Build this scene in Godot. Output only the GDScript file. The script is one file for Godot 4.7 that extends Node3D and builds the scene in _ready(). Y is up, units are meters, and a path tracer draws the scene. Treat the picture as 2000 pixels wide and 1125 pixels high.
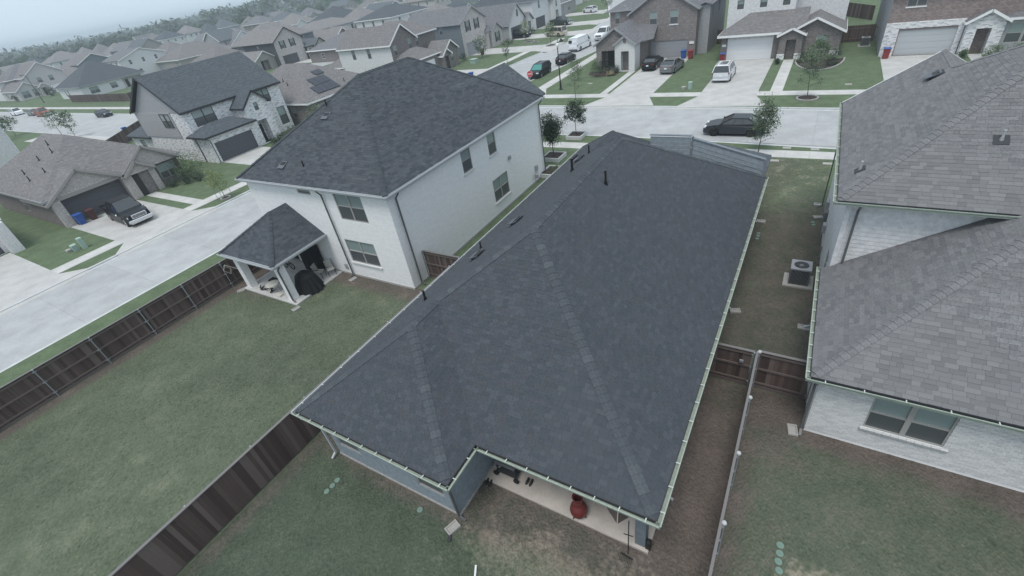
extends Node3D

var M := {}
var rng := RandomNumberGenerator.new()
var T_leaf := [Color(0.085, 0.135, 0.065), Color(0.065, 0.11, 0.055), Color(0.11, 0.16, 0.08), Color(0.05, 0.085, 0.045)]
var T_dark := [Color(0.038, 0.062, 0.040), Color(0.055, 0.085, 0.05), Color(0.03, 0.05, 0.034)]
var T_yellow := [Color(0.16, 0.20, 0.075), Color(0.12, 0.165, 0.065), Color(0.20, 0.23, 0.10)]
var T_grey := [Color(0.115, 0.155, 0.10), Color(0.145, 0.185, 0.125), Color(0.09, 0.125, 0.082)]

func _ready():
	rng.seed = 20240611
	# --- camera
	var cam := Camera3D.new()
	cam.name = "camera"
	cam.transform = Transform3D(Basis(Vector3(0.85841, -0.14521, -0.49198), Vector3(-0.18464, 0.80734, -0.56045), Vector3(0.47858, 0.57194, 0.66622)).orthonormalized(), Vector3(0, 14.4, 0))
	cam.fov = 63.65
	cam.near = 0.1; cam.far = 6000.0
	add_child(cam)
	cam.current = true
	# --- overcast sky, soft sun, air
	var env := Environment.new()
	var sky := Sky.new()
	var sm := ProceduralSkyMaterial.new()
	sm.sky_top_color = Color(0.79, 0.84, 0.885)
	sm.sky_horizon_color = Color(0.70, 0.765, 0.81)
	sm.sky_curve = 0.35
	sm.ground_horizon_color = Color(0.62, 0.68, 0.72)
	sm.ground_bottom_color = Color(0.35, 0.38, 0.38)
	sm.sun_angle_max = 0.0
	sky.sky_material = sm
	env.background_mode = Environment.BG_SKY
	env.sky = sky
	env.tonemap_mode = Environment.TONE_MAPPER_LINEAR
	env.tonemap_exposure = 1.5
	env.fog_enabled = true
	env.fog_density = 0.0006
	env.fog_light_color = Color(0.80, 0.85, 0.88)
	env.fog_sky_affect = 0.0
	env.sdfgi_enabled = true; env.ssao_enabled = true; env.ssil_enabled = true
	var we := WorldEnvironment.new()
	we.name = "world"
	we.environment = env
	add_child(we)
	var sun := DirectionalLight3D.new()
	sun.name = "sun"
	sun.rotation_degrees = Vector3(-68, 8, 0)
	sun.light_energy = 0.48
	sun.light_color = Color(1.0, 0.985, 0.965)
	sun.light_angular_distance = 22.0
	sun.shadow_enabled = true
	add_child(sun)
	materials()
	ground()
	roads()
	main_house()
	white_house()
	right_house()
	near_fences()
	across_houses()
	west_houses()
	far_houses()
	more_roofs()
	far_trees()
	front_gardens()
	cars()
	street_things()
	yard_things()

# ------------------------------------------------------------------ geometry helper
class Geo:
	var v := PackedVector3Array()
	var n := PackedVector3Array()
	var uv := PackedVector2Array()
	var c := PackedColorArray()
	var col := Color(1, 1, 1)
	var tinted := false

	func vert(p: Vector3, nn: Vector3, t: Vector2):
		v.append(p); n.append(nn); uv.append(t); c.append(col)

	func tri3(a: Vector3, b: Vector3, d: Vector3, na: Vector3, nb: Vector3, nd: Vector3, ua: Vector2, ub: Vector2, ud: Vector2):
		if (b - a).cross(d - a).dot(na + nb + nd) > 0.0:
			vert(a, na, ua); vert(d, nd, ud); vert(b, nb, ub)
		else:
			vert(a, na, ua); vert(b, nb, ub); vert(d, nd, ud)

	static func frame(nn: Vector3) -> Array:
		var u := Vector3.UP.cross(nn)
		if u.length() < 0.05: u = Vector3.RIGHT
		u = u.normalized()
		return [u, nn.cross(u).normalized()]

	# convex polygon, turned to face the side that «out» points to
	func poly(pts: Array, out := Vector3.ZERO):
		var nn := Vector3.ZERO
		for i in pts.size():
			var a: Vector3 = pts[i]; var b: Vector3 = pts[(i + 1) % pts.size()]
			nn += a.cross(b)
		if nn.length() < 1e-9: return
		nn = nn.normalized()
		if out != Vector3.ZERO and nn.dot(out) < 0.0: nn = -nn
		var f := frame(nn)
		var u: Vector3 = f[0]; var w: Vector3 = f[1]
		for i in range(1, pts.size() - 1):
			var a: Vector3 = pts[0]; var b: Vector3 = pts[i]; var d: Vector3 = pts[i + 1]
			tri3(a, b, d, nn, nn, nn, Vector2(a.dot(u), a.dot(w)), Vector2(b.dot(u), b.dot(w)), Vector2(d.dot(u), d.dot(w)))

	func box(ctr: Vector3, size: Vector3, bs := Basis()):
		var x := bs.x * size.x * 0.5; var y := bs.y * size.y * 0.5; var z := bs.z * size.z * 0.5
		poly([ctr + x - y - z, ctr + x + y - z, ctr + x + y + z, ctr + x - y + z], bs.x)
		poly([ctr - x - y - z, ctr - x + y - z, ctr - x + y + z, ctr - x - y + z], -bs.x)
		poly([ctr + y - x - z, ctr + y + x - z, ctr + y + x + z, ctr + y - x + z], bs.y)
		poly([ctr - y - x - z, ctr - y + x - z, ctr - y + x + z, ctr - y - x + z], -bs.y)
		poly([ctr + z - x - y, ctr + z + x - y, ctr + z + x + y, ctr + z - x + y], bs.z)
		poly([ctr - z - x - y, ctr - z + x - y, ctr - z + x + y, ctr - z - x + y], -bs.z)

	func boxr(x0: float, x1: float, y0: float, y1: float, z0: float, z1: float):
		box(Vector3((x0 + x1) * 0.5, (y0 + y1) * 0.5, (z0 + z1) * 0.5), Vector3(absf(x1 - x0), absf(y1 - y0), absf(z1 - z0)))

	# box with its upper edges chamfered
	func slab(x0: float, x1: float, y0: float, y1: float, z0: float, z1: float, ch: float):
		var ym := y1 - ch
		var lo := [Vector3(x0, y0, z0), Vector3(x1, y0, z0), Vector3(x1, y0, z1), Vector3(x0, y0, z1)]
		var mi := [Vector3(x0, ym, z0), Vector3(x1, ym, z0), Vector3(x1, ym, z1), Vector3(x0, ym, z1)]
		var hi := [Vector3(x0 + ch, y1, z0 + ch), Vector3(x1 - ch, y1, z0 + ch), Vector3(x1 - ch, y1, z1 - ch), Vector3(x0 + ch, y1, z1 - ch)]
		var ctr := Vector3((x0 + x1) * 0.5, (y0 + y1) * 0.5, (z0 + z1) * 0.5)
		for i in 4:
			var j := (i + 1) % 4
			var o: Vector3 = (lo[i] + lo[j]) * 0.5 - ctr
			o.y = 0
			poly([lo[i], lo[j], mi[j], mi[i]], o)
			poly([mi[i], mi[j], hi[j], hi[i]], o.normalized() + Vector3.UP)
		poly(hi, Vector3.UP)
		poly(lo, Vector3.DOWN)

	func bar(a: Vector3, b: Vector3, w: float, h: float, up := Vector3.UP):
		var z := (b - a)
		var l := z.length()
		if l < 1e-5: return
		z /= l
		var x := up.cross(z)
		if x.length() < 0.01: x = Vector3.RIGHT.cross(z)
		x = x.normalized()
		box((a + b) * 0.5, Vector3(w, h, l), Basis(x, z.cross(x).normalized(), z))

	func tube(a: Vector3, b: Vector3, r0: float, r1: float, seg := 8, caps := true):
		var z := (b - a).normalized()
		var x := z.cross(Vector3.UP if absf(z.y) < 0.9 else Vector3.RIGHT).normalized()
		var y := z.cross(x)
		for i in seg:
			var t0 := TAU * i / seg; var t1 := TAU * (i + 1) / seg
			var d0 := x * cos(t0) + y * sin(t0); var d1 := x * cos(t1) + y * sin(t1)
			var u0 := float(i) / seg; var u1 := float(i + 1) / seg
			tri3(a + d0 * r0, a + d1 * r0, b + d1 * r1, d0, d1, d1, Vector2(u0, 0), Vector2(u1, 0), Vector2(u1, 1))
			if r1 > 1e-4: tri3(a + d0 * r0, b + d1 * r1, b + d0 * r1, d0, d1, d0, Vector2(u0, 0), Vector2(u1, 1), Vector2(u0, 1))
			if caps:
				tri3(a, a + d0 * r0, a + d1 * r0, -z, -z, -z, Vector2(), Vector2(), Vector2())
				if r1 > 1e-4: tri3(b, b + d0 * r1, b + d1 * r1, z, z, z, Vector2(), Vector2(), Vector2())

	func path(pts: Array, r: float, seg := 6):
		for i in pts.size() - 1: tube(pts[i], pts[i + 1], r, r, seg)

	# profile of (radius, height) round the upright axis through «at»
	func lathe(at: Vector3, prof: Array, seg := 20):
		for k in prof.size() - 1:
			var p: Vector2 = prof[k]; var q: Vector2 = prof[k + 1]
			var sl := Vector2(q.y - p.y, p.x - q.x).normalized()
			for i in seg:
				var t0 := TAU * i / seg; var t1 := TAU * (i + 1) / seg
				var d0 := Vector3(cos(t0), 0, sin(t0)); var d1 := Vector3(cos(t1), 0, sin(t1))
				var n0 := d0 * sl.x + Vector3.UP * sl.y; var n1 := d1 * sl.x + Vector3.UP * sl.y
				var a := at + d0 * p.x + Vector3.UP * p.y; var b := at + d1 * p.x + Vector3.UP * p.y
				var e := at + d1 * q.x + Vector3.UP * q.y; var f := at + d0 * q.x + Vector3.UP * q.y
				if p.x > 1e-4: tri3(a, b, e, n0, n1, n1, Vector2(), Vector2(), Vector2())
				if q.x > 1e-4: tri3(a, e, f, n0, n1, n0, Vector2(), Vector2(), Vector2())

	func ball(at: Vector3, r: Vector3, seg := 10, rings := 6):
		for k in rings:
			var p0 := PI * k / rings; var p1 := PI * (k + 1) / rings
			for i in seg:
				var t0 := TAU * i / seg; var t1 := TAU * (i + 1) / seg
				var q := [Vector3(sin(p0) * cos(t0), cos(p0), sin(p0) * sin(t0)), Vector3(sin(p0) * cos(t1), cos(p0), sin(p0) * sin(t1)), Vector3(sin(p1) * cos(t1), cos(p1), sin(p1) * sin(t1)), Vector3(sin(p1) * cos(t0), cos(p1), sin(p1) * sin(t0))]
				tri3(at + q[0] * r, at + q[1] * r, at + q[2] * r, q[0], q[1], q[2], Vector2(), Vector2(), Vector2())
				tri3(at + q[0] * r, at + q[2] * r, at + q[3] * r, q[0], q[2], q[3], Vector2(), Vector2(), Vector2())

	# upright prism on a plan polygon of (x, z)
	func prism(plan: Array, y0: float, y1: float):
		var ctr := Vector2.ZERO
		for p in plan: ctr += p
		ctr /= plan.size()
		var area := 0.0
		for i in plan.size():
			var a: Vector2 = plan[i]; var b: Vector2 = plan[(i + 1) % plan.size()]
			area += a.cross(b)
		for i in plan.size():
			var a: Vector2 = plan[i]; var b: Vector2 = plan[(i + 1) % plan.size()]
			var o := Vector2((b - a).y, -(b - a).x) * signf(area)
			poly([Vector3(a.x, y0, a.y), Vector3(b.x, y0, b.y), Vector3(b.x, y1, b.y), Vector3(a.x, y1, a.y)], Vector3(o.x, 0, o.y))
		flat(plan, y1)

	# level sheet on a plan polygon (any simple shape)
	func flat(plan: Array, y: float):
		var pv := PackedVector2Array()
		for p in plan: pv.append(p)
		var t := Geometry2D.triangulate_polygon(pv)
		for i in range(0, t.size(), 3):
			var q := [pv[t[i]], pv[t[i + 1]], pv[t[i + 2]]]
			tri3(Vector3(q[0].x, y, q[0].y), Vector3(q[1].x, y, q[1].y), Vector3(q[2].x, y, q[2].y), Vector3.UP, Vector3.UP, Vector3.UP, q[0], q[1], q[2])

	func moved(off: Vector3):
		for i in v.size(): v[i] -= off

	func mesh() -> ArrayMesh:
		var a := []
		a.resize(Mesh.ARRAY_MAX)
		a[Mesh.ARRAY_VERTEX] = v; a[Mesh.ARRAY_NORMAL] = n; a[Mesh.ARRAY_TEX_UV] = uv
		if tinted: a[Mesh.ARRAY_COLOR] = c
		var m := ArrayMesh.new()
		m.add_surface_from_arrays(Mesh.PRIMITIVE_TRIANGLES, a)
		return m

# ------------------------------------------------------------------ nodes
var names := {}
func numbered(parent: Node, called: String) -> String:
	var key := str(parent.get_instance_id()) + "/" + called
	var k: int = names.get(key, 0)
	names[key] = k + 1
	return called if k == 0 else "%s_%03d" % [called, k]

func tag(o: Node, label: String, category: String, group := "") -> Node:
	o.set_meta("label", label); o.set_meta("category", category)
	if group: o.set_meta("group", group)
	return o

func thing(called: String, label: String, category: String, group := "", at := Vector3.ZERO) -> Node3D:
	var o := Node3D.new()
	o.name = numbered(self, called)
	add_child(o, true)
	o.position = at
	tag(o, label, category, group)
	return o

func org(o: Node) -> Vector3:
	if o == self: return Vector3.ZERO
	while o.get_parent() != self: o = o.get_parent()
	return o.position

# commits geometry given in world coordinates as one mesh under parent
func put(called: String, g: Geo, m: Material, parent: Node = self) -> MeshInstance3D:
	var o := MeshInstance3D.new()
	o.name = numbered(parent, called)
	var off := org(parent)
	if parent == self:
		var lo := Vector3(1e9, 1e9, 1e9); var hi := -lo
		for p in g.v: lo = lo.min(p); hi = hi.max(p)
		off = Vector3((lo.x + hi.x) * 0.5, lo.y, (lo.z + hi.z) * 0.5)
		o.position = off
	if off != Vector3.ZERO: g.moved(off)
	o.mesh = g.mesh()
	o.material_override = m
	parent.add_child(o, true)
	return o

func struct(called: String, g: Geo, m: Material) -> MeshInstance3D:
	var o := MeshInstance3D.new()
	o.name = numbered(self, called)
	o.mesh = g.mesh(); o.material_override = m
	add_child(o, true)
	o.set_meta("kind", "structure")
	return o

func stuff(o: Node) -> Node:
	o.set_meta("kind", "stuff")
	return o

func piece(called: String, mesh: Mesh, m: Material, parent: Node, t: Transform3D) -> MeshInstance3D:
	var o := MeshInstance3D.new()
	o.name = numbered(parent, called)
	o.mesh = mesh; o.material_override = m
	t.origin -= org(parent)
	o.transform = t
	parent.add_child(o, true)
	return o

func copy(o: Node3D, at: Vector3, yaw := 0.0, label := "", group := "") -> Node3D:
	var base := String(o.name).rstrip("0123456789").rstrip("_")
	var r := o.duplicate() as Node3D
	r.name = numbered(self, base)
	add_child(r, true)
	r.position = at; r.rotation.y = yaw
	if label: r.set_meta("label", label)
	if group: r.set_meta("group", group)
	return r

# ------------------------------------------------------------------ materials
func sc(r: float, g: float, b: float) -> Color:
	return Color(r, g, b).linear_to_srgb()

func mat(c: Color, rough := 0.8, tex: Texture2D = null, size := 1.0, norm: Texture2D = null, ns := 1.0) -> StandardMaterial3D:
	var m := StandardMaterial3D.new()
	m.albedo_color = c.linear_to_srgb()
	m.roughness = rough
	m.metallic_specular = 0.4
	if tex: m.albedo_texture = tex
	if norm:
		m.normal_enabled = true; m.normal_texture = norm; m.normal_scale = ns
	m.uv1_scale = Vector3.ONE / size
	return m

func vmat(rough := 0.9, tex: Texture2D = null, size := 1.0) -> StandardMaterial3D:
	var m := mat(Color(1, 1, 1), rough, tex, size)
	m.vertex_color_use_as_albedo = true
	return m

func noise_bytes(w: int, freq: float, oct: int, sd: int, gain := 0.5) -> PackedByteArray:
	var f := FastNoiseLite.new()
	f.seed = sd; f.frequency = freq; f.noise_type = FastNoiseLite.TYPE_SIMPLEX_SMOOTH
	f.fractal_octaves = oct; f.fractal_gain = gain
	var im := f.get_seamless_image(w, w, false, false, 0.12, true)
	im.convert(Image.FORMAT_L8)
	return im.get_data()

func grey_tex(w: int, layers: Array, lo: float, hi: float) -> ImageTexture:
	# layers of [frequency, octaves, weight, seed] mixed into greys from lo to hi (sRGB)
	var acc := PackedFloat32Array(); acc.resize(w * w)
	var tot := 0.0
	for l in layers:
		var b := noise_bytes(w, l[0], l[1], l[3])
		var k: float = l[2] / 255.0
		tot += l[2]
		for i in b.size(): acc[i] += b[i] * k
	var d := PackedByteArray(); d.resize(w * w)
	for i in d.size(): d[i] = int(clampf(lo + (hi - lo) * clampf((acc[i] / tot - 0.5) * 1.5 + 0.5, 0, 1), 0, 1) * 255.0)
	return ImageTexture.create_from_image(Image.create_from_data(w, w, false, Image.FORMAT_L8, d))

func bump_tex(w: int, freq: float, oct: int, sd: int, strength: float) -> ImageTexture:
	var im := Image.create_from_data(w, w, false, Image.FORMAT_L8, noise_bytes(w, freq, oct, sd))
	im.convert(Image.FORMAT_RGBA8)
	im.bump_map_to_normal_map(strength)
	return ImageTexture.create_from_image(im)

# rows of units (bricks, shingle tabs) as far surfaces show them: [texture, normal map]
func unit_tex(w: int, rows: int, per_row: int, joint: float, tones: Array, jcol: Color, rough: float, sd: int, vary := 0.0) -> Array:
	var r := RandomNumberGenerator.new(); r.seed = sd
	var im := Image.create(w, w, false, Image.FORMAT_RGB8)
	var hm := Image.create(w, w, false, Image.FORMAT_RGBA8)
	im.fill(jcol); hm.fill(Color(0.2, 0.2, 0.2))
	var rh := float(w) / rows
	for k in rows:
		var x := -r.randf() * w / per_row
		var bw := float(w) / per_row
		if vary == 0.0: x = -0.5 * bw * (k % 2)
		var first: Color = tones[r.randi() % tones.size()]
		while x < w:
			var ww := bw * (1.0 + vary * (r.randf() * 2.0 - 1.0))
			var t: Color = tones[r.randi() % tones.size()]
			if x < 0: t = first
			if x + ww > w: t = first
			var rc := Rect2i(int(x + joint), int(k * rh + joint), maxi(1, int(ww - joint)), maxi(1, int(rh - joint)))
			im.fill_rect(rc, t)
			var hh := 0.75 + 0.25 * r.randf()
			hm.fill_rect(rc, Color(hh, hh, hh))
			x += ww
	hm.bump_map_to_normal_map(rough)
	return [ImageTexture.create_from_image(im), ImageTexture.create_from_image(hm)]

# ------------------------------------------------------------------ walls, windows, doors
func side(x0: float, x1: float, z0: float, z1: float, y0: float, s: String) -> Array:
	match s:
		"S": return [Vector3(x0, y0, z1), Vector3.RIGHT, Vector3.BACK, x1 - x0]
		"N": return [Vector3(x1, y0, z0), Vector3.LEFT, Vector3.FORWARD, x1 - x0]
		"E": return [Vector3(x1, y0, z1), Vector3.FORWARD, Vector3.RIGHT, z1 - z0]
	return [Vector3(x0, y0, z0), Vector3.BACK, Vector3.LEFT, z1 - z0]

# a wall sheet w × h with openings [u, v, w, h] and their reveals
func wall_sheet(g: Geo, a: Vector3, u: Vector3, nn: Vector3, w: float, h: float, holes: Array, deep := 0.12):
	var xs := [0.0, w]; var ys := [0.0, h]
	for o in holes:
		xs.append(o[0]); xs.append(o[0] + o[2]); ys.append(o[1]); ys.append(o[1] + o[3])
	xs.sort(); ys.sort()
	for i in xs.size() - 1:
		if xs[i + 1] - xs[i] < 0.001: continue
		for j in ys.size() - 1:
			if ys[j + 1] - ys[j] < 0.001: continue
			var cx: float = (xs[i] + xs[i + 1]) * 0.5; var cy: float = (ys[j] + ys[j + 1]) * 0.5
			var open := false
			for o in holes:
				if cx > o[0] and cx < o[0] + o[2] and cy > o[1] and cy < o[1] + o[3]: open = true
			if open: continue
			g.poly([a + u * xs[i] + Vector3.UP * ys[j], a + u * xs[i + 1] + Vector3.UP * ys[j], a + u * xs[i + 1] + Vector3.UP * ys[j + 1], a + u * xs[i] + Vector3.UP * ys[j + 1]], nn)
	for o in holes:
		var p := [a + u * o[0] + Vector3.UP * o[1], a + u * (o[0] + o[2]) + Vector3.UP * o[1], a + u * (o[0] + o[2]) + Vector3.UP * (o[1] + o[3]), a + u * o[0] + Vector3.UP * (o[1] + o[3])]
		var ctr: Vector3 = (p[0] + p[2]) * 0.5
		for i in 4:
			var q: Vector3 = p[i]; var r: Vector3 = p[(i + 1) % 4]
			g.poly([q, r, r - nn * deep, q - nn * deep], ctr - (q + r) * 0.5)

func window(root: Node, a: Vector3, u: Vector3, nn: Vector3, o: Array, opt: Dictionary):
	# o = [u, v, w, h]; opt: cols, frame, sill, shutters
	var cols: int = opt.get("cols", 1)
	var fr: Material = opt.get("frame", M.frame_taupe)
	var c: Vector3 = a + u * (o[0] + o[2] * 0.5) + Vector3.UP * (o[1] + o[3] * 0.5) - nn * 0.06
	var w: float = o[2]; var h: float = o[3]
	var bs := Basis(u, Vector3.UP, nn)
	var g := Geo.new()
	var t := 0.055
	g.box(c + Vector3.UP * (h - t) * 0.5, Vector3(w, t, 0.08), bs)
	g.box(c - Vector3.UP * (h - t) * 0.5, Vector3(w, t, 0.08), bs)
	for s in [-1, 1]: g.box(c + u * s * (w - t) * 0.5, Vector3(t, h - 2 * t, 0.08), bs)
	var cw := w / cols
	for k in range(1, cols): g.box(c + u * (-w * 0.5 + cw * k), Vector3(opt.get("mullion", 0.09), h - 2 * t, 0.08), bs)
	for k in cols: g.box(c + u * (-w * 0.5 + cw * (k + 0.5)), Vector3(cw - t * 1.6, 0.05, 0.06), bs)
	var win := put("window", g, fr, root)
	if opt.get("far", false):
		var q0 := Geo.new()
		q0.box(c, Vector3(w - 0.06, h - 0.06, 0.012), bs)
		put("pane", q0, M.glass_lower, win)
		return
	for k in cols:
		for s in [-1, 1]:
			var p := Geo.new()
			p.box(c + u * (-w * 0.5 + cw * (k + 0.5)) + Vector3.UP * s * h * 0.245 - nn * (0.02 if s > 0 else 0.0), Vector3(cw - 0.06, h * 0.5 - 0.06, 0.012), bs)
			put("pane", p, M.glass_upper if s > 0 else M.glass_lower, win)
	if opt.get("sill", false):
		var q := Geo.new()
		q.box(c - Vector3.UP * (h * 0.5 + 0.06) + nn * 0.08, Vector3(w + 0.12, 0.10, 0.10), bs)
		put("sill", q, opt.get("sill_mat", M.white_trim), win)
	if opt.get("shutters", false):
		for s in [-1, 1]:
			var q := Geo.new()
			var sc0: Vector3 = c + u * s * (w * 0.5 + 0.22) + nn * 0.085
			q.box(sc0, Vector3(0.36, h + 0.1, 0.04), bs)
			for k in 9: q.box(sc0 + Vector3.UP * (-h * 0.42 + h * 0.105 * k) + nn * 0.025, Vector3(0.28, 0.05, 0.02), bs)
			put("shutter", q, M.dark_trim, root)

func garage(root: Node, a: Vector3, u: Vector3, nn: Vector3, o: Array, m: Material):
	var bs := Basis(u, Vector3.UP, nn)
	var c: Vector3 = a + u * (o[0] + o[2] * 0.5) + Vector3.UP * (o[1] + o[3] * 0.5) - nn * 0.10
	var g := Geo.new()
	g.box(c - nn * 0.03, Vector3(o[2], o[3], 0.03), bs)
	var d := put("garage_door", g, m, root)
	var sh: float = o[3] / 4.0
	for k in 4:
		var q := Geo.new()
		var cc: Vector3 = c + Vector3.UP * (sh * (k + 0.5) - o[3] * 0.5)
		q.box(cc, Vector3(o[2], sh - 0.012, 0.03), bs)
		for j in 4: q.box(cc + u * (o[2] * (j + 0.5) / 4.0 - o[2] * 0.5) + nn * 0.017, Vector3(o[2] / 4.0 - 0.16, sh - 0.18, 0.008), bs)
		put("door_section", q, m, d)

func front_door(root: Node, a: Vector3, u: Vector3, nn: Vector3, o: Array, m: Material):
	var bs := Basis(u, Vector3.UP, nn)
	var c: Vector3 = a + u * (o[0] + o[2] * 0.5) + Vector3.UP * (o[1] + o[3] * 0.5) - nn * 0.1
	var g := Geo.new()
	g.box(c, Vector3(o[2], o[3], 0.05), bs)
	for k in 3: g.box(c + Vector3.UP * (-o[3] * 0.3 + o[3] * 0.3 * k) + nn * 0.03, Vector3(o[2] * 0.7, o[3] * 0.22, 0.012), bs)
	var d := put("door", g, m, root)
	var q := Geo.new()
	q.ball(c + u * o[2] * 0.4 + nn * 0.07, Vector3(0.04, 0.04, 0.04), 8, 5)
	put("door_handle", q, M.steel, d)

# four walls of a box with openings; ops: side -> [[kind, u, v, w, h, options], ...]
func walls(root: Node, x0: float, x1: float, z0: float, z1: float, y0: float, y1: float, m, ops := {}, sides := "SNEW"):
	for s in sides:
		var f := side(x0, x1, z0, z1, y0, s)
		var g := Geo.new()
		var holes := []
		for o in ops.get(s, []): holes.append([o[1], o[2], o[3], o[4]])
		wall_sheet(g, f[0], f[1], f[2], f[3], y1 - y0, holes)
		var mm: Material = m if m is Material else m.get(s, m.get("*"))
		put("wall", g, mm, root)
		for o in ops.get(s, []):
			var opt: Dictionary = o[5] if o.size() > 5 else {}
			var r := [o[1], o[2], o[3], o[4]]
			if o[0] == "win": window(root, f[0], f[1], f[2], r, opt)
			elif o[0] == "garage": garage(root, f[0], f[1], f[2], r, opt.get("mat", M.door_grey))
			elif o[0] == "door": front_door(root, f[0], f[1], f[2], r, opt.get("mat", M.door_dark))
			elif o[0] == "void":
				var q := Geo.new()
				q.poly([f[0] + f[1] * o[1] + Vector3.UP * o[2] - f[2] * 1.2, f[0] + f[1] * (o[1] + o[3]) + Vector3.UP * o[2] - f[2] * 1.2, f[0] + f[1] * (o[1] + o[3]) + Vector3.UP * (o[2] + o[4]) - f[2] * 1.2, f[0] + f[1] * o[1] + Vector3.UP * (o[2] + o[4]) - f[2] * 1.2], f[2])
				for e in [0.0, o[3]]:
					var b0: Vector3 = f[0] + f[1] * (o[1] + e) + Vector3.UP * o[2]
					q.poly([b0, b0 - f[2] * 1.2, b0 - f[2] * 1.2 + Vector3.UP * o[4], b0 + Vector3.UP * o[4]], f[1] * (1 if e == 0.0 else -1))
				put("entry_recess", q, opt.get("mat", mm), root)
				front_door(root, f[0] - f[2] * 1.1, f[1], f[2], [o[1] + o[3] * 0.2, o[2], minf(0.95, o[3] * 0.65), 2.05], M.door_dark)

# ------------------------------------------------------------------ roofs
func hip_faces(x0: float, x1: float, z0: float, z1: float, h: float, p: float) -> Array:
	var a := Vector3(x0, h, z0); var b := Vector3(x1, h, z0); var c := Vector3(x1, h, z1); var d := Vector3(x0, h, z1)
	if x1 - x0 <= z1 - z0:
		var k := (x1 - x0) * 0.5
		var m := (x0 + x1) * 0.5
		var r0 := Vector3(m, h + k * p, z0 + k); var r1 := Vector3(m, h + k * p, z1 - k)
		return [[d, a, r0, r1], [b, c, r1, r0], [a, b, r0], [c, d, r1]]
	var k2 := (z1 - z0) * 0.5
	var m2 := (z0 + z1) * 0.5
	var s0 := Vector3(x0 + k2, h + k2 * p, m2); var s1 := Vector3(x1 - k2, h + k2 * p, m2)
	return [[a, b, s1, s0], [c, d, s0, s1], [d, a, s0], [b, c, s1]]

# ridge along «axis»; an end in «hips» (of NSEW) is hipped, the others are gables
func gable_faces(x0: float, x1: float, z0: float, z1: float, h: float, p: float, axis: String, hips := "") -> Array:
	var a := Vector3(x0, h, z0); var b := Vector3(x1, h, z0); var c := Vector3(x1, h, z1); var d := Vector3(x0, h, z1)
	if axis == "z":
		var k := (x1 - x0) * 0.5; var m := (x0 + x1) * 0.5
		var r0 := Vector3(m, h + k * p, z0 + (k if "N" in hips else 0.0)); var r1 := Vector3(m, h + k * p, z1 - (k if "S" in hips else 0.0))
		var f := [[d, a, r0, r1], [b, c, r1, r0]]
		if "N" in hips: f.append([a, b, r0])
		if "S" in hips: f.append([c, d, r1])
		return f
	var k2 := (z1 - z0) * 0.5; var m2 := (z0 + z1) * 0.5
	var s0 := Vector3(x0 + (k2 if "W" in hips else 0.0), h + k2 * p, m2); var s1 := Vector3(x1 - (k2 if "E" in hips else 0.0), h + k2 * p, m2)
	var f2 := [[a, b, s1, s0], [c, d, s0, s1]]
	if "W" in hips: f2.append([d, a, s0])
	if "E" in hips: f2.append([b, c, s1])
	return f2

# the deck as one solid mesh: top faces and their undersides
func roof(root: Node, faces: Array, m: Material, called := "roof", thick := 0.1) -> MeshInstance3D:
	var g := Geo.new()
	for f in faces:
		g.poly(f, Vector3.UP)
		var lowf := []
		for p in f: lowf.append(p - Vector3.UP * thick)
		g.poly(lowf, Vector3.DOWN)
		for i in f.size():
			var a: Vector3 = f[i]; var b: Vector3 = f[(i + 1) % f.size()]
			if absf(a.y - b.y) < 0.01 and i != 0: continue
			var ctr: Vector3 = (f[0] + f[1] + f[2]) / 3.0
			g.poly([a, b, b - Vector3.UP * thick, a - Vector3.UP * thick], (a + b) * 0.5 - ctr)
	return put(called, g, m, root)

# board along an edge, hanging below it
func fascia(root: Node, edges: Array, m: Material, h := 0.2, t := 0.04, called := "fascia"):
	for e in edges:
		var g := Geo.new()
		g.bar(e[0] - Vector3.UP * (h * 0.5 - 0.012), e[1] - Vector3.UP * (h * 0.5 - 0.012), t, h)
		put(called, g, m, root)

func soffit(root: Node, x0: float, x1: float, z0: float, z1: float, y: float, m: Material):
	var g := Geo.new()
	g.boxr(x0, x1, y - 0.02, y, z0, z1)
	put("soffit", g, m, root)

func eave_loop(x0: float, x1: float, z0: float, z1: float, h: float) -> Array:
	var a := Vector3(x0, h, z0); var b := Vector3(x1, h, z0); var c := Vector3(x1, h, z1); var d := Vector3(x0, h, z1)
	return [[a, b], [b, c], [c, d], [d, a]]

# triangle of wall under a gable
func gable_wall(root: Node, a: Vector3, b: Vector3, apex: Vector3, out: Vector3, m: Material):
	var g := Geo.new()
	g.poly([a, b, apex], out)
	g.poly([a - out * 0.1, b - out * 0.1, apex - out * 0.1], -out)
	put("gable_wall", g, m, root)

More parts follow.
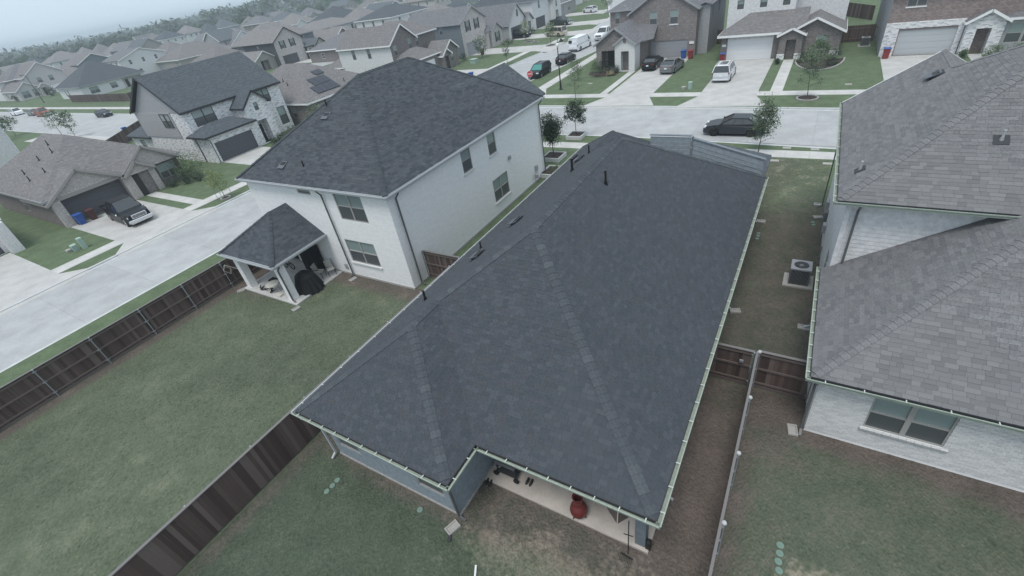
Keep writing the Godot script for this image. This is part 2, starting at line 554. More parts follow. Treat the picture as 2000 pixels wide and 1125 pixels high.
# K-style gutter along an eave from a to b, open at the top, with the hangers that cross it
func gutter(root: Node, a: Vector3, b: Vector3, out: Vector3, m: Material, hangers := 0.0, w := 0.125):
	var g := Geo.new()
	var up := Vector3.UP
	g.bar(a + out * 0.006 - up * 0.06, b + out * 0.006 - up * 0.06, 0.008, 0.11)
	g.bar(a + out * w * 0.42 - up * 0.112, b + out * w * 0.42 - up * 0.112, w * 0.8, 0.008)
	g.bar(a + out * w * 0.9 - up * 0.075, b + out * w * 0.9 - up * 0.075, 0.01, 0.085)
	g.bar(a + out * (w + 0.004) - up * 0.018, b + out * (w + 0.004) - up * 0.018, 0.034, 0.034)
	for e in [a, b]: g.box(e + out * w * 0.5 - up * 0.06, (out.abs() * w) + up * 0.11 + Vector3(absf(out.z), 0, absf(out.x)) * 0.012)
	var o := put("gutter", g, m, root)
	if hangers > 0.0:
		var l := (b - a).length()
		var n := int(l / hangers)
		for i in n:
			var q := Geo.new()
			var c := a + (b - a) * ((i + 0.5) / n)
			q.bar(c - up * 0.012, c + out * (w + 0.018) - up * 0.006, 0.028, 0.012)
			put("hanger", q, M.hanger, o)

func downspout(root: Node, top: Vector3, out: Vector3, m: Material, y0 := 0.08, back := 0.38):
	var g := Geo.new()
	var t := top - Vector3.UP * 0.12 + out * 0.07
	var k := t - Vector3.UP * 0.35 - out * back
	g.bar(t, t - Vector3.UP * 0.08, 0.075, 0.06, out)
	g.bar(t - Vector3.UP * 0.06, k, 0.07, 0.06, out)
	g.bar(k + Vector3.UP * 0.03, Vector3(k.x, y0 + 0.1, k.z), 0.075, 0.06, out)
	g.bar(Vector3(k.x, y0 + 0.12, k.z), Vector3(k.x, y0, k.z) + out * 0.22, 0.075, 0.06, Vector3.UP)
	put("downspout", g, m, root)

# ------------------------------------------------------------------ shingles laid course by course on convex roof faces
func span_at(pts: Array, b: float) -> Vector2:
	var lo := 1e9; var hi := -1e9
	for i in pts.size():
		var p: Vector2 = pts[i]; var q: Vector2 = pts[(i + 1) % pts.size()]
		if (p.y <= b and q.y >= b) or (q.y <= b and p.y >= b):
			if absf(p.y - q.y) < 1e-6:
				lo = minf(lo, minf(p.x, q.x)); hi = maxf(hi, maxf(p.x, q.x))
			else:
				var x := p.x + (q.x - p.x) * (b - p.y) / (q.y - p.y)
				lo = minf(lo, x); hi = maxf(hi, x)
	return Vector2(lo, hi)

var wedge_mesh: ArrayMesh
func shingle_roof(deck: Node, faces: Array, tones: Array, mats: Array, vm: Material, singles := 300, ex := 0.143, tw := 0.3, called := "shingle"):
	var eye := Vector3(0, 14.4, 0)
	var cand := []
	var g := Geo.new(); g.tinted = true
	var one := []
	for f in faces:
		var nn: Vector3 = (f[1] - f[0]).cross(f[2] - f[0]).normalized()
		if nn.y < 0: nn = -nn
		var u := Vector3.UP.cross(nn).normalized()
		var s := nn.cross(u)
		var o: Vector3 = f[0]
		var pts := []
		var bmin := 1e9; var bmax := -1e9
		for p in f:
			var q := Vector2((p - o).dot(u), (p - o).dot(s))
			pts.append(q); bmin = minf(bmin, q.y); bmax = maxf(bmax, q.y)
		var rows := int(ceil((bmax - bmin) / ex))
		for k in rows:
			var b0 := bmin + k * ex; var b1 := minf(b0 + ex, bmax)
			if b1 - b0 < 0.01: continue
			var s0 := span_at(pts, b0 + 0.001); var s1 := span_at(pts, b1 - 0.001)
			if s0.x > s0.y or s1.x > s1.y: continue
			var x := minf(s0.x, s1.x) - rng.randf() * tw
			var xe := maxf(s0.y, s1.y)
			var t := rng.randi() % tones.size()
			while x < xe:
				var w := tw * (0.55 + 0.9 * rng.randf())
				var tn := rng.randi() % tones.size()
				if rng.randf() < 0.08: tn = t
				t = tn
				var a0 := maxf(x, s0.x); var a1 := minf(x + w, s0.y); var c0 := maxf(x, s1.x); var c1 := minf(x + w, s1.y)
				if a1 < a0: a0 = (a0 + a1) * 0.5; a1 = a0
				if c1 < c0: c0 = (c0 + c1) * 0.5; c1 = c0
				if (a1 - a0) + (c1 - c0) > 0.02:
					var full := absf(a0 - x) < 0.001 and absf(c0 - x) < 0.001 and absf(a1 - x - w) < 0.001 and absf(c1 - x - w) < 0.001 and b1 - b0 > ex * 0.98
					var ctr: Vector3 = o + u * (x + w * 0.5) + s * (b0 + ex * 0.5)
					var lift := 0.006 + 0.003 * float((tn * 7 + k) % 3)
					one = [eye.distance_squared_to(ctr) if full else 1e9, o, u, s, nn, a0, a1, c0, c1, b0, b1, tn, lift]
					cand.append(one)
				x += w + 0.006
	cand.sort_custom(func(p, q): return p[0] < q[0])
	for i in cand.size():
		var q: Array = cand[i]
		var o: Vector3 = q[1]; var u: Vector3 = q[2]; var s: Vector3 = q[3]; var nn: Vector3 = q[4]
		if i < singles and q[0] < 1e8:
			piece(called, wedge_mesh, mats[q[11]], deck, Transform3D(Basis(u * (q[6] - q[5]), nn * (q[12] / 0.014), -s * (q[10] - q[9])), o + u * q[5] + s * q[9]))
			continue
		g.col = tones[q[11]]
		var hi: Vector3 = nn * q[12]
		var p0: Vector3 = o + u * q[5] + s * q[9]; var p1: Vector3 = o + u * q[6] + s * q[9]
		var p2: Vector3 = o + u * q[8] + s * q[10] + nn * 0.004; var p3: Vector3 = o + u * q[7] + s * q[10] + nn * 0.004
		var t0 := Vector2(p0.dot(u), p0.dot(s)); var t1 := Vector2(p1.dot(u), p0.dot(s)); var t2 := Vector2(p2.dot(u), p2.dot(s)); var t3 := Vector2(p3.dot(u), p3.dot(s))
		g.tri3(p0 + hi, p1 + hi, p2, nn, nn, nn, t0, t1, t2)
		g.tri3(p0 + hi, p2, p3, nn, nn, nn, t0, t2, t3)
		g.tri3(p0, p1, p1 + hi, -s, -s, -s, t0, t1, t1)
		g.tri3(p0, p1 + hi, p0 + hi, -s, -s, -s, t0, t1, t0)
	stuff(put(called + "s", g, vm, deck))

# bent caps along a hip or ridge from a (low) to b, with the directions that run down the two slopes
func caps(deck: Node, a: Vector3, b: Vector3, d0: Vector3, d1: Vector3, mats: Array, step := 0.2, half := 0.15):
	var t := (b - a).normalized()
	d0 = (d0 - t * d0.dot(t)).normalized(); d1 = (d1 - t * d1.dot(t)).normalized()
	var n0 := t.cross(d0); var n1 := t.cross(d1)
	if n0.y < 0: n0 = -n0
	if n1.y < 0: n1 = -n1
	var up := (n0 + n1).normalized()
	var g := Geo.new()
	var z0 := up * 0.034; var z1 := up * 0.018
	for q in [[d0, n0], [d1, n1]]:
		var d: Vector3 = q[0] * half; var nn: Vector3 = q[1]
		g.poly([z0, d + nn * 0.03, d + nn * 0.016 + t * (step + 0.03), z1 + t * (step + 0.03)], nn)
		g.poly([z0, d + nn * 0.03, d, Vector3.ZERO], -t)
		g.poly([d + nn * 0.03, d + nn * 0.016 + t * (step + 0.03), d + t * (step + 0.03), d], d)
	var me := g.mesh()
	var l := (b - a).length()
	var n := maxi(1, int(l / step))
	for i in n:
		piece("ridge_cap", me, mats[rng.randi() % mats.size()], deck, Transform3D(Basis(), a + t * (l * i / n)))

# ------------------------------------------------------------------ vehicles: front towards +x, wheels on y = 0
func car_body(prof: Array, w: float, arches: Array, m: Material, root: Node, called := "body", shoulder := 0.10):
	# prof: upper outline of the lower body from tail to nose (x, y); arches: [x, r] wheel openings in the bottom edge
	var g := Geo.new()
	var pv := PackedVector2Array()
	var kind := []
	for p in prof: pv.append(p); kind.append(1)
	var yb := 0.24
	var nose: Vector2 = prof[prof.size() - 1]; var tail: Vector2 = prof[0]
	pv.append(Vector2(nose.x - 0.06, yb)); kind.append(0)
	var ar := arches.duplicate(); ar.sort_custom(func(p, q): return p[0] > q[0])
	for a in ar:
		for k in 9:
			var th := PI * k / 8.0
			pv.append(Vector2(a[0] + cos(th) * a[1], maxf(yb, 0.34 + sin(th) * a[1] - 0.0) if k > 0 and k < 8 else yb)); kind.append(0)
	pv.append(Vector2(tail.x + 0.06, yb)); kind.append(0)
	var cx := (nose.x + tail.x) * 0.5
	var half := (nose.x - tail.x) * 0.5
	var rings := []
	for q in [[w * 0.5, 0.0, 1.0], [w * 0.5 - 0.03, 0.03, 0.985], [w * 0.5 - shoulder, 0.06, 0.955]]:
		pass
	# three lateral stations: lower side (full width), shoulder, upper (inset)
	var lat := [w * 0.5 - 0.035, w * 0.5, w * 0.5 - 0.02, w * 0.5 - shoulder]
	for sgn in [-1, 1]:
		var poly_o := []
		for i in pv.size():
			var p := pv[i]
			var e := absf(p.x - cx) / half
			var inset := 0.16 * pow(e, 5.0)
			poly_o.append([p, inset])
		# side face
		var tri := Geometry2D.triangulate_polygon(pv)
		for i in range(0, tri.size(), 3):
			var q := []
			for k in 3:
				var p: Vector2 = pv[tri[i + k]]
				var hh := clampf((p.y - yb) / 0.75, 0, 1)
				var e := absf(p.x - cx) / half
				q.append(Vector3(p.x, p.y, sgn * (w * 0.5 - 0.05 * hh * hh - 0.16 * pow(e, 5.0))))
			g.poly(q, Vector3(0, 0, sgn))
	for i in pv.size():
		var p := pv[i]; var r := pv[(i + 1) % pv.size()]
		var nn := Vector2((r - p).y, -(r - p).x)
		var quad := []
		for q in [[p, -1], [r, -1], [r, 1], [p, 1]]:
			var pp: Vector2 = q[0]
			var hh := clampf((pp.y - yb) / 0.75, 0, 1)
			var e := absf(pp.x - cx) / half
			quad.append(Vector3(pp.x, pp.y, q[1] * (w * 0.5 - 0.05 * hh * hh - 0.16 * pow(e, 5.0))))
		var mid: Vector2 = (p + r) * 0.5
		var o := Vector3(nn.x, nn.y, 0)
		if o.dot(Vector3(mid.x - cx, (mid.y - 0.6) * 3.0, 0)) < 0 and i < prof.size(): o = -o
		g.poly(quad, o)
	return put(called, g, m, root)

func car_wheel(root: Node, x: float, z: float, r: float, rim: Material):
	var s := signf(z)
	var g := Geo.new()
	var a := Vector3(x, r, z - s * 0.11); var b := Vector3(x, r, z + s * 0.11)
	g.tube(a, b, r, r, 18)
	g.tube(b, b + Vector3(0, 0, s * 0.012), r * 0.95, r * 0.8, 18)
	var w := put("wheel", g, M.tyre, root)
	var q := Geo.new()
	var c := b + Vector3(0, 0, s * 0.014)
	q.tube(c, c + Vector3(0, 0, s * 0.01), r * 0.16, r * 0.14, 8)
	for k in 5:
		var d := Vector3(cos(TAU * k / 5.0), sin(TAU * k / 5.0), 0)
		q.bar(c + d * r * 0.1, c + d * r * 0.64, 0.06, 0.02, Vector3(0, 0, 1))
	for k in 14:
		var d0 := Vector3(cos(TAU * k / 14.0), sin(TAU * k / 14.0), 0); var d1 := Vector3(cos(TAU * (k + 1) / 14.0), sin(TAU * (k + 1) / 14.0), 0)
		q.bar(c + d0 * r * 0.64, c + d1 * r * 0.64, 0.035, 0.02, Vector3(0, 0, 1))
	put("rim", q, rim, w)

# cabin: lower outline x0..x1 at y0, roof x2..x3 at y1; glass faces with painted pillars and roof
func cabin(root: Node, k: Array, y0: float, y1: float, wl: float, wu: float, m: Material, glass: Material, posts: Array, screen: Material = null, rear_solid := false):
	var hl := wl * 0.5; var hu := wu * 0.5
	var lo := [Vector3(k[0], y0, -hl), Vector3(k[1], y0, -hl), Vector3(k[1], y0, hl), Vector3(k[0], y0, hl)]
	var hi := [Vector3(k[2], y1, -hu), Vector3(k[3], y1, -hu), Vector3(k[3], y1, hu), Vector3(k[2], y1, hu)]
	var g := Geo.new()
	# roof with rounded edges
	var e := 0.09
	var rt := []
	for p in hi: rt.append(Vector3(p.x + (e if p.x == k[2] else -e), y1 + 0.045, p.z * 0.88))
	g.poly(rt, Vector3.UP)
	for i in 4:
		var j := (i + 1) % 4
		g.poly([hi[i], hi[j], rt[j], rt[i]], ((hi[i] + hi[j]) * 0.5 - Vector3((k[2] + k[3]) * 0.5, y1 - 0.3, 0)))
	# pillars
	for i in 4:
		var q: Vector3 = lo[i]; var r: Vector3 = hi[i]
		g.bar(q, r, 0.09, 0.07, Vector3(0, 0, 1))
	for s in [-1, 1]:
		for t in posts:
			var a := Vector3(lerpf(k[0], k[1], t), y0, s * hl); var b := Vector3(lerpf(k[2], k[3], t), y1, s * hu)
			g.bar(a, b, 0.07, 0.04, Vector3(1, 0, 0))
		g.bar(Vector3(k[2], y1, s * hu), Vector3(k[3], y1, s * hu), 0.06, 0.07)
	var mm := put("roof_panel", g, m, root)
	var sides := [[lo[0], lo[1], hi[1], hi[0], Vector3(0, 0.3, -1), "side_window"], [lo[3], lo[2], hi[2], hi[3], Vector3(0, 0.3, 1), "side_window"], [lo[1], lo[2], hi[2], hi[1], Vector3(1, 0.5, 0), "windscreen"], [lo[0], lo[3], hi[3], hi[0], Vector3(-1, 0.5, 0), "rear_window"]]
	for f in sides:
		var q := Geo.new()
		q.poly([f[0], f[1], f[2], f[3]], f[4])
		var gm := glass
		if f[5] == "windscreen" and screen: gm = screen
		if f[5] != "windscreen" and rear_solid: gm = m
		put(f[5], q, gm, root)

func lamp_box(root: Node, called: String, x: float, y: float, z: float, sx: float, sy: float, sz: float, m: Material):
	var g := Geo.new()
	g.slab(x - sx * 0.5, x + sx * 0.5, y - sy * 0.5, y + sy * 0.5, z - sz * 0.5, z + sz * 0.5, 0.02)
	put(called, g, m, root)

func car_trim(root: Node, xf: float, xr: float, w: float, yl: float, trim: Material, tail_y := 0.85):
	for s in [-1, 1]:
		lamp_box(root, "headlight", xf - 0.17, yl, s * (w * 0.5 - 0.30), 0.24, 0.13, 0.34, M.lamp_clear)
		lamp_box(root, "tail_light", xr + 0.10, tail_y, s * (w * 0.5 - 0.28), 0.14, 0.15, 0.34, M.lamp_red)
		var g := Geo.new()
		g.ball(Vector3(xf * 0.42, 1.02, s * (w * 0.5 + 0.07)), Vector3(0.07, 0.075, 0.1), 8, 5)
		put("mirror", g, trim, root)
	var q := Geo.new()
	q.slab(xf - 0.10, xf - 0.012, yl - 0.26, yl - 0.06, -0.42, 0.42, 0.02)
	put("grille", q, M.black, root)
	for e in [[xf, 1.0], [xr, -1.0]]:
		var b := Geo.new()
		b.slab(minf(e[0] + 0.02 * e[1], e[0] - 0.14 * e[1]), maxf(e[0] + 0.02 * e[1], e[0] - 0.14 * e[1]), 0.30, 0.44, -w * 0.5 + 0.16, w * 0.5 - 0.16, 0.03)
		put("bumper", b, trim, root)
	var p := Geo.new()
	p.box(Vector3(xr - 0.03, 0.72, 0), Vector3(0.03, 0.14, 0.3))
	put("number_plate", p, M.white_trim, root)

func vehicle(kind: String, called: String, label: String, paint: Material, opt := {}) -> Node3D:
	var cat := "car"
	if kind == "pickup": cat = "pickup truck"
	if kind == "van": cat = "van"
	if kind == "minivan": cat = "minivan"
	var o := thing(called, label, cat, opt.get("group", ""))
	var glass: Material = opt.get("glass", M.car_glass)
	var rim: Material = opt.get("rim", M.rim)
	var trim: Material = opt.get("trim", paint)
	var r := 0.34
	match kind:
		"sedan":
			car_body([Vector2(-2.33, 0.45), Vector2(-2.35, 0.62), Vector2(-2.28, 0.93), Vector2(-1.75, 1.03), Vector2(-1.0, 1.0), Vector2(0.75, 0.98), Vector2(1.5, 0.90), Vector2(2.1, 0.76), Vector2(2.3, 0.62), Vector2(2.32, 0.42)], 1.82, [[1.42, 0.39], [-1.38, 0.39]], paint, o)
			cabin(o, [-1.85, 1.0, -1.05, 0.22], 0.98, 1.40, 1.66, 1.26, paint, glass, [0.38, 0.66], opt.get("screen"))
			car_trim(o, 2.3, -2.33, 1.8, 0.70, trim)
			for x in [1.42, -1.38]:
				for z in [-0.80, 0.80]: car_wheel(o, x, z, r, rim)
			if opt.get("wing", false):
				var g := Geo.new()
				g.box(Vector3(-2.15, 1.12, 0), Vector3(0.22, 0.03, 1.5))
				for z in [-0.6, 0.6]: g.box(Vector3(-2.12, 1.06, z), Vector3(0.06, 0.12, 0.03))
				put("rear_wing", g, paint, o)
			if opt.get("sunroof", false):
				var g := Geo.new()
				g.box(Vector3(-0.3, 1.447, 0), Vector3(0.6, 0.01, 0.8))
				put("sunroof", g, glass, o)
		"suv":
			r = 0.38
			car_body([Vector2(-2.36, 0.48), Vector2(-2.40, 0.70), Vector2(-2.36, 1.06), Vector2(-1.8, 1.10), Vector2(0.85, 1.08), Vector2(1.6, 1.06), Vector2(2.15, 0.96), Vector2(2.36, 0.74), Vector2(2.38, 0.46)], 1.92, [[1.48, 0.44], [-1.42, 0.44]], paint, o)
			cabin(o, [-2.32, 1.12, -2.0, 0.42], 1.08, 1.68, 1.76, 1.40, paint, glass, [0.30, 0.64], opt.get("screen"))
			car_trim(o, 2.36, -2.38, 1.9, 0.86, trim, 0.98)
			for x in [1.48, -1.42]:
				for z in [-0.84, 0.84]: car_wheel(o, x, z, r, rim)
			for z in [-0.6, 0.6]:
				var g := Geo.new()
				g.bar(Vector3(-1.8, 1.755, z), Vector3(0.2, 1.755, z), 0.04, 0.035)
				for x in [-1.8, -0.8, 0.2]: g.box(Vector3(x, 1.735, z), Vector3(0.05, 0.03, 0.04))
				put("roof_rail", g, M.black, o)
			if opt.get("sunroof", false):
				var g := Geo.new()
				g.box(Vector3(-0.75, 1.729, 0), Vector3(1.5, 0.012, 0.82))
				put("sunroof", g, glass, o)
		"hatch", "minivan":
			var mv := kind == "minivan"
			var L := 2.5 if mv else 2.2
			var y1 := 1.70 if mv else 1.46
			car_body([Vector2(-L, 0.46), Vector2(-L - 0.03, 0.66), Vector2(-L + 0.02, 1.0), Vector2(-1.5, 1.03), Vector2(0.9, 1.0), Vector2(1.5, 0.94), Vector2(L - 0.25, 0.78), Vector2(L - 0.02, 0.6), Vector2(L, 0.42)], 1.9 if mv else 1.75, [[1.5, 0.4], [-1.45 if mv else -1.3, 0.4]], paint, o)
			cabin(o, [-L + 0.06, 1.45, -L + (0.35 if mv else 0.75), 0.45], 1.0, y1, 1.76 if mv else 1.6, 1.4 if mv else 1.2, paint, glass, [0.33, 0.62])
			car_trim(o, L, -L, 1.85 if mv else 1.7, 0.74, trim, 0.95)
			for x in [1.5, -1.45 if mv else -1.3]:
				for z in [-0.78, 0.78]: car_wheel(o, x, z, r, rim)
		"van":
			r = 0.37
			car_body([Vector2(-2.85, 0.5), Vector2(-2.88, 0.8), Vector2(-2.85, 1.15), Vector2(1.9, 1.15), Vector2(2.2, 1.12), Vector2(2.75, 0.98), Vector2(2.88, 0.7), Vector2(2.9, 0.46)], 2.0, [[1.9, 0.44], [-1.75, 0.44]], paint, o)
			cabin(o, [-2.85, 2.25, -2.7, 1.25], 1.15, 2.1, 1.9, 1.6, paint, glass, [0.62, 0.76], glass, true)
			var g := Geo.new()
			for s in [-1, 1]: g.poly([Vector3(1.25, 1.25, s * 0.965), Vector3(2.05, 1.25, s * 0.965), Vector3(1.35, 1.85, s * 0.86), Vector3(1.15, 1.85, s * 0.86)], Vector3(0, 0.2, s))
			put("door_window", g, glass, o)
			for s in [-1, 1]:
				var q := Geo.new()
				q.box(Vector3(-2.84, 1.62, s * 0.45), Vector3(0.06, 0.46, 0.6), Basis(Vector3(0, 0, 1), -0.15))
				put("rear_door_window", q, glass if s < 0 else paint, o)
			car_trim(o, 2.88, -2.88, 2.0, 0.9, M.black, 1.0)
			for x in [1.9, -1.75]:
				for z in [-0.86, 0.86]: car_wheel(o, x, z, r, rim)
		"pickup":
			r = 0.41
			car_body([Vector2(-2.85, 0.55), Vector2(-2.88, 0.75), Vector2(-2.86, 1.12), Vector2(-1.05, 1.12), Vector2(0.9, 1.14), Vector2(1.2, 1.18), Vector2(2.4, 1.10), Vector2(2.78, 1.0), Vector2(2.84, 0.7), Vector2(2.84, 0.5)], 1.98, [[1.88, 0.5], [-1.72, 0.5]], paint, o)
			cabin(o, [-1.0, 1.32, -0.8, 0.55], 1.14, 1.86, 1.82, 1.46, paint, glass, [0.5], opt.get("screen"))
			var g := Geo.new()
			g.boxr(-2.76, -1.12, 1.121, 1.135, -0.80, 0.80)
			put("bed_liner", g, M.black, o)
			var h := Geo.new()
			for s in [-1, 1]: h.slab(-2.86, -1.05, 1.10, 1.24, s * 0.93 - 0.06, s * 0.93 + 0.06, 0.03)
			h.slab(-2.88, -2.77, 1.10, 1.24, -0.86, 0.86, 0.03)
			h.slab(-1.14, -1.04, 1.10, 1.30, -0.86, 0.86, 0.03)
			put("bed_rail", h, paint, o)
			car_trim(o, 2.84, -2.86, 1.95, 0.86, M.chrome, 0.95)
			var q := Geo.new()
			q.slab(2.80, 2.90, 0.70, 1.02, -0.56, 0.56, 0.03)
			var gr := put("radiator_grille", q, M.chrome, o)
			var q2 := Geo.new()
			for k in 3: q2.box(Vector3(2.905, 0.78 + 0.08 * k, 0), Vector3(0.02, 0.045, 1.0))
			put("grille_bar", q2, M.black, gr)
			var q3 := Geo.new()
			q3.slab(2.80, 2.98, 0.42, 0.64, -0.92, 0.92, 0.05)
			put("front_bumper", q3, M.chrome, o)
			for x in [1.88, -1.72]:
				for z in [-0.84, 0.84]: car_wheel(o, x, z, r, rim)
	return o

func place(o: Node3D, x: float, z: float, yaw: float, y := 0.012) -> Node3D:
	o.position = Vector3(x, y, z); o.rotation.y = deg_to_rad(yaw)
	return o

# ------------------------------------------------------------------ plants
func leaf_mass(g: Geo, ctr: Vector3, rad: Vector3, clumps: int, per: int, size: float, clump_r: float, seedv: int, tones: Array, hollow := 0.35, lean := Vector3.ZERO):
	var r := RandomNumberGenerator.new(); r.seed = seedv
	g.tinted = true
	for k in clumps:
		var d := Vector3(r.randfn(), r.randfn(), r.randfn()).normalized()
		var q := pow(r.randf_range(hollow, 1.0), 0.6)
		var cc := ctr + d * rad * q * r.randf_range(0.8, 1.08)
		var cr := clump_r * r.randf_range(0.6, 1.3)
		var base: Color = tones[r.randi() % tones.size()]
		for j in per:
			var p := cc + Vector3(r.randfn(), r.randfn() * 0.8, r.randfn()) * cr * 0.5
			var nn := (Vector3(r.randfn(), r.randfn() + 0.9, r.randfn())).normalized()
			var u := nn.cross(Vector3(r.randfn(), r.randfn(), r.randfn())).normalized()
			var w := nn.cross(u)
			var s := size * r.randf_range(0.6, 1.3)
			g.col = base * r.randf_range(0.8, 1.2)
			var a := p - u * s * 0.5; var b := p + w * s * 0.28; var c := p + u * s * 0.6; var e := p - w * s * 0.28
			g.tri3(a, b, c, nn, nn, nn, Vector2(), Vector2(1, 0), Vector2(1, 1))
			g.tri3(a, c, e, nn, nn, nn, Vector2(), Vector2(1, 1), Vector2(0, 1))

func tree(called: String, label: String, x: float, z: float, h: float, trunk_h: float, cw: float, seedv: int, opt := {}) -> Node3D:
	var r := RandomNumberGenerator.new(); r.seed = seedv
	var o := thing(called, label, opt.get("category", "tree"), opt.get("group", ""), Vector3(x, opt.get("y", 0.0), z))
	var b := Vector3(x, opt.get("y", 0.0), z)
	var g := Geo.new()
	var tr: float = opt.get("tr", 0.05)
	var top := b + Vector3(opt.get("lean", 0.0), h * 0.86, r.randf_range(-0.1, 0.1))
	var mid := b.lerp(top, trunk_h / h) + Vector3(r.randf_range(-0.05, 0.05), 0, 0)
	g.tube(b - Vector3.UP * 0.05, mid, tr, tr * 0.75, 7)
	g.tube(mid, top, tr * 0.75, tr * 0.15, 6)
	var limbs: int = opt.get("limbs", 9)
	var tips := []
	for k in limbs:
		var t := (k + 0.5) / limbs
		var p := mid.lerp(top, t * 0.85)
		var an := k * 2.4 + r.randf() * 0.6
		var l := cw * 0.5 * (1.0 - 0.55 * t) * r.randf_range(0.7, 1.1)
		var e := p + Vector3(cos(an) * l, l * opt.get("rise", 0.6), sin(an) * l)
		g.tube(p, e, tr * 0.35, tr * 0.12, 5)
		tips.append(e)
	put("trunk", g, M.bark, o)
	var f := Geo.new()
	var tones: Array = opt.get("tones", T_leaf)
	var ch := h - trunk_h
	var ctr := b.lerp(top, (trunk_h + ch * 0.5) / h)
	ctr.y = b.y + trunk_h + ch * 0.5
	if opt.get("open", false):
		for i in tips.size():
			leaf_mass(f, tips[i], Vector3(0.4, 0.32, 0.4) * opt.get("puff", 1.0), 5, opt.get("per", 14), opt.get("leaf", 0.13), 0.35 * opt.get("puff", 1.0), seedv + i, tones)
		leaf_mass(f, ctr, Vector3(cw * 0.25, ch * 0.4, cw * 0.25), 8, opt.get("per", 14), opt.get("leaf", 0.13), 0.4, seedv + 77, tones)
	else:
		leaf_mass(f, ctr, Vector3(cw * 0.5, ch * 0.5, cw * 0.5), opt.get("clumps", 60), opt.get("per", 26), opt.get("leaf", 0.13), opt.get("clump", 0.4), seedv, tones, opt.get("hollow", 0.35))
	put("crown", f, M.leaf, o)
	return o

func shrub(called: String, label: String, x: float, z: float, w: float, h: float, seedv: int, tones: Array, cat := "shrub", group := "", leaf := 0.1, clumps := 26, per := 22) -> Node3D:
	var o := thing(called, label, cat, group, Vector3(x, 0, z))
	var g := Geo.new()
	for k in 5:
		var an := k * 1.3 + seedv
		g.tube(Vector3(x, 0, z), Vector3(x + cos(an) * w * 0.28, h * 0.6, z + sin(an) * w * 0.28), 0.015, 0.006, 5)
	put("stem", g, M.bark, o)
	var f := Geo.new()
	leaf_mass(f, Vector3(x, h * 0.52, z), Vector3(w * 0.5, h * 0.45, w * 0.5), clumps, per, leaf, minf(w, h) * 0.28, seedv, tones)
	put("foliage", f, M.leaf, o)
	return o

# ------------------------------------------------------------------ small things
func bin_at(x: float, z: float, yaw: float, body: Material, lid: Material, label: String, group := "") -> Node3D:
	var o := thing("wheelie_bin", label, "bin", group)
	var g := Geo.new()
	var lo := [Vector3(-0.24, 0.06, -0.24), Vector3(0.22, 0.06, -0.24), Vector3(0.22, 0.06, 0.24), Vector3(-0.24, 0.06, 0.24)]
	var hi := [Vector3(-0.32, 1.0, -0.3), Vector3(0.32, 1.0, -0.3), Vector3(0.32, 1.0, 0.3), Vector3(-0.32, 1.0, 0.3)]
	for i in 4:
		var j := (i + 1) % 4
		g.poly([lo[i], lo[j], hi[j], hi[i]], (lo[i] + lo[j]) * 0.5 - Vector3(0, 0.06, 0))
	g.poly(lo, Vector3.DOWN)
	for s in [-1, 1]: g.box(Vector3(0, 0.96, s * 0.315), Vector3(0.68, 0.06, 0.03))
	for s in [-1, 1]: g.box(Vector3(s * 0.335, 0.96, 0), Vector3(0.03, 0.06, 0.6))
	put("body", g, body, o)
	var q := Geo.new()
	q.slab(-0.36, 0.38, 1.0, 1.075, -0.33, 0.33, 0.04)
	q.slab(0.05, 0.28, 1.06, 1.10, -0.24, 0.24, 0.02)
	put("lid", q, lid, o)
	var h := Geo.new()
	h.tube(Vector3(-0.39, 0.98, -0.24), Vector3(-0.39, 0.98, 0.24), 0.018, 0.018, 6)
	for s in [-1, 1]: h.box(Vector3(-0.355, 0.98, s * 0.22), Vector3(0.08, 0.03, 0.03))
	put("handle", h, body, o)
	for s in [-1, 1]:
		var w := Geo.new()
		w.tube(Vector3(-0.24, 0.12, s * 0.20), Vector3(-0.24, 0.12, s * 0.27), 0.12, 0.12, 12)
		put("wheel", w, M.tyre, o)
	return place(o, x, z, yaw)

var picket_mesh: ArrayMesh
var tuft_mesh: ArrayMesh
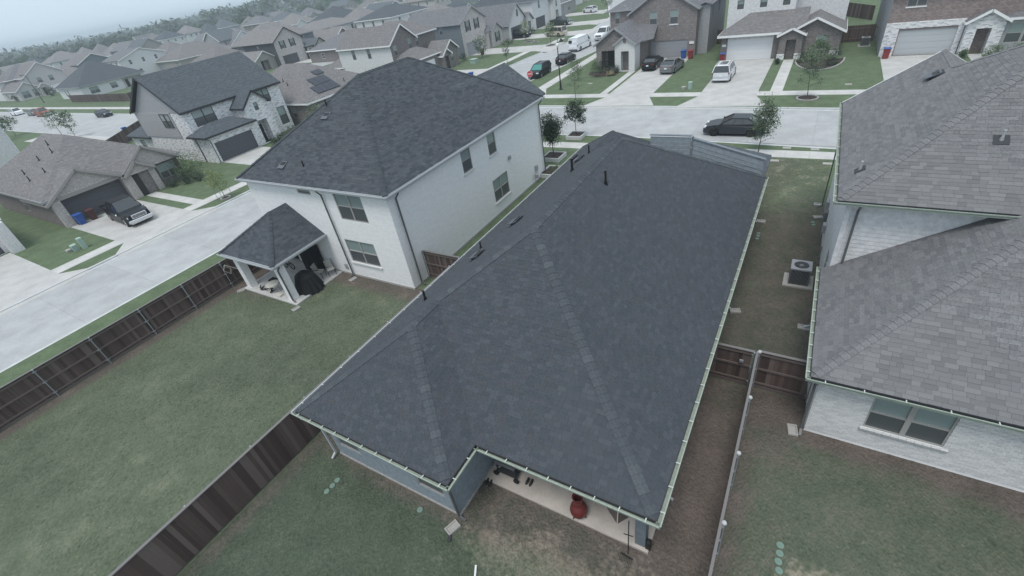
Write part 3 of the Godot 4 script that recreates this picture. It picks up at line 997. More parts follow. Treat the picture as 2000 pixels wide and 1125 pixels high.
# fence from a to b: pickets on one face, rails and steel posts on the side «inner» points to
func fence(called: String, label: String, a: Vector2, b: Vector2, inner: Vector2, h := 1.83, opt := {}) -> Node3D:
	var d := (b - a).normalized(); var l := (b - a).length()
	var o := thing(called, label, "fence", opt.get("group", ""), Vector3((a.x + b.x) * 0.5, 0, (a.y + b.y) * 0.5))
	var d3 := Vector3(d.x, 0, d.y); var i3 := Vector3(inner.x, 0, inner.y)
	var bs := Basis(d3, Vector3.UP, d3.cross(Vector3.UP))
	var st: float = opt.get("step", 0.142)
	var n := int(l / st)
	for k in n:
		var t := (k + 0.5) * st
		var jit := rng.randf_range(-0.012, 0.012)
		piece("picket", picket_mesh, M.pickets[rng.randi() % M.pickets.size()], o, Transform3D(bs * Basis.from_scale(Vector3((st - rng.randf_range(-0.001, 0.004)) / 0.14, (h - 0.10 + jit) / 1.8, 1)), Vector3(a.x + d.x * t, 0.07, a.y + d.y * t) - i3 * rng.randf_range(0.0, 0.004)))
	for y in opt.get("rails", [0.28, 1.0, h - 0.12]):
		var g := Geo.new()
		g.bar(Vector3(a.x, y, a.y) + i3 * 0.036, Vector3(b.x, y, b.y) + i3 * 0.036, 0.04, 0.085)
		put("rail", g, M.rail_wood, o)
	var kb := Geo.new()
	kb.bar(Vector3(a.x, 0.08, a.y) + i3 * 0.03, Vector3(b.x, 0.08, b.y) + i3 * 0.03, 0.03, 0.15)
	put("kick_board", kb, M.rail_wood, o)
	if opt.get("cap", true):
		var g := Geo.new()
		g.bar(Vector3(a.x, h + 0.012, a.y) + i3 * 0.02, Vector3(b.x, h + 0.012, b.y) + i3 * 0.02, opt.get("cap_width", 0.11), 0.03)
		put("cap_rail", g, M.rail_pale, o)
	var sp: float = opt.get("post", 2.44)
	var m := int(round(l / sp))
	for k in m + 1:
		var p := a + d * (l * k / maxi(1, m))
		var g := Geo.new()
		var c := Vector3(p.x, 0, p.y) + i3 * 0.09
		g.tube(c, c + Vector3.UP * (h + 0.0), 0.028, 0.028, 8)
		g.ball(c + Vector3.UP * (h + 0.01), Vector3(0.045, 0.035, 0.045), 8, 5)
		for y in opt.get("rails", [0.28, 1.0, h - 0.12]): g.box(c + Vector3.UP * y - i3 * 0.02, (d3.abs() * 0.16) + Vector3.UP * 0.06 + i3.abs() * 0.05)
		var po := put("post", g, M.galv, o)
		if opt.get("white_caps", false):
			var q := Geo.new()
			q.lathe(c + Vector3.UP * (h - 0.02), [Vector2(0.06, 0.0), Vector2(0.066, 0.05), Vector2(0.05, 0.085), Vector2(0.0, 0.1)], 12)
			put("post_cap", q, M.cap_white, po)
	return o

func splash_block(x: float, z: float, yaw: float, label: String):
	var g := Geo.new()
	g.boxr(-0.2, 0.2, 0, 0.035, -0.11, 0.11)
	for s in [-1, 1]: g.slab(-0.2, 0.2, 0.0, 0.08, s * 0.125 - 0.025, s * 0.125 + 0.025, 0.012)
	for s in [-1, 1]: g.slab(s * 0.2 - 0.025, s * 0.2 + 0.025, 0, 0.082, -0.152, 0.152, 0.012)
	var o := put("splash_block", g, M.concrete_pale)
	tag(o, label, "splash block", "")
	o.position = Vector3(x, 0.008, z); o.rotation.y = deg_to_rad(yaw)

func cover(x: float, z: float, label: String, group := ""):
	var g := Geo.new()
	g.lathe(Vector3(x, 0.0, z), [Vector2(0.10, 0.0), Vector2(0.10, 0.03), Vector2(0.085, 0.042), Vector2(0.0, 0.042)], 16)
	g.box(Vector3(x, 0.05, z), Vector3(0.06, 0.012, 0.02))
	tag(put("valve_cover", g, M.valve_green), label, "valve cover", group)

func pipe_vent(deck_root: Node, at: Vector3, h: float, m: Material, r := 0.04):
	var g := Geo.new()
	g.tube(at - Vector3.UP * 0.1, at + Vector3.UP * h, r, r, 10)
	g.tube(at + Vector3.UP * h, at + Vector3.UP * (h + 0.03), r * 1.25, r * 1.25, 10)
	g.tube(at - Vector3.UP * 0.12, at + Vector3.UP * 0.14, r * 2.6, r * 1.2, 10)
	put("vent_pipe", g, m, deck_root)

# low box vent on a slope; down = direction that runs down the slope
func box_vent(root: Node, at: Vector3, down: Vector3, nn: Vector3, m: Material):
	var u := nn.cross(down).normalized()
	var bs := Basis(u, nn, u.cross(nn))
	var g := Geo.new()
	g.box(at + nn * 0.02, Vector3(0.62, 0.012, 0.62), bs)
	g.box(at + nn * 0.07 + down * 0.02, Vector3(0.40, 0.10, 0.38), bs)
	var o := put("box_vent", g, M.black, root)
	var q := Geo.new()
	var c := at + nn * 0.15
	var a := u * 0.26; var d0 := down * 0.30; var d1 := down * -0.24
	q.poly([c - a + d0, c + a + d0, c + a + d1 - nn * 0.07, c - a + d1 - nn * 0.07], nn)
	for s in [-1, 1]: q.poly([c + a * s + d0, c + a * s + d1 - nn * 0.07, c + a * s + d1 - nn * 0.13, c + a * s + d0 - nn * 0.03], u * s)
	q.poly([c - a + d0, c + a + d0, c + a + d0 - nn * 0.03, c - a + d0 - nn * 0.03], down)
	put("vent_hood", q, M.vent_hood, o)
	
func ac_unit(x: float, z: float, label: String):
	var p := Geo.new()
	p.slab(x - 0.62, x + 0.62, 0.0, 0.10, z - 0.55, z + 0.55, 0.02)
	tag(put("equipment_pad", p, M.concrete_pale), "concrete pad under the " + label, "pad")
	var o := thing("air_conditioner", label, "air conditioner", "", Vector3(x, 0.1, z))
	var g := Geo.new()
	g.boxr(x - 0.38, x + 0.38, 0.10, 0.93, z - 0.38, z + 0.38)
	put("core", g, M.ac_dark, o)
	for s in [[1, 0], [-1, 0], [0, 1], [0, -1]]:
		for k in 15:
			var q := Geo.new()
			var t := -0.36 + 0.72 * k / 14.0
			var c := Vector3(x + s[0] * 0.39 + absf(s[1]) * t, 0.52, z + s[1] * 0.39 + absf(s[0]) * t)
			q.box(c, Vector3(0.02, 0.8, 0.02))
			put("guard_bar", q, M.ac_grey, o)
	for s in [[1, 1], [1, -1], [-1, 1], [-1, -1]]:
		var q := Geo.new()
		q.box(Vector3(x + s[0] * 0.385, 0.52, z + s[1] * 0.385), Vector3(0.05, 0.84, 0.05))
		put("corner_post", q, M.ac_grey, o)
	var t := Geo.new()
	var ring := []
	for k in 24:
		var a0 := TAU * k / 24.0; var a1 := TAU * (k + 1) / 24.0
		var c0 := Vector3(cos(a0), 0, sin(a0)); var c1 := Vector3(cos(a1), 0, sin(a1))
		var m0 := maxf(absf(c0.x), absf(c0.z)); var m1 := maxf(absf(c1.x), absf(c1.z))
		var cc := Vector3(x, 0.97, z)
		t.poly([cc + c0 * 0.31, cc + c1 * 0.31, cc + c1 / m1 * 0.42, cc + c0 / m0 * 0.42], Vector3.UP)
		t.poly([cc + c0 / m0 * 0.42, cc + c1 / m1 * 0.42, cc + c1 / m1 * 0.42 - Vector3.UP * 0.07, cc + c0 / m0 * 0.42 - Vector3.UP * 0.07], c0)
		t.poly([cc + c0 * 0.31, cc + c1 * 0.31, cc + c1 * 0.31 - Vector3.UP * 0.06, cc + c0 * 0.31 - Vector3.UP * 0.06], -c0)
	put("lid", t, M.ac_light, o)
	var f := Geo.new()
	f.lathe(Vector3(x, 0.94, z), [Vector2(0.11, 0.0), Vector2(0.10, 0.03), Vector2(0.0, 0.035)], 12)
	for rr in [0.16, 0.21, 0.26, 0.305]:
		for k in 20:
			var a0 := TAU * k / 20.0; var a1 := TAU * (k + 1) / 20.0
			f.bar(Vector3(x + cos(a0) * rr, 0.968, z + sin(a0) * rr), Vector3(x + cos(a1) * rr, 0.968, z + sin(a1) * rr), 0.008, 0.008)
	for k in 6:
		var a0 := TAU * k / 6.0
		f.bar(Vector3(x + cos(a0) * 0.1, 0.965, z + sin(a0) * 0.1), Vector3(x + cos(a0) * 0.32, 0.965, z + sin(a0) * 0.32), 0.012, 0.008)
	put("fan_guard", f, M.ac_grey, o)

func utility_box(x: float, z: float, w: float, h: float, m: Material, label: String):
	var g := Geo.new()
	g.slab(x - w * 0.5, x + w * 0.5, 0, h, z - w * 0.45, z + w * 0.45, 0.03)
	g.slab(x - w * 0.56, x + w * 0.56, h - 0.12, h + 0.02, z - w * 0.5, z + w * 0.5, 0.03)
	tag(put("utility_pedestal", g, m), label, "utility box")

# white timber tree planter with soil
func planter(x: float, z: float, w: float, label: String) -> Node3D:
	var o := thing("tree_planter", label, "planter", "", Vector3(x, 0, z))
	for s in [[1, 0], [-1, 0], [0, 1], [0, -1]]:
		for k in 2:
			var g := Geo.new()
			var cx: float = x + s[0] * (w * 0.5 - 0.05); var cz: float = z + s[1] * (w * 0.5 - 0.05)
			var lx: float = 0.10 if s[0] != 0 else w - 0.202; var lz: float = 0.10 if s[1] != 0 else w
			g.slab(cx - lx * 0.5, cx + lx * 0.5, 0.005 + 0.17 * k, 0.17 + 0.17 * k, cz - lz * 0.5, cz + lz * 0.5, 0.012)
			put("timber", g, M.planter_white, o)
	var q := Geo.new()
	q.boxr(x - w * 0.5 + 0.1, x + w * 0.5 - 0.1, 0.01, 0.25, z - w * 0.5 + 0.1, z + w * 0.5 - 0.1)
	put("soil", q, M.mulch, o)
	return o

func tree_ring(x: float, z: float, r: float, label: String) -> Node3D:
	var o := thing("tree_ring", label, "tree ring", "", Vector3(x, 0, z))
	for k in 18:
		var a := TAU * k / 18.0
		var g := Geo.new()
		var c := Vector3(x + cos(a) * r, 0.05, z + sin(a) * r)
		g.box(c, Vector3(0.13, 0.13, TAU * r / 18.0 - 0.02), Basis(Vector3(cos(a), 0, sin(a)), Vector3.UP, Vector3(-sin(a), 0, cos(a))))
		put("edging_stone", g, M.concrete_pale, o)
	var s := Geo.new()
	s.lathe(Vector3(x, 0, z), [Vector2(r - 0.06, 0.0), Vector2(r - 0.06, 0.05), Vector2(0.0, 0.11)], 18)
	put("mulch", s, M.mulch, o)
	return o

func jitter_mats(cols: Array, rough: float, tex: Texture2D, size: float) -> Array:
	var r := []
	for c in cols: r.append(mat(c, rough, tex, size))
	return r

func materials():
	var fine := grey_tex(512, [[0.15, 2, 1.0, 3], [0.02, 3, 0.7, 4]], 0.80, 1.0)
	var speck := grey_tex(512, [[0.35, 1, 1.0, 7], [0.012, 3, 0.6, 8]], 0.72, 1.0)
	var blot := grey_tex(512, [[0.006, 3, 0.9, 11], [0.05, 3, 0.5, 12], [0.3, 1, 0.5, 13]], 0.87, 1.0)
	var lawn := grey_tex(1024, [[0.006, 4, 1.0, 21], [0.03, 4, 0.9, 22], [0.2, 2, 0.6, 23]], 0.76, 1.0)
	var grain := grey_tex(512, [[0.4, 1, 1.0, 31], [0.05, 2, 0.5, 32]], 0.70, 1.0)
	var bump := bump_tex(512, 0.12, 3, 41, 3.0)
	var gbump := bump_tex(512, 0.25, 3, 43, 6.0)
	M.fine = fine; M.speck = speck; M.blot = blot
	# ground
	M.terrain = mat(Color(0.10, 0.125, 0.08), 1.0, lawn, 60.0)
	M.lawn = mat(Color(0.125, 0.175, 0.098), 1.0, lawn, 9.0, gbump, 0.3)
	M.road = mat(Color(0.40, 0.425, 0.45), 0.9, blot, 9.0)
	M.joint = mat(Color(0.30, 0.31, 0.32), 1.0)
	M.slabs = jitter_mats([Color(0.40, 0.415, 0.425), Color(0.39, 0.405, 0.415), Color(0.41, 0.425, 0.435)], 0.9, blot, 7.0)
	M.drives = jitter_mats([Color(0.475, 0.475, 0.467), Color(0.463, 0.463, 0.455), Color(0.488, 0.488, 0.48)], 0.9, blot, 6.0)
	M.walks = jitter_mats([Color(0.53, 0.53, 0.52), Color(0.505, 0.505, 0.497)], 0.9, blot, 5.0)
	M.concrete_pale = mat(Color(0.41, 0.405, 0.39), 0.9, fine, 0.8)
	M.patio = mat(Color(0.50, 0.46, 0.42), 0.85, blot, 3.0)
	M.patio_white = mat(Color(0.50, 0.50, 0.50), 0.85, blot, 3.0)
	M.kerb = mat(Color(0.55, 0.57, 0.58), 0.9, blot, 3.0)
	M.mulch = mat(Color(0.085, 0.068, 0.060), 1.0, speck, 0.7, gbump, 1.0)
	# roofs
	M.t_main = [Color(0.076, 0.087, 0.104), Color(0.083, 0.094, 0.111), Color(0.069, 0.080, 0.096), Color(0.090, 0.101, 0.118), Color(0.079, 0.087, 0.100), Color(0.073, 0.086, 0.104)]
	M.t_cap = [Color(0.086, 0.098, 0.115), Color(0.080, 0.092, 0.109), Color(0.091, 0.104, 0.120), Color(0.084, 0.096, 0.112), Color(0.106, 0.120, 0.136)]
	M.t_white = [Color(0.075, 0.087, 0.104), Color(0.087, 0.099, 0.116), Color(0.062, 0.073, 0.089), Color(0.097, 0.109, 0.126), Color(0.079, 0.089, 0.104)]
	M.t_right = [Color(0.214, 0.217, 0.227), Color(0.200, 0.203, 0.213), Color(0.228, 0.231, 0.241), Color(0.184, 0.187, 0.197), Color(0.242, 0.245, 0.255), Color(0.209, 0.212, 0.222)]
	M.m_main = jitter_mats(M.t_main, 0.95, speck, 0.5)
	M.m_cap = jitter_mats(M.t_cap, 0.95, speck, 0.5)
	M.m_white = jitter_mats(M.t_white, 0.95, speck, 0.5)
	M.m_right = jitter_mats(M.t_right, 0.95, speck, 0.5)
	M.m_rcap = jitter_mats([Color(0.212, 0.215, 0.227), Color(0.226, 0.229, 0.241), Color(0.200, 0.203, 0.215)], 0.95, speck, 0.5)
	M.m_wcap = jitter_mats([Color(0.073, 0.087, 0.101), Color(0.08, 0.094, 0.108), Color(0.067, 0.08, 0.094)], 0.95, speck, 0.5)
	M.shingle_v = vmat(0.95, speck, 0.5)
	M.deck = mat(Color(0.05, 0.052, 0.06), 1.0)
	M.deck_pale = mat(Color(0.11, 0.11, 0.12), 1.0)
	var rt := unit_tex(512, 28, 14, 0.0, [Color(0.90, 0.90, 0.90), Color(0.95, 0.95, 0.95), Color(0.86, 0.86, 0.86), Color(1, 1, 1), Color(0.92, 0.92, 0.93)], Color(0.85, 0.85, 0.85), 1.0, 51, 0.4)
	for q in [["roof_charcoal", Color(0.082, 0.097, 0.112)], ["roof_grey", Color(0.20, 0.2, 0.208)], ["roof_brown", Color(0.185, 0.18, 0.183)], ["roof_mid", Color(0.165, 0.169, 0.182)], ["roof_tan", Color(0.215, 0.21, 0.212)], ["roof_slate", Color(0.115, 0.132, 0.148)]]:
		M[q[0]] = mat(q[1], 0.95, rt[0], 4.0)
	# walls
	var bt := unit_tex(512, 26, 10, 1.0, [Color(0.93, 0.93, 0.93), Color(0.88, 0.87, 0.87), Color(1, 1, 1), Color(0.84, 0.82, 0.81), Color(0.91, 0.89, 0.88)], Color(0.95, 0.95, 0.95), 1.5, 61)
	var pt := unit_tex(512, 26, 10, 1.2, [Color(0.97, 0.97, 0.97), Color(0.985, 0.985, 0.985), Color(0.96, 0.96, 0.96)], Color(0.925, 0.925, 0.925), 4.0, 62)
	var st := unit_tex(512, 22, 9, 1.6, [Color(1, 1, 1), Color(0.97, 0.97, 0.97), Color(0.84, 0.85, 0.87), Color(0.93, 0.93, 0.94), Color(0.98, 0.98, 0.98), Color(0.99, 0.99, 0.99), Color(0.74, 0.75, 0.78)], Color(0.97, 0.97, 0.97), 2.5, 63, 0.45)
	M.white_brick = mat(Color(0.82, 0.825, 0.835), 0.8, pt[0], 2.0, pt[1], 0.3)
	M.white_paint = mat(Color(0.75, 0.755, 0.765), 0.7, fine, 2.0)
	M.stone_white = mat(Color(0.72, 0.725, 0.735), 0.9, st[0], 2.2, st[1], 1.0)
	M.brick_grey = mat(Color(0.255, 0.238, 0.238), 0.9, bt[0], 2.0, bt[1], 1.0)
	M.brick_red = mat(Color(0.285, 0.24, 0.232), 0.9, bt[0], 2.0, bt[1], 1.0)
	M.brick_brown = mat(Color(0.225, 0.208, 0.205), 0.9, bt[0], 2.0, bt[1], 1.0)
	M.brick_pale = mat(Color(0.55, 0.53, 0.53), 0.9, bt[0], 2.0, bt[1], 1.0)
	M.brick_pebble = mat(Color(0.52, 0.495, 0.485), 0.9, bt[0], 1.2, bt[1], 1.0)
	M.siding_white = mat(Color(0.77, 0.78, 0.795), 0.7, fine, 3.0)
	M.siding_grey = mat(Color(0.42, 0.43, 0.45), 0.75, fine, 3.0)
	M.siding_dark = mat(Color(0.085, 0.09, 0.105), 0.75, fine, 3.0)
	M.siding_blue = mat(Color(0.34, 0.395, 0.44), 0.75, fine, 3.0)
	M.siding_steel = mat(Color(0.20, 0.235, 0.27), 0.75, fine, 3.0)
	M.siding_pale = mat(Color(0.58, 0.565, 0.57), 0.75, fine, 3.0)
	M.siding_tan = mat(Color(0.40, 0.385, 0.375), 0.75, fine, 3.0)
	M.main_wall = mat(Color(0.30, 0.35, 0.395), 0.8, fine, 2.5, bump, 0.25)
	M.slab_edge = mat(Color(0.42, 0.41, 0.40), 0.9, fine, 1.0)
	# trim
	M.white_trim = mat(Color(0.74, 0.75, 0.76), 0.5)
	M.grey_trim = mat(Color(0.30, 0.31, 0.33), 0.5)
	M.dark_trim = mat(Color(0.035, 0.037, 0.043), 0.5)
	M.taupe_trim = mat(Color(0.30, 0.285, 0.275), 0.6)
	M.black = mat(Color(0.015, 0.016, 0.018), 0.5)
	M.frame_taupe = mat(Color(0.33, 0.325, 0.315), 0.5)
	M.frame_dark = mat(Color(0.05, 0.052, 0.056), 0.5)
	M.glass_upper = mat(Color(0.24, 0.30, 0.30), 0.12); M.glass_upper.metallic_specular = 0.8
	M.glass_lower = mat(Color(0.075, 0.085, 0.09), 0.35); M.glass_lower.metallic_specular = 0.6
	M.gutter_green = mat(Color(0.33, 0.385, 0.335), 0.6, fine, 1.5)
	M.gutter_white = mat(Color(0.42, 0.445, 0.465), 0.55)
	M.gutter_dark = mat(Color(0.10, 0.105, 0.11), 0.45)
	M.hanger = mat(Color(0.46, 0.505, 0.465), 0.6)
	M.door_grey = mat(Color(0.27, 0.285, 0.31), 0.6)
	M.door_charcoal = mat(Color(0.085, 0.088, 0.10), 0.6)
	M.door_pale = mat(Color(0.43, 0.45, 0.475), 0.6)
	M.door_white = mat(Color(0.70, 0.71, 0.73), 0.55)
	M.door_dark = mat(Color(0.03, 0.028, 0.028), 0.5)
	M.soffit = mat(Color(0.35, 0.36, 0.37), 0.8)
	# fences
	M.pickets = jitter_mats([Color(0.112, 0.079, 0.071), Color(0.130, 0.092, 0.084), Color(0.092, 0.064, 0.058), Color(0.150, 0.110, 0.101), Color(0.120, 0.087, 0.081), Color(0.082, 0.058, 0.053), Color(0.190, 0.150, 0.138)], 0.9, grain, 0.5)
	M.rail_wood = mat(Color(0.18, 0.145, 0.135), 0.9, grain, 0.5)
	M.cap_white = mat(Color(0.40, 0.415, 0.43), 0.5)
	M.rail_pale = mat(Color(0.23, 0.22, 0.22), 0.85, grain, 0.5)
	M.galv = mat(Color(0.26, 0.29, 0.31), 0.5); M.galv.metallic = 0.3
	M.steel = mat(Color(0.5, 0.5, 0.52), 0.3); M.steel.metallic = 0.8
	# vehicles
	M.vent_white = mat(Color(0.36, 0.37, 0.38), 0.6)
	for q in [["paint_black", Color(0.012, 0.014, 0.018)], ["paint_graphite", Color(0.034, 0.039, 0.046)], ["paint_navy", Color(0.025, 0.032, 0.042)], ["paint_silver", Color(0.60, 0.62, 0.65)], ["paint_white", Color(0.72, 0.74, 0.77)], ["paint_beige", Color(0.46, 0.42, 0.36)], ["paint_rust", Color(0.26, 0.075, 0.04)], ["paint_grey", Color(0.14, 0.15, 0.16)], ["paint_green", Color(0.03, 0.045, 0.042)], ["paint_red", Color(0.18, 0.03, 0.035)]]:
		var m := mat(q[1], 0.35)
		m.clearcoat_enabled = true; m.clearcoat = 0.4; m.clearcoat_roughness = 0.1; m.metallic_specular = 0.3
		if q[1].g < 0.1:
			m.clearcoat = 0.22; m.metallic_specular = 0.2
		M[q[0]] = m
	M.car_glass = mat(Color(0.025, 0.03, 0.034), 0.06); M.car_glass.metallic_specular = 0.7
	M.teal_screen = mat(Color(0.07, 0.23, 0.215), 0.25)
	M.tyre = mat(Color(0.016, 0.016, 0.017), 0.85)
	M.rim = mat(Color(0.42, 0.43, 0.45), 0.3); M.rim.metallic = 0.7
	M.rim_black = mat(Color(0.03, 0.03, 0.03), 0.4)
	M.chrome = mat(Color(0.62, 0.64, 0.66), 0.18); M.chrome.metallic = 0.85
	M.lamp_clear = mat(Color(0.62, 0.65, 0.68), 0.12)
	M.lamp_red = mat(Color(0.22, 0.02, 0.02), 0.2)
	# plants
	var lf := vmat(0.8)
	lf.backlight_enabled = true; lf.backlight = Color(0.25, 0.3, 0.18)
	lf.cull_mode = BaseMaterial3D.CULL_DISABLED
	M.leaf = lf
	M.bark = mat(Color(0.12, 0.105, 0.09), 0.95, grain, 0.3)
	# small things
	M.bin_blue = mat(Color(0.03, 0.085, 0.30), 0.45)
	M.bin_brown = mat(Color(0.075, 0.03, 0.03), 0.5)
	M.bin_red = mat(Color(0.24, 0.035, 0.035), 0.45)
	M.valve_green = mat(Color(0.15, 0.225, 0.19), 0.8)
	M.ped_green = mat(Color(0.30, 0.40, 0.36), 0.6)
	M.ac_dark = mat(Color(0.04, 0.043, 0.047), 0.7)
	M.ac_grey = mat(Color(0.13, 0.138, 0.15), 0.5)
	M.ac_light = mat(Color(0.27, 0.28, 0.30), 0.5)
	M.planter_white = mat(Color(0.62, 0.63, 0.63), 0.7, fine, 1.0)
	M.terracotta = mat(Color(0.145, 0.030, 0.028), 0.4, blot, 0.6)
	M.solar = mat(Color(0.03, 0.036, 0.05), 0.3); M.solar.metallic_specular = 0.4
	M.sign_red = mat(Color(0.50, 0.045, 0.055), 0.5)
	M.fabric_black = mat(Color(0.014, 0.015, 0.018), 0.8, fine, 0.5)
	M.fabric_pale = mat(Color(0.48, 0.47, 0.43), 0.9)
	M.vent_hood = mat(Color(0.10, 0.112, 0.13), 0.6)
	M.stones = jitter_mats([Color(0.5, 0.48, 0.45), Color(0.36, 0.33, 0.31), Color(0.62, 0.61, 0.59)], 0.9, fine, 0.5)
	M.lamp_glass = mat(Color(0.7, 0.72, 0.72), 0.3)
	# shared small meshes
	var g := Geo.new()
	var h := 0.014
	var a := Vector3(0, h, 0); var b := Vector3(1, h, 0); var c := Vector3(1, 0.004, -1); var d := Vector3(0, 0.004, -1)
	g.poly([a, b, c, d], Vector3.UP)
	g.poly([Vector3.ZERO, Vector3(1, 0, 0), b, a], Vector3.BACK)
	g.poly([Vector3.ZERO, a, d, Vector3(0, 0, -1)], Vector3.LEFT)
	g.poly([Vector3(1, 0, 0), b, c, Vector3(1, 0, -1)], Vector3.RIGHT)
	wedge_mesh = g.mesh()
	M.tuft = vmat(0.9)
	M.tuft.cull_mode = BaseMaterial3D.CULL_DISABLED
	var tg := Geo.new()
	for k in 5:
		var an := TAU * k / 5.0 + 0.3 * (k % 2)
		var dd := Vector3(cos(an), 0, sin(an)); var ee := Vector3(-sin(an), 0, cos(an)) * 0.009
		var b0 := dd * 0.012; var tip := dd * (0.045 + 0.01 * (k % 3)) + Vector3.UP * (0.030 + 0.010 * (k % 2))
		tg.tri3(b0 - ee, b0 + ee, tip, Vector3.UP, Vector3.UP, Vector3.UP, Vector2(), Vector2(), Vector2())
	tuft_mesh = tg.mesh()
	var p := Geo.new()
	p.box(Vector3(0, 0.9, 0), Vector3(0.14, 1.8, 0.018))
	picket_mesh = p.mesh()

func smooth(a: float, b: float, x: float) -> float:
	var t := clampf((x - a) / (b - a), 0.0, 1.0)
	return t * t * (3.0 - 2.0 * t)

# turf and bare earth of one yard: a texture of where grass grows and where it is worn away
func yard_sheet(called: String, x0: float, x1: float, z0: float, z1: float, ppm: float, which: int, y := 0.004):
	var w := int((x1 - x0) * ppm); var h := int((z1 - z0) * ppm)
	var n1 := noise_bytes(512, 0.008, 4, 101 + which); var n2 := noise_bytes(512, 0.03, 4, 102 + which)
	var n3 := noise_bytes(512, 0.16, 3, 103 + which); var n4 := noise_bytes(512, 0.5, 1, 104 + which)
	var d := PackedByteArray(); d.resize(w * h * 3)
	var k := 0
	for j in h:
		var z := z0 + (j + 0.5) / ppm
		for i in w:
			var x := x0 + (i + 0.5) / ppm
			var at := (j % 512) * 512 + (i % 512)
			var at2 := ((j / 3) % 512) * 512 + ((i / 3) % 512)
			var a := n1[at2] / 255.0 - 0.5; var b := n2[at] / 255.0 - 0.5; var c := n3[at] / 255.0 - 0.5; var e := n4[at] / 255.0 - 0.5
			var worn := 0.0    # bare earth
			var straw := 0.0   # dry grass
			var lush := 0.0
			if which == 0:     # corner house's yard
				worn = maxf(smooth(-28.7, -29.3, x), smooth(-13.4, -14.3, z) * 0.9) + smooth(-24, -28, x) * smooth(-9.5, -12.5, z) * 0.8
				straw = smooth(0.05, 0.35, a + b * 0.6) * 0.15
				lush = 0.30 + smooth(0.0, 0.4, -a) * 0.12
			elif which == 1:   # yard behind the middle house
				if x < -1.65:
					worn = smooth(-6.0, -6.5, z) * smooth(-7.6, -7.2, x) * 0.9 + smooth(-5.7, -6.4, z + a * 1.6) * 0.6 * smooth(-7.6, -7.0, x)
					worn = maxf(worn, smooth(-4.1, -5.0, z + a * 1.2) * 0.75)
					worn = maxf(worn, smooth(-13.6, -14.3, x) * 0.5)
					var dx := x + 4.2; var dz := z + 4.6
					straw = smooth(1.9, 0.3, sqrt(dx * dx * 0.35 + dz * dz * 1.6) - (b + c) * 1.6) * 0.42
					dx = x + 2.3; dz = z + 4.9
					straw = maxf(straw, smooth(1.2, 0.2, sqrt(dx * dx + dz * dz) - (b + c) * 1.4) * 0.4)
					lush = 0.90 + a * 0.3
				else:
					worn = 0.85 + a * 0.5
					lush = 0.8
					straw = smooth(-7.0, -5.0, z) * smooth(0.1, 0.4, b + c) * 0.8
			elif which == 2:   # side passage
				worn = smooth(-32.0, -26.0, z + a * 4.0) * (0.66 + a * 0.5)
				worn -= smooth(0.1, 0.3, b + a) * 0.5 * smooth(0.4, -1.0, x)
				worn += smooth(-30.0, -32.0, z) * smooth(0.6, -1.2, x + b * 2.0) * 0.35
				straw = smooth(-29.0, -33.0, z) * smooth(0.1, 0.4, b + c * 0.6) * 0.4
				lush = 0.55 * smooth(-31, -27, z) + 0.15
			else:              # right-hand yard
				worn = maxf(smooth(1.0, 0.3, x + a * 0.6) * 0.6, smooth(-11.6, -12.5, z + a * 1.5) * 0.8)
				worn = maxf(worn, smooth(-10.5, -13.5, z + x * -0.4) * smooth(2.6, 1.0, x) * 0.7)
				var dx2 := x - 2.6; var dz2 := z + 7.7
				straw = smooth(0.9, 0.1, sqrt(dx2 * dx2 + dz2 * dz2 * 2.0) - (b + c) * 0.8) * 0.7
				worn += smooth(0.1, 0.4, a) * 0.15 + 0.22
				lush = 0.60
			worn = clampf(worn + (b * 0.7 + c * 0.5) * (0.4 + 0.6 * sin(clampf(worn, 0, 1) * PI)), 0, 1)
			straw = clampf(straw, 0, 1)
			lush = clampf(lush, 0, 1)
			var r := lerpf(0.385, 0.288, lush); var g := lerpf(0.418, 0.325, lush); var bl := lerpf(0.350, 0.277, lush)
			r = lerpf(r, 0.362, worn); g = lerpf(g, 0.335, worn); bl = lerpf(bl, 0.318, worn)
			r = lerpf(r, 0.54, straw); g = lerpf(g, 0.515, straw); bl = lerpf(bl, 0.46, straw)
			var v := 1.0 + a * 0.16 + b * 0.14 + c * 0.16 + e * 0.14
			d[k] = int(clampf(r * v, 0, 1) * 255); d[k + 1] = int(clampf(g * v, 0, 1) * 255); d[k + 2] = int(clampf(bl * v, 0, 1) * 255)
			k += 3
	var tex := ImageTexture.create_from_image(Image.create_from_data(w, h, false, Image.FORMAT_RGB8, d))
	var m := StandardMaterial3D.new()
	m.albedo_texture = tex; m.roughness = 1.0; m.metallic_specular = 0.1
	var nb := bump_tex(512, 0.3, 2, 300 + which, 5.0)
	m.normal_enabled = true; m.normal_texture = nb; m.normal_scale = 0.35
	m.uv1_scale = Vector3(1, 1, 1)
	var g := Geo.new()
	var p := [Vector3(x0, y, z0), Vector3(x1, y, z0), Vector3(x1, y, z1), Vector3(x0, y, z1)]
	var t := [Vector2(0, 0), Vector2(1, 0), Vector2(1, 1), Vector2(0, 1)]
	g.tri3(p[0], p[1], p[2], Vector3.UP, Vector3.UP, Vector3.UP, t[0], t[1], t[2])
	g.tri3(p[0], p[2], p[3], Vector3.UP, Vector3.UP, Vector3.UP, t[0], t[2], t[3])
	struct(called, g, m)
	# tufts stand where the turf is not worn away; each takes the tone of the turf it grows from
	var tufts := PackedVector3Array(); var cols := PackedColorArray()
	var rr := RandomNumberGenerator.new(); rr.seed = 600 + which
	var zb := minf(z1, 2.5)
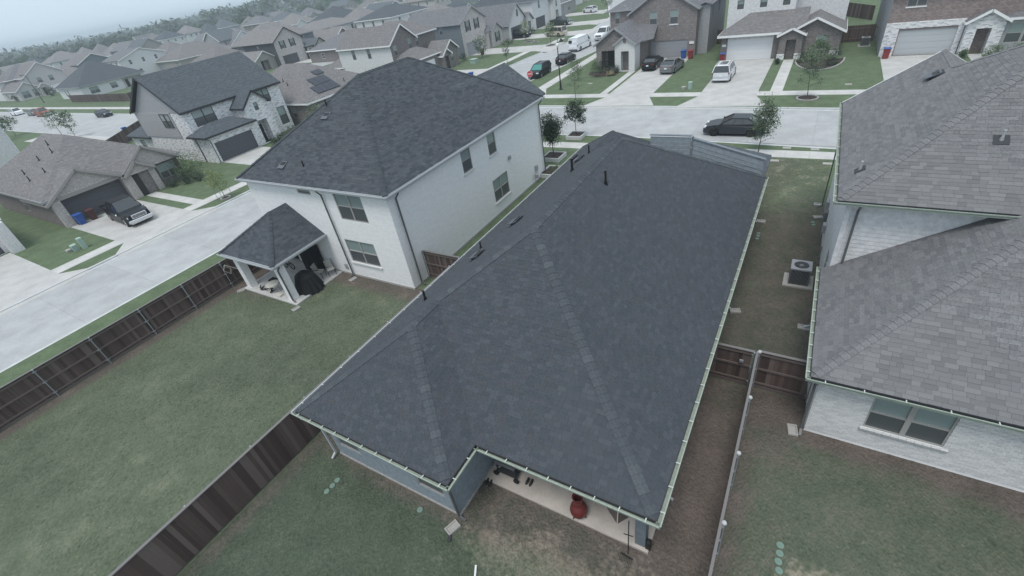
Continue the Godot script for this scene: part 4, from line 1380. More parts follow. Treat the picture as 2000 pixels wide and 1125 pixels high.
	for i in int((x1 - x0) * (zb - z0) * 55.0):
		var px := x0 + rr.randf() * (x1 - x0); var pz := z0 + rr.randf() * (zb - z0)
		var q := (mini(int((pz - z0) * ppm), h - 1) * w + mini(int((px - x0) * ppm), w - 1)) * 3
		var cr := d[q] / 255.0; var cg := d[q + 1] / 255.0; var cb := d[q + 2] / 255.0
		if cg - cr < 0.005 and rr.randf() < 0.75: continue
		tufts.append(Vector3(px, y, pz))
		var v := rr.randf_range(0.86, 1.16)
		cols.append(Color(cr * v * 1.06, cg * v * 1.07, cb * v * 1.03).srgb_to_linear())
	var mm := MultiMesh.new()
	mm.transform_format = MultiMesh.TRANSFORM_3D
	mm.use_colors = true
	mm.mesh = tuft_mesh
	mm.instance_count = tufts.size()
	for i in tufts.size():
		var s := rr.randf_range(0.6, 1.25)
		mm.set_instance_transform(i, Transform3D(Basis(Vector3.UP, rr.randf() * TAU).scaled(Vector3(s, s * rr.randf_range(0.6, 1.2), s)), tufts[i]))
		mm.set_instance_color(i, cols[i])
	var mi := MultiMeshInstance3D.new()
	mi.name = numbered(self, "grass")
	mi.multimesh = mm
	mi.material_override = M.tuft
	add_child(mi, true)
	tag(mi, ["pale green grass of the fenced corner yard", "dark green grass behind the blue-grey house", "thin grass of the passage between the charcoal and grey roofs", "grey-green grass of the right-hand yard by the white brick wall"][which], "grass")
	stuff(mi)

func arc(c: Vector2, r: float, a0: float, a1: float, n := 6) -> Array:
	var o := []
	for i in n + 1:
		var a := deg_to_rad(lerpf(a0, a1, float(i) / n))
		o.append(c + Vector2(cos(a), sin(a)) * r)
	return o

func block(called: String, plan: Array):
	var g := Geo.new()
	g.prism(plan, -0.3, 0.0)
	struct(called, g, M.lawn)

func kerb(pts: Array, called := "kerb"):
	var g := Geo.new()
	for i in pts.size() - 1:
		var a: Vector2 = pts[i]; var b: Vector2 = pts[i + 1]
		g.bar(Vector3(a.x, -0.055, a.y), Vector3(b.x, -0.055, b.y), 0.22, 0.13)
		g.bar(Vector3(a.x, -0.112, a.y), Vector3(b.x, -0.112, b.y), 0.75, 0.02)
	struct(called, g, M.kerb)

func ground():
	var g := Geo.new()
	g.flat([Vector2(-3000, -3000), Vector2(3000, -3000), Vector2(3000, 600), Vector2(-3000, 600)], -0.3)
	struct("terrain", g, M.terrain)
	# the block with the three near houses
	var c := Vector2(-32.5, -37.2)
	var plan := [Vector2(-35.9, 60)]
	plan.append_array(arc(c, 3.4, 180, 270))
	plan.append_array([Vector2(-14, -40.6), Vector2(3, -39.3), Vector2(30, -38.5), Vector2(60, -38.5), Vector2(60, 60)])
	block("lawn", plan)
	kerb(plan.slice(0, plan.size() - 2))
	# across the front street
	var c2 := Vector2(-31.4, -53.9)
	var plan2 := [Vector2(60, -48.6), Vector2(2, -49.0), Vector2(-13, -49.7), Vector2(-26, -50.0)]
	plan2.append_array(arc(c2, 3.9, 90, 180))
	plan2.append_array([Vector2(-34.9, -62), Vector2(-33.8, -70), Vector2(-32.5, -80.5), Vector2(-30.4, -96), Vector2(-34, -121), Vector2(-48, -160), Vector2(-48, -330), Vector2(60, -330)])
	block("lawn", plan2)
	kerb(plan2.slice(0, plan2.size() - 2))
	# beyond the side street
	var plan3 := [Vector2(-45.0, 60), Vector2(-45.2, -62), Vector2(-44.3, -78), Vector2(-43.2, -86), Vector2(-41.4, -96), Vector2(-44.6, -121), Vector2(-60, -160), Vector2(-60, -420), Vector2(-620, -420), Vector2(-620, -47.2), Vector2(-300, -46.4), Vector2(-110, -45.3), Vector2(-103, -43.5), Vector2(-98.5, -39), Vector2(-98, -33), Vector2(-300, -33), Vector2(-620, -33), Vector2(-620, 60)]
	block("lawn", plan3)
	kerb(plan3.slice(0, 7)); kerb(plan3.slice(9, 17))
	# roads: a dark bed that shows in the joints, and the concrete slabs on it
	var r := Geo.new()
	r.flat([Vector2(-46, 70), Vector2(-46, -170), Vector2(-80, -420), Vector2(-30, -420), Vector2(-29, -96), Vector2(-30, -51), Vector2(60, -51), Vector2(60, -37), Vector2(-35.0, -37), Vector2(-35.0, 70)], -0.135)
	struct("road_bed", r, M.joint)
	var r2 := Geo.new()
	r2.flat([Vector2(-620, -48), Vector2(-97, -46), Vector2(-97, -32.4), Vector2(-620, -32.4)], -0.135)
	struct("road_bed", r2, M.joint)
	yard_sheet("back_yard_lawn", -29.62, -14.72, -15.0, 6.0, 22.0, 0)
	yard_sheet("back_yard_lawn", -14.6, -0.02, -13.95, 5.0, 26.0, 1)
	yard_sheet("side_passage_ground", -1.75, 1.9, -37.0, -13.96, 26.0, 2, 0.006)
	yard_sheet("back_yard_lawn", 0.02, 14.0, -14.0, 5.0, 26.0, 3)

# rectangular slabs with open joints
func slabs(parent: Node, x0: float, x1: float, z0: float, z1: float, nx: int, nz: int, y: float, mats: Array, thick := 0.05, gap := 0.012):
	var dx := (x1 - x0) / nx; var dz := (z1 - z0) / nz
	for i in nx:
		for j in nz:
			var g := Geo.new()
			g.boxr(x0 + dx * i + gap, x0 + dx * (i + 1) - gap, y - thick, y, z0 + dz * j + gap, z0 + dz * (j + 1) - gap)
			put("slab", g, mats[rng.randi() % mats.size()], parent)

func paving(called: String, x0: float, x1: float, z0: float, z1: float, nx: int, nz: int, mats: Array, y := 0.03):
	var g := Geo.new()
	g.boxr(x0 + 0.02, x1 - 0.02, -0.02, y - 0.014, z0 + 0.02, z1 - 0.02)
	var o := struct(called, g, M.joint)
	slabs(o, x0, x1, z0, z1, nx, nz, y, mats, y + 0.02, 0.007)

# driveway between a garage and the street with a flared apron at the kerb
func driveway(axis: String, a0: float, a1: float, b0: float, b1: float, kerb_at: float, n := 4):
	# axis "x": runs along x from b0 (house) to b1 (walk line), a0..a1 across in z; "z" the other way round
	if axis == "x": paving("driveway", minf(b0, b1), maxf(b0, b1), a0, a1, n, 2, M.drives)
	else: paving("driveway", a0, a1, minf(b0, b1), maxf(b0, b1), 2, n, M.drives)
	var g := Geo.new()
	var fl := 1.3
	var q := [Vector2(a0, b1), Vector2(a1, b1), Vector2(a1 + fl, kerb_at), Vector2(a0 - fl, kerb_at)]
	var t := []
	for p in q: t.append(Vector2(p.y, p.x) if axis == "x" else p)
	var hi := []
	for i in 4: hi.append(Vector3(t[i].x, 0.028 if i < 2 else 0.012, t[i].y))
	g.poly(hi, Vector3.UP)
	var dir := signf(kerb_at - b1)
	var off := Vector3(dir * 0.7, -0.125, 0) if axis == "x" else Vector3(0, -0.125, dir * 0.7)
	g.poly([hi[2], hi[3], hi[3] + off, hi[2] + off], Vector3.UP)
	struct("driveway_apron", g, M.drives[0])

func roads():
	var g := Geo.new()
	g.flat([Vector2(-45.2, 60), Vector2(-45.2, 59), Vector2(-34.5, 59), Vector2(-34.5, 60)], -0.134)
	var st := struct("road", g, M.joint)
	slabs(st, -44.9, -36.0, -36.5, 22, 2, 13, -0.118, M.slabs, 0.01, 0.006)
	slabs(st, -45.1, -35.3, -50.5, -36.5, 2, 3, -0.118, M.slabs, 0.01, 0.006)
	# onward beyond the junction, bending away
	var l := [[-45.2, -35.3, -50.5], [-45.1, -34.9, -62.0], [-44.4, -33.4, -74.0], [-43.2, -32.0, -86.0], [-41.4, -30.4, -96.0], [-42.6, -31.8, -108.0], [-44.6, -34.0, -121.0], [-52.0, -40.5, -140.0], [-60.0, -48.0, -160.0], [-60.0, -48.0, -230.0], [-60.0, -48.0, -420.0]]
	for i in l.size() - 1:
		for k in 2:
			var q := Geo.new()
			var a: Array = l[i]; var b: Array = l[i + 1]
			var p0 := lerpf(a[0], a[1], 0.5 * k) + 0.015; var p1 := lerpf(a[0], a[1], 0.5 * k + 0.5) - 0.015
			var q0 := lerpf(b[0], b[1], 0.5 * k) + 0.015; var q1 := lerpf(b[0], b[1], 0.5 * k + 0.5) - 0.015
			q.poly([Vector3(p0, -0.118, a[2] - 0.015), Vector3(p1, -0.118, a[2] - 0.015), Vector3(q1, -0.118, b[2] + 0.015), Vector3(q0, -0.118, b[2] + 0.015)], Vector3.UP)
			put("slab", q, M.slabs[(i + k) % 3], st)
	var g2 := Geo.new()
	g2.flat([Vector2(55, -50), Vector2(60, -50), Vector2(60, -38.4), Vector2(55, -38.4)], -0.134)
	var fs := struct("road", g2, M.joint)
	for i in 20:
		var x0 := -35.3 + 4.5 * i; var x1 := x0 + 4.5
		for k in 2:
			var q := Geo.new()
			var zs := []
			for x in [x0, x1]:
				var near := -40.9 + clampf((x + 14.0) / 44.0, 0, 1) * 2.2; var far := -50.3 + clampf((x + 26.0) / 40.0, 0, 1) * 1.5
				zs.append([lerpf(far, near, 0.5 * k) + 0.01, lerpf(far, near, 0.5 * k + 0.5) - 0.01])
			q.poly([Vector3(x0 + 0.012, -0.118, zs[0][0]), Vector3(x1 - 0.012, -0.118, zs[1][0]), Vector3(x1 - 0.012, -0.118, zs[1][1]), Vector3(x0 + 0.012, -0.118, zs[0][1])], Vector3.UP)
			put("slab", q, M.slabs[(i * 2 + k) % 3], fs)
	var g3 := Geo.new()
	g3.flat([Vector2(-600, -46), Vector2(-590, -46), Vector2(-590, -33), Vector2(-600, -33)], -0.134)
	var ls := struct("road", g3, M.joint)
	slabs(ls, -262, -98.6, -45.2, -33.2, 36, 2, -0.118, M.slabs, 0.01)
	slabs(ls, -600, -262, -46.0, -33.2, 8, 2, -0.118, M.slabs, 0.01)
	# second street behind the west row
	paving("road", -114, -104, -330, -50, 2, 40, M.slabs, 0.02)
	# pavements
	paving("pavement", -48.5, -47.0, -62, 22, 1, 56, M.walks, 0.026)
	paving("pavement", -48.0, -46.6, -84, -62.0, 1, 14, M.walks, 0.026)
	paving("pavement", -46.2, -44.8, -96.0, -84.0, 1, 8, M.walks, 0.026)
	paving("pavement", -30.5, -29.2, -38.0, -35.6, 1, 1, M.walks, 0.026)
	paving("pavement", -29.2, 20, -38.6, -37.2, 33, 1, M.walks, 0.026)
	paving("pavement", -28.8, 20, -54.6, -53.1, 32, 1, M.walks, 0.026)
	paving("pavement", -31.6, -30.1, -84.0, -57.4, 1, 18, M.walks, 0.026)
	paving("pavement", -260, -101, -50.2, -48.6, 100, 1, M.walks, 0.026)
	var cr := Geo.new()
	cr.flat([Vector2(-31.6, -57.4), Vector2(-30.1, -57.4), Vector2(-28.8, -54.7), Vector2(-28.8, -53.1), Vector2(-30.2, -53.1), Vector2(-32.6, -55.0)], 0.026)
	struct("pavement", cr, M.walks[0])

func main_house():
	var o := thing("single_storey_house", "single-storey blue-grey house with large charcoal hip roof in the middle of the picture", "house", "", Vector3(-7.4, 0, -15))
	var P := 0.678
	var xl := -13.4; var xr := -1.35; var xm := -7.375; var xp := -10.075; var xi := -6.75
	var h := 2.8; var ha := 6.885; var hp := 5.054
	var A := Vector3(xm, ha, -12.125); var B := Vector3(xm, ha, -21.075)
	var C := Vector3(xp, hp, -7.975); var D := Vector3(xp, hp, -9.425)
	var C2 := Vector3(xp, hp, -27.275); var D2 := Vector3(xp, hp, -23.775)
	var L0 := Vector3(xl, h, -4.65); var L1 := Vector3(xl, h, -30.6)
	var E1 := Vector3(xi, h, -4.65); var E := Vector3(xi, h, -6.1)
	var R0 := Vector3(xr, h, -6.1); var R1 := Vector3(xr, h, -27.1)
	var F := Vector3(xi, h, -27.1); var F1 := Vector3(xi, h, -30.6)
	var faces := [[R0, R1, B, A], [E, R0, A, D], [L0, E1, C], [E1, E, D, C], [L1, L0, C, C2], [D2, D, A, B], [R1, F, D2, B], [F1, L1, C2], [F, F1, C2, D2]]
	var dk := roof(o, faces, M.deck)
	shingle_roof(dk, faces, M.t_main, M.m_main, M.shingle_v, 300, 0.143, 0.20)
	var S := Vector3(0, -P, 1); var N := Vector3(0, -P, -1); var W := Vector3(-1, -P, 0); var EE := Vector3(1, -P, 0)
	caps(dk, R0 + Vector3(-0.1, 0.07, -0.1), A, EE, S, M.m_cap, 0.24, 0.16)
	caps(dk, L0 + Vector3(0.1, 0.07, -0.1), C, W, S, M.m_cap, 0.3, 0.15)
	caps(dk, E1 + Vector3(-0.1, 0.07, -0.1), C, EE, S, M.m_cap, 0.24, 0.16)
	caps(dk, D, A, W, S, M.m_cap, 0.24, 0.16)
	caps(dk, C, D, W, EE, M.m_cap, 0.24, 0.16)
	caps(dk, A, B, W, EE, M.m_cap, 0.22, 0.16)
	caps(dk, R1, B, EE, N, M.m_cap, 0.4)
	caps(dk, L1, C2, W, N, M.m_cap, 0.4)
	var dr := Vector3(0, 0.0, 0)
	var lp := [[L1, L0], [L0, E1], [E1, E], [E, R0], [R0, R1], [R1, F], [F, F1], [F1, L1]]
	fascia(o, lp, M.dark_trim, 0.16)
	gutter(o, L1, L0 + Vector3(0, 0, 0.1), Vector3.LEFT, M.gutter_white, 0.9)
	gutter(o, L0 + Vector3(-0.1, 0, 0), E1 + Vector3(0.1, 0, 0), Vector3.BACK, M.gutter_green, 0.62)
	gutter(o, E1 + Vector3(0, 0, 0.1), E + Vector3(0, 0, 0.12), Vector3.RIGHT, M.gutter_green, 0.62)
	gutter(o, E + Vector3(0.12, 0, 0), R0 + Vector3(0.1, 0, 0), Vector3.BACK, M.gutter_green, 0.62)
	gutter(o, R0 + Vector3(0, 0, 0.1), R1, Vector3.RIGHT, M.gutter_green, 0.75)
	var sf := Geo.new()
	sf.boxr(-13.38, -6.78, 2.62, 2.64, -30.5, -4.7); sf.boxr(-6.78, -1.38, 2.622, 2.642, -27.0, -6.15)
	put("soffit", sf, M.soffit, o)
	var fr := {"cols": 2, "frame": M.frame_taupe, "sill": false}
	var m: Material = M.main_wall
	for w in [["S", -13.0, -7.3, -30.2, -5.1, [["win", 0.30, 0.75, 1.15, 1.45, {"cols": 1}], ["win", 4.15, 0.75, 1.15, 1.45, {"cols": 1}]]], ["W", -13.0, -7.3, -30.2, -5.1, []], ["E", -13.0, -7.3, -9.6, -5.1, []], ["S", -7.3, -1.75, -26.7, -9.6, [["door", 0.7, 0.02, 0.95, 2.1], ["win", 2.6, 0.8, 1.8, 1.5, {"cols": 2}]]], ["E", -7.3, -1.75, -26.7, -9.6, [["win", 7.0, 0.9, 0.9, 1.4], ["win", 12.0, 0.9, 0.9, 1.4]]], ["N", -13.0, -7.3, -30.2, -5.1, []], ["N", -7.3, -1.75, -26.7, -9.6, []]]:
		walls(o, w[1], w[2], w[3], w[4], 0.0, 2.64, m, {w[0]: w[5]}, w[0])
	var sl := Geo.new()
	sl.boxr(-13.03, -7.27, -0.02, 0.10, -30.23, -5.07); sl.boxr(-7.27, -1.72, -0.02, 0.102, -26.73, -9.57)
	put("slab_edge", sl, M.slab_edge, o)
	# patio: slab, post and beam
	var pt := Geo.new()
	pt.slab(-7.26, -1.62, -0.02, 0.10, -9.56, -6.52, 0.012)
	put("patio_slab", pt, M.patio, o)
	var po := Geo.new()
	po.slab(-2.03, -1.73, 0.10, 2.64, -6.92, -6.62, 0.012)
	put("patio_post", po, M.siding_steel, o)
	var bm := Geo.new()
	bm.boxr(-7.28, -1.74, 2.34, 2.63, -6.9, -6.64)
	put("patio_beam", bm, M.main_wall, o)
	downspout(o, Vector3(-6.9, 2.8, -5.0), Vector3.RIGHT, M.gutter_dark, 0.08, 0.42)
	downspout(o, Vector3(-13.1, 2.8, -4.65), Vector3.BACK, M.gutter_white, 0.08, 0.4)
	for z in [-27.0, -18.5, -8.4]: downspout(o, Vector3(-1.35, 2.8, z), Vector3.RIGHT, M.gutter_white, 0.08, 0.34)
	# front garage parapets of lap boards seen from behind
	for k in 5:
		var g := Geo.new()
		g.box(Vector3(-6.75, 3.45 + 0.235 * k, -28.0), Vector3(2.36, 0.232, 0.11), Basis(Vector3.RIGHT, 0.06))
		put("parapet_board", g, M.siding_blue, o)
	for k in 5:
		var g := Geo.new()
		var y0 := 2.2 + 0.235 * k
		# the upper boards are cut along the slope
		var xe := minf(-1.65, -1.65 - (y0 + 0.232 - 3.35) / 0.275) if y0 + 0.232 > 3.35 else -1.65
		if xe > -5.3:
			g.boxr(-5.44, xe, y0, y0 + 0.232, -28.05 + 0.006 * (k % 2), -27.93)
			put("parapet_board", g, M.siding_blue, o)
	var pc := Geo.new()
	var pg := Geo.new()
	pg.poly([Vector3(-5.44, 3.3, -27.92), Vector3(-1.62, 2.9, -27.92), Vector3(-1.62, 3.40, -27.92), Vector3(-5.44, 4.45, -27.92)], Vector3.BACK)
	pg.poly([Vector3(-5.44, 3.3, -28.06), Vector3(-1.62, 2.9, -28.06), Vector3(-1.62, 3.40, -28.06), Vector3(-5.44, 4.45, -28.06)], Vector3.FORWARD)
	for k in 3:
		pg.bar(Vector3(-5.44, 3.62 + 0.25 * k, -27.915), Vector3(-1.62, 3.62 + 0.25 * k - 1.05, -27.915), 0.02, 0.012, Vector3.UP)
	put("parapet_panel", pg, M.siding_blue, o)
	pc.bar(Vector3(-7.97, 4.63, -28.0), Vector3(-5.55, 4.63, -28.0), 0.2, 0.05)
	pc.bar(Vector3(-5.5, 4.50, -28.0), Vector3(-1.55, 3.42, -28.0), 0.24, 0.06)
	pc.boxr(-5.52, -5.44, 3.2, 4.6, -28.08, -27.88)
	put("parapet_cap", pc, M.siding_steel, o)
	var gf := gable_faces(-7.6, -1.5, -32.4, -28.1, 2.0, 0.2, "z")
	var gd := roof(o, gf, M.roof_charcoal, "garage_roof")
	walls(o, -7.2, -1.8, -32.2, -26.8, 0.0, 2.0, m, {"N": [["garage", 0.3, 0.02, 4.78, 1.9, {"mat": M.door_charcoal}]]}, "NEW")
	# vents on the roof
	var nw := Vector3(-P, 1, 0).normalized(); var dw := Vector3(-1, -P, 0).normalized()
	pipe_vent(o, Vector3(-11.70, 3.95, -10.35), 0.42, M.black, 0.045)
	pipe_vent(o, Vector3(-11.62, 4.0, -14.35), 0.32, M.black, 0.035)
	pipe_vent(o, Vector3(-9.75, 5.27, -20.55), 0.62, M.black, 0.06)
	var el := Geo.new()
	el.tube(Vector3(-9.75, 5.86, -20.55), Vector3(-9.62, 5.95, -20.95), 0.06, 0.06, 10)
	put("vent_elbow", el, M.black, o)
	pipe_vent(o, Vector3(-10.1, 5.03, -23.6), 0.42, M.black, 0.04)
	pipe_vent(o, Vector3(-6.62, 6.37, -17.03), 0.55, M.black, 0.045)
	box_vent(o, Vector3(-10.75, 4.6, -12.95), dw, nw, M.deck)
	box_vent(o, Vector3(-10.25, 4.94, -15.5), dw, nw, M.deck)
	box_vent(o, Vector3(-10.7, 4.64, -23.6), dw, nw, M.deck)

func white_house():
	var o := thing("two_storey_house", "two-storey white painted brick house with charcoal hip roof and covered back patio", "house", "", Vector3(-23.4, 0, -23.3))
	var P := 0.68
	var faces := hip_faces(-29.7, -17.05, -31.9, -14.6, 5.9, P)
	var dk := roof(o, faces, M.deck)
	shingle_roof(dk, faces, M.t_white, M.m_white, M.shingle_v, 300, 0.15, 0.27)
	var A := Vector3(-23.375, 5.9 + 6.325 * P, -14.6 - 6.325); var B := Vector3(-23.375, A.y, -31.9 + 6.325)
	var S := Vector3(0, -P, 1); var N := Vector3(0, -P, -1); var W := Vector3(-1, -P, 0); var EE := Vector3(1, -P, 0)
	caps(dk, Vector3(-17.05, 5.95, -14.6), A, EE, S, M.m_wcap, 0.3, 0.15)
	caps(dk, Vector3(-29.7, 5.95, -14.6), A, W, S, M.m_wcap, 0.4, 0.15)
	caps(dk, Vector3(-17.05, 5.95, -31.9), B, EE, N, M.m_wcap, 0.5, 0.15)
	caps(dk, A, B, W, EE, M.m_wcap, 0.3, 0.15)
	var gf := gable_faces(-23.6, -17.2, -32.6, -25.5, 5.95, 0.7, "z")
	roof(o, gf, M.roof_charcoal, "front_gable_roof")
	fascia(o, eave_loop(-29.7, -17.05, -31.9, -14.6, 5.9), M.gutter_white, 0.2)
	gutter(o, Vector3(-29.7, 5.9, -14.6), Vector3(-16.95, 5.9, -14.6), Vector3.BACK, M.gutter_white, 0.0)
	gutter(o, Vector3(-17.05, 5.9, -14.5), Vector3(-17.05, 5.9, -31.9), Vector3.RIGHT, M.gutter_white, 0.0)
	gutter(o, Vector3(-29.7, 5.9, -31.9), Vector3(-29.7, 5.9, -14.5), Vector3.LEFT, M.gutter_white, 0.0)
	soffit(o, -29.66, -17.1, -31.86, -14.64, 5.74, M.white_trim)
	var w2 := {"cols": 2, "mullion": 0.1}
	var ops := {"S": [["win", 7.95, 3.98, 2.15, 1.68, w2], ["win", 7.4, 1.08, 2.4, 1.55, {"cols": 2, "sill": true, "sill_mat": M.white_paint}], ["win", 4.9, 5.28, 1.15, 0.40], ["door", 0.9, 0.1, 0.95, 2.1], ["win", 2.6, 0.7, 1.5, 1.6, {"cols": 1}]],
		"E": [["win", 6.5, 4.2, 1.0, 1.5, {"sill": true, "sill_mat": M.white_paint}], ["win", 9.45, 4.2, 0.95, 1.5, {"sill": true, "sill_mat": M.white_paint}], ["win", 9.25, 0.95, 1.95, 1.6, {"cols": 2, "sill": true, "sill_mat": M.white_paint}]],
		"W": [["win", 3.0, 4.2, 1.0, 1.4], ["win", 11.0, 4.2, 1.0, 1.4]]}
	walls(o, -29.35, -17.35, -31.5, -14.85, 0.0, 5.74, M.white_brick, ops)
	gable_wall(o, Vector3(-23.3, 5.8, -32.4), Vector3(-17.4, 5.8, -32.4), Vector3(-20.4, 8.0, -32.4), Vector3.FORWARD, M.white_brick)
	var fr := Geo.new()
	fr.boxr(-29.36, -17.33, -0.02, 0.12, -31.52, -14.82)
	put("slab_edge", fr, M.slab_edge, o)
	downspout(o, Vector3(-22.25, 5.9, -14.6), Vector3.BACK, M.gutter_dark, 0.08, 0.2)
	downspout(o, Vector3(-17.05, 5.9, -15.4), Vector3.RIGHT, M.gutter_dark, 0.08, 0.26)
	downspout(o, Vector3(-17.05, 5.9, -31.4), Vector3.RIGHT, M.gutter_dark, 0.08, 0.26)
	# back patio
	var px0 := -28.75; var px1 := -23.55; var pz := -11.05
	var pf := [[Vector3(px0, 2.72, pz), Vector3(px1, 2.72, pz), Vector3(-26.15, 4.50, -13.65)], [Vector3(px1, 2.72, pz), Vector3(px1, 2.72, -14.85), Vector3(-26.15, 4.50, -14.85), Vector3(-26.15, 4.50, -13.65)], [Vector3(px0, 2.72, -14.85), Vector3(px0, 2.72, pz), Vector3(-26.15, 4.50, -13.65), Vector3(-26.15, 4.50, -14.85)]]
	var pd := roof(o, pf, M.deck, "patio_roof")
	shingle_roof(pd, pf, M.t_white, M.m_white, M.shingle_v, 120, 0.15, 0.27)
	caps(pd, Vector3(px1, 2.77, pz), Vector3(-26.15, 4.50, -13.65), EE, S, M.m_wcap, 0.3, 0.14)
	caps(pd, Vector3(px0, 2.77, pz), Vector3(-26.15, 4.50, -13.65), W, S, M.m_wcap, 0.3, 0.14)
	fascia(o, [[Vector3(px0, 2.72, -14.85), Vector3(px0, 2.72, pz)], [Vector3(px0, 2.72, pz), Vector3(px1, 2.72, pz)], [Vector3(px1, 2.72, pz), Vector3(px1, 2.72, -14.85)]], M.gutter_white, 0.2)
	gutter(o, Vector3(px0 - 0.1, 2.72, pz), Vector3(px1 + 0.1, 2.72, pz), Vector3.BACK, M.gutter_white)
	gutter(o, Vector3(px1, 2.72, pz + 0.1), Vector3(px1, 2.72, -14.85), Vector3.RIGHT, M.gutter_white)
	soffit(o, px0 + 0.03, px1 - 0.03, -14.84, pz - 0.03, 2.56, M.white_trim)
	for q in [[-28.2, -11.62], [-24.08, -11.62]]:
		var g := Geo.new()
		g.slab(q[0] - 0.22, q[0] + 0.22, 0.08, 2.56, q[1] - 0.22, q[1] + 0.22, 0.012)
		put("patio_column", g, M.white_brick, o)
	downspout(o, Vector3(-23.55, 2.72, -11.35), Vector3.RIGHT, M.gutter_dark, 0.08, 0.3)
	var sl := Geo.new()
	sl.slab(-28.6, -23.35, -0.02, 0.085, -14.8, -11.2, 0.012)
	put("patio_slab", sl, M.patio_white, o)
	# things fixed to the walls
	for q in [[-22.75, 0.55], [-22.6, 0.6]]:
		var g := Geo.new()
		g.slab(q[0] - 0.12, q[0] + 0.12, q[1] - 0.16, q[1] + 0.2, -14.87, -14.80, 0.02)
		if q[0] < -22.7: put("wall_vent", g, M.grey_trim, o)
	var wv := Geo.new()
	wv.slab(-17.37, -17.22, 3.15, 3.42, -26.65, -26.4, 0.03)
	put("wall_vent", wv, M.grey_trim, o)
	var mt := Geo.new()
	mt.slab(-17.36, -17.2, 0.9, 1.3, -30.2, -29.9, 0.02)
	mt.path([Vector3(-17.2, 0.2, -29.6), Vector3(-17.2, 0.75, -29.6), Vector3(-17.2, 0.75, -30.0), Vector3(-17.2, 0.95, -30.0)], 0.025)
	mt.tube(Vector3(-17.1, 0.45, -29.7), Vector3(-17.1, 0.75, -29.7), 0.12, 0.12, 10)
	put("gas_meter", mt, M.grey_trim, o)
	var np := Vector3(0, 1, P).normalized(); var dp := Vector3(0, -P, 1).normalized()
	box_vent(o, Vector3(-24.35, 8.5, -18.55), dp, np, M.deck)
	box_vent(o, Vector3(-25.95, 6.55, -15.65), dp, np, M.deck)
	pipe_vent(o, Vector3(-24.75, 8.85, -19.1), 0.4, M.black, 0.04)
	pipe_vent(o, Vector3(-24.1, 6.55, -15.65), 0.35, M.black, 0.04)

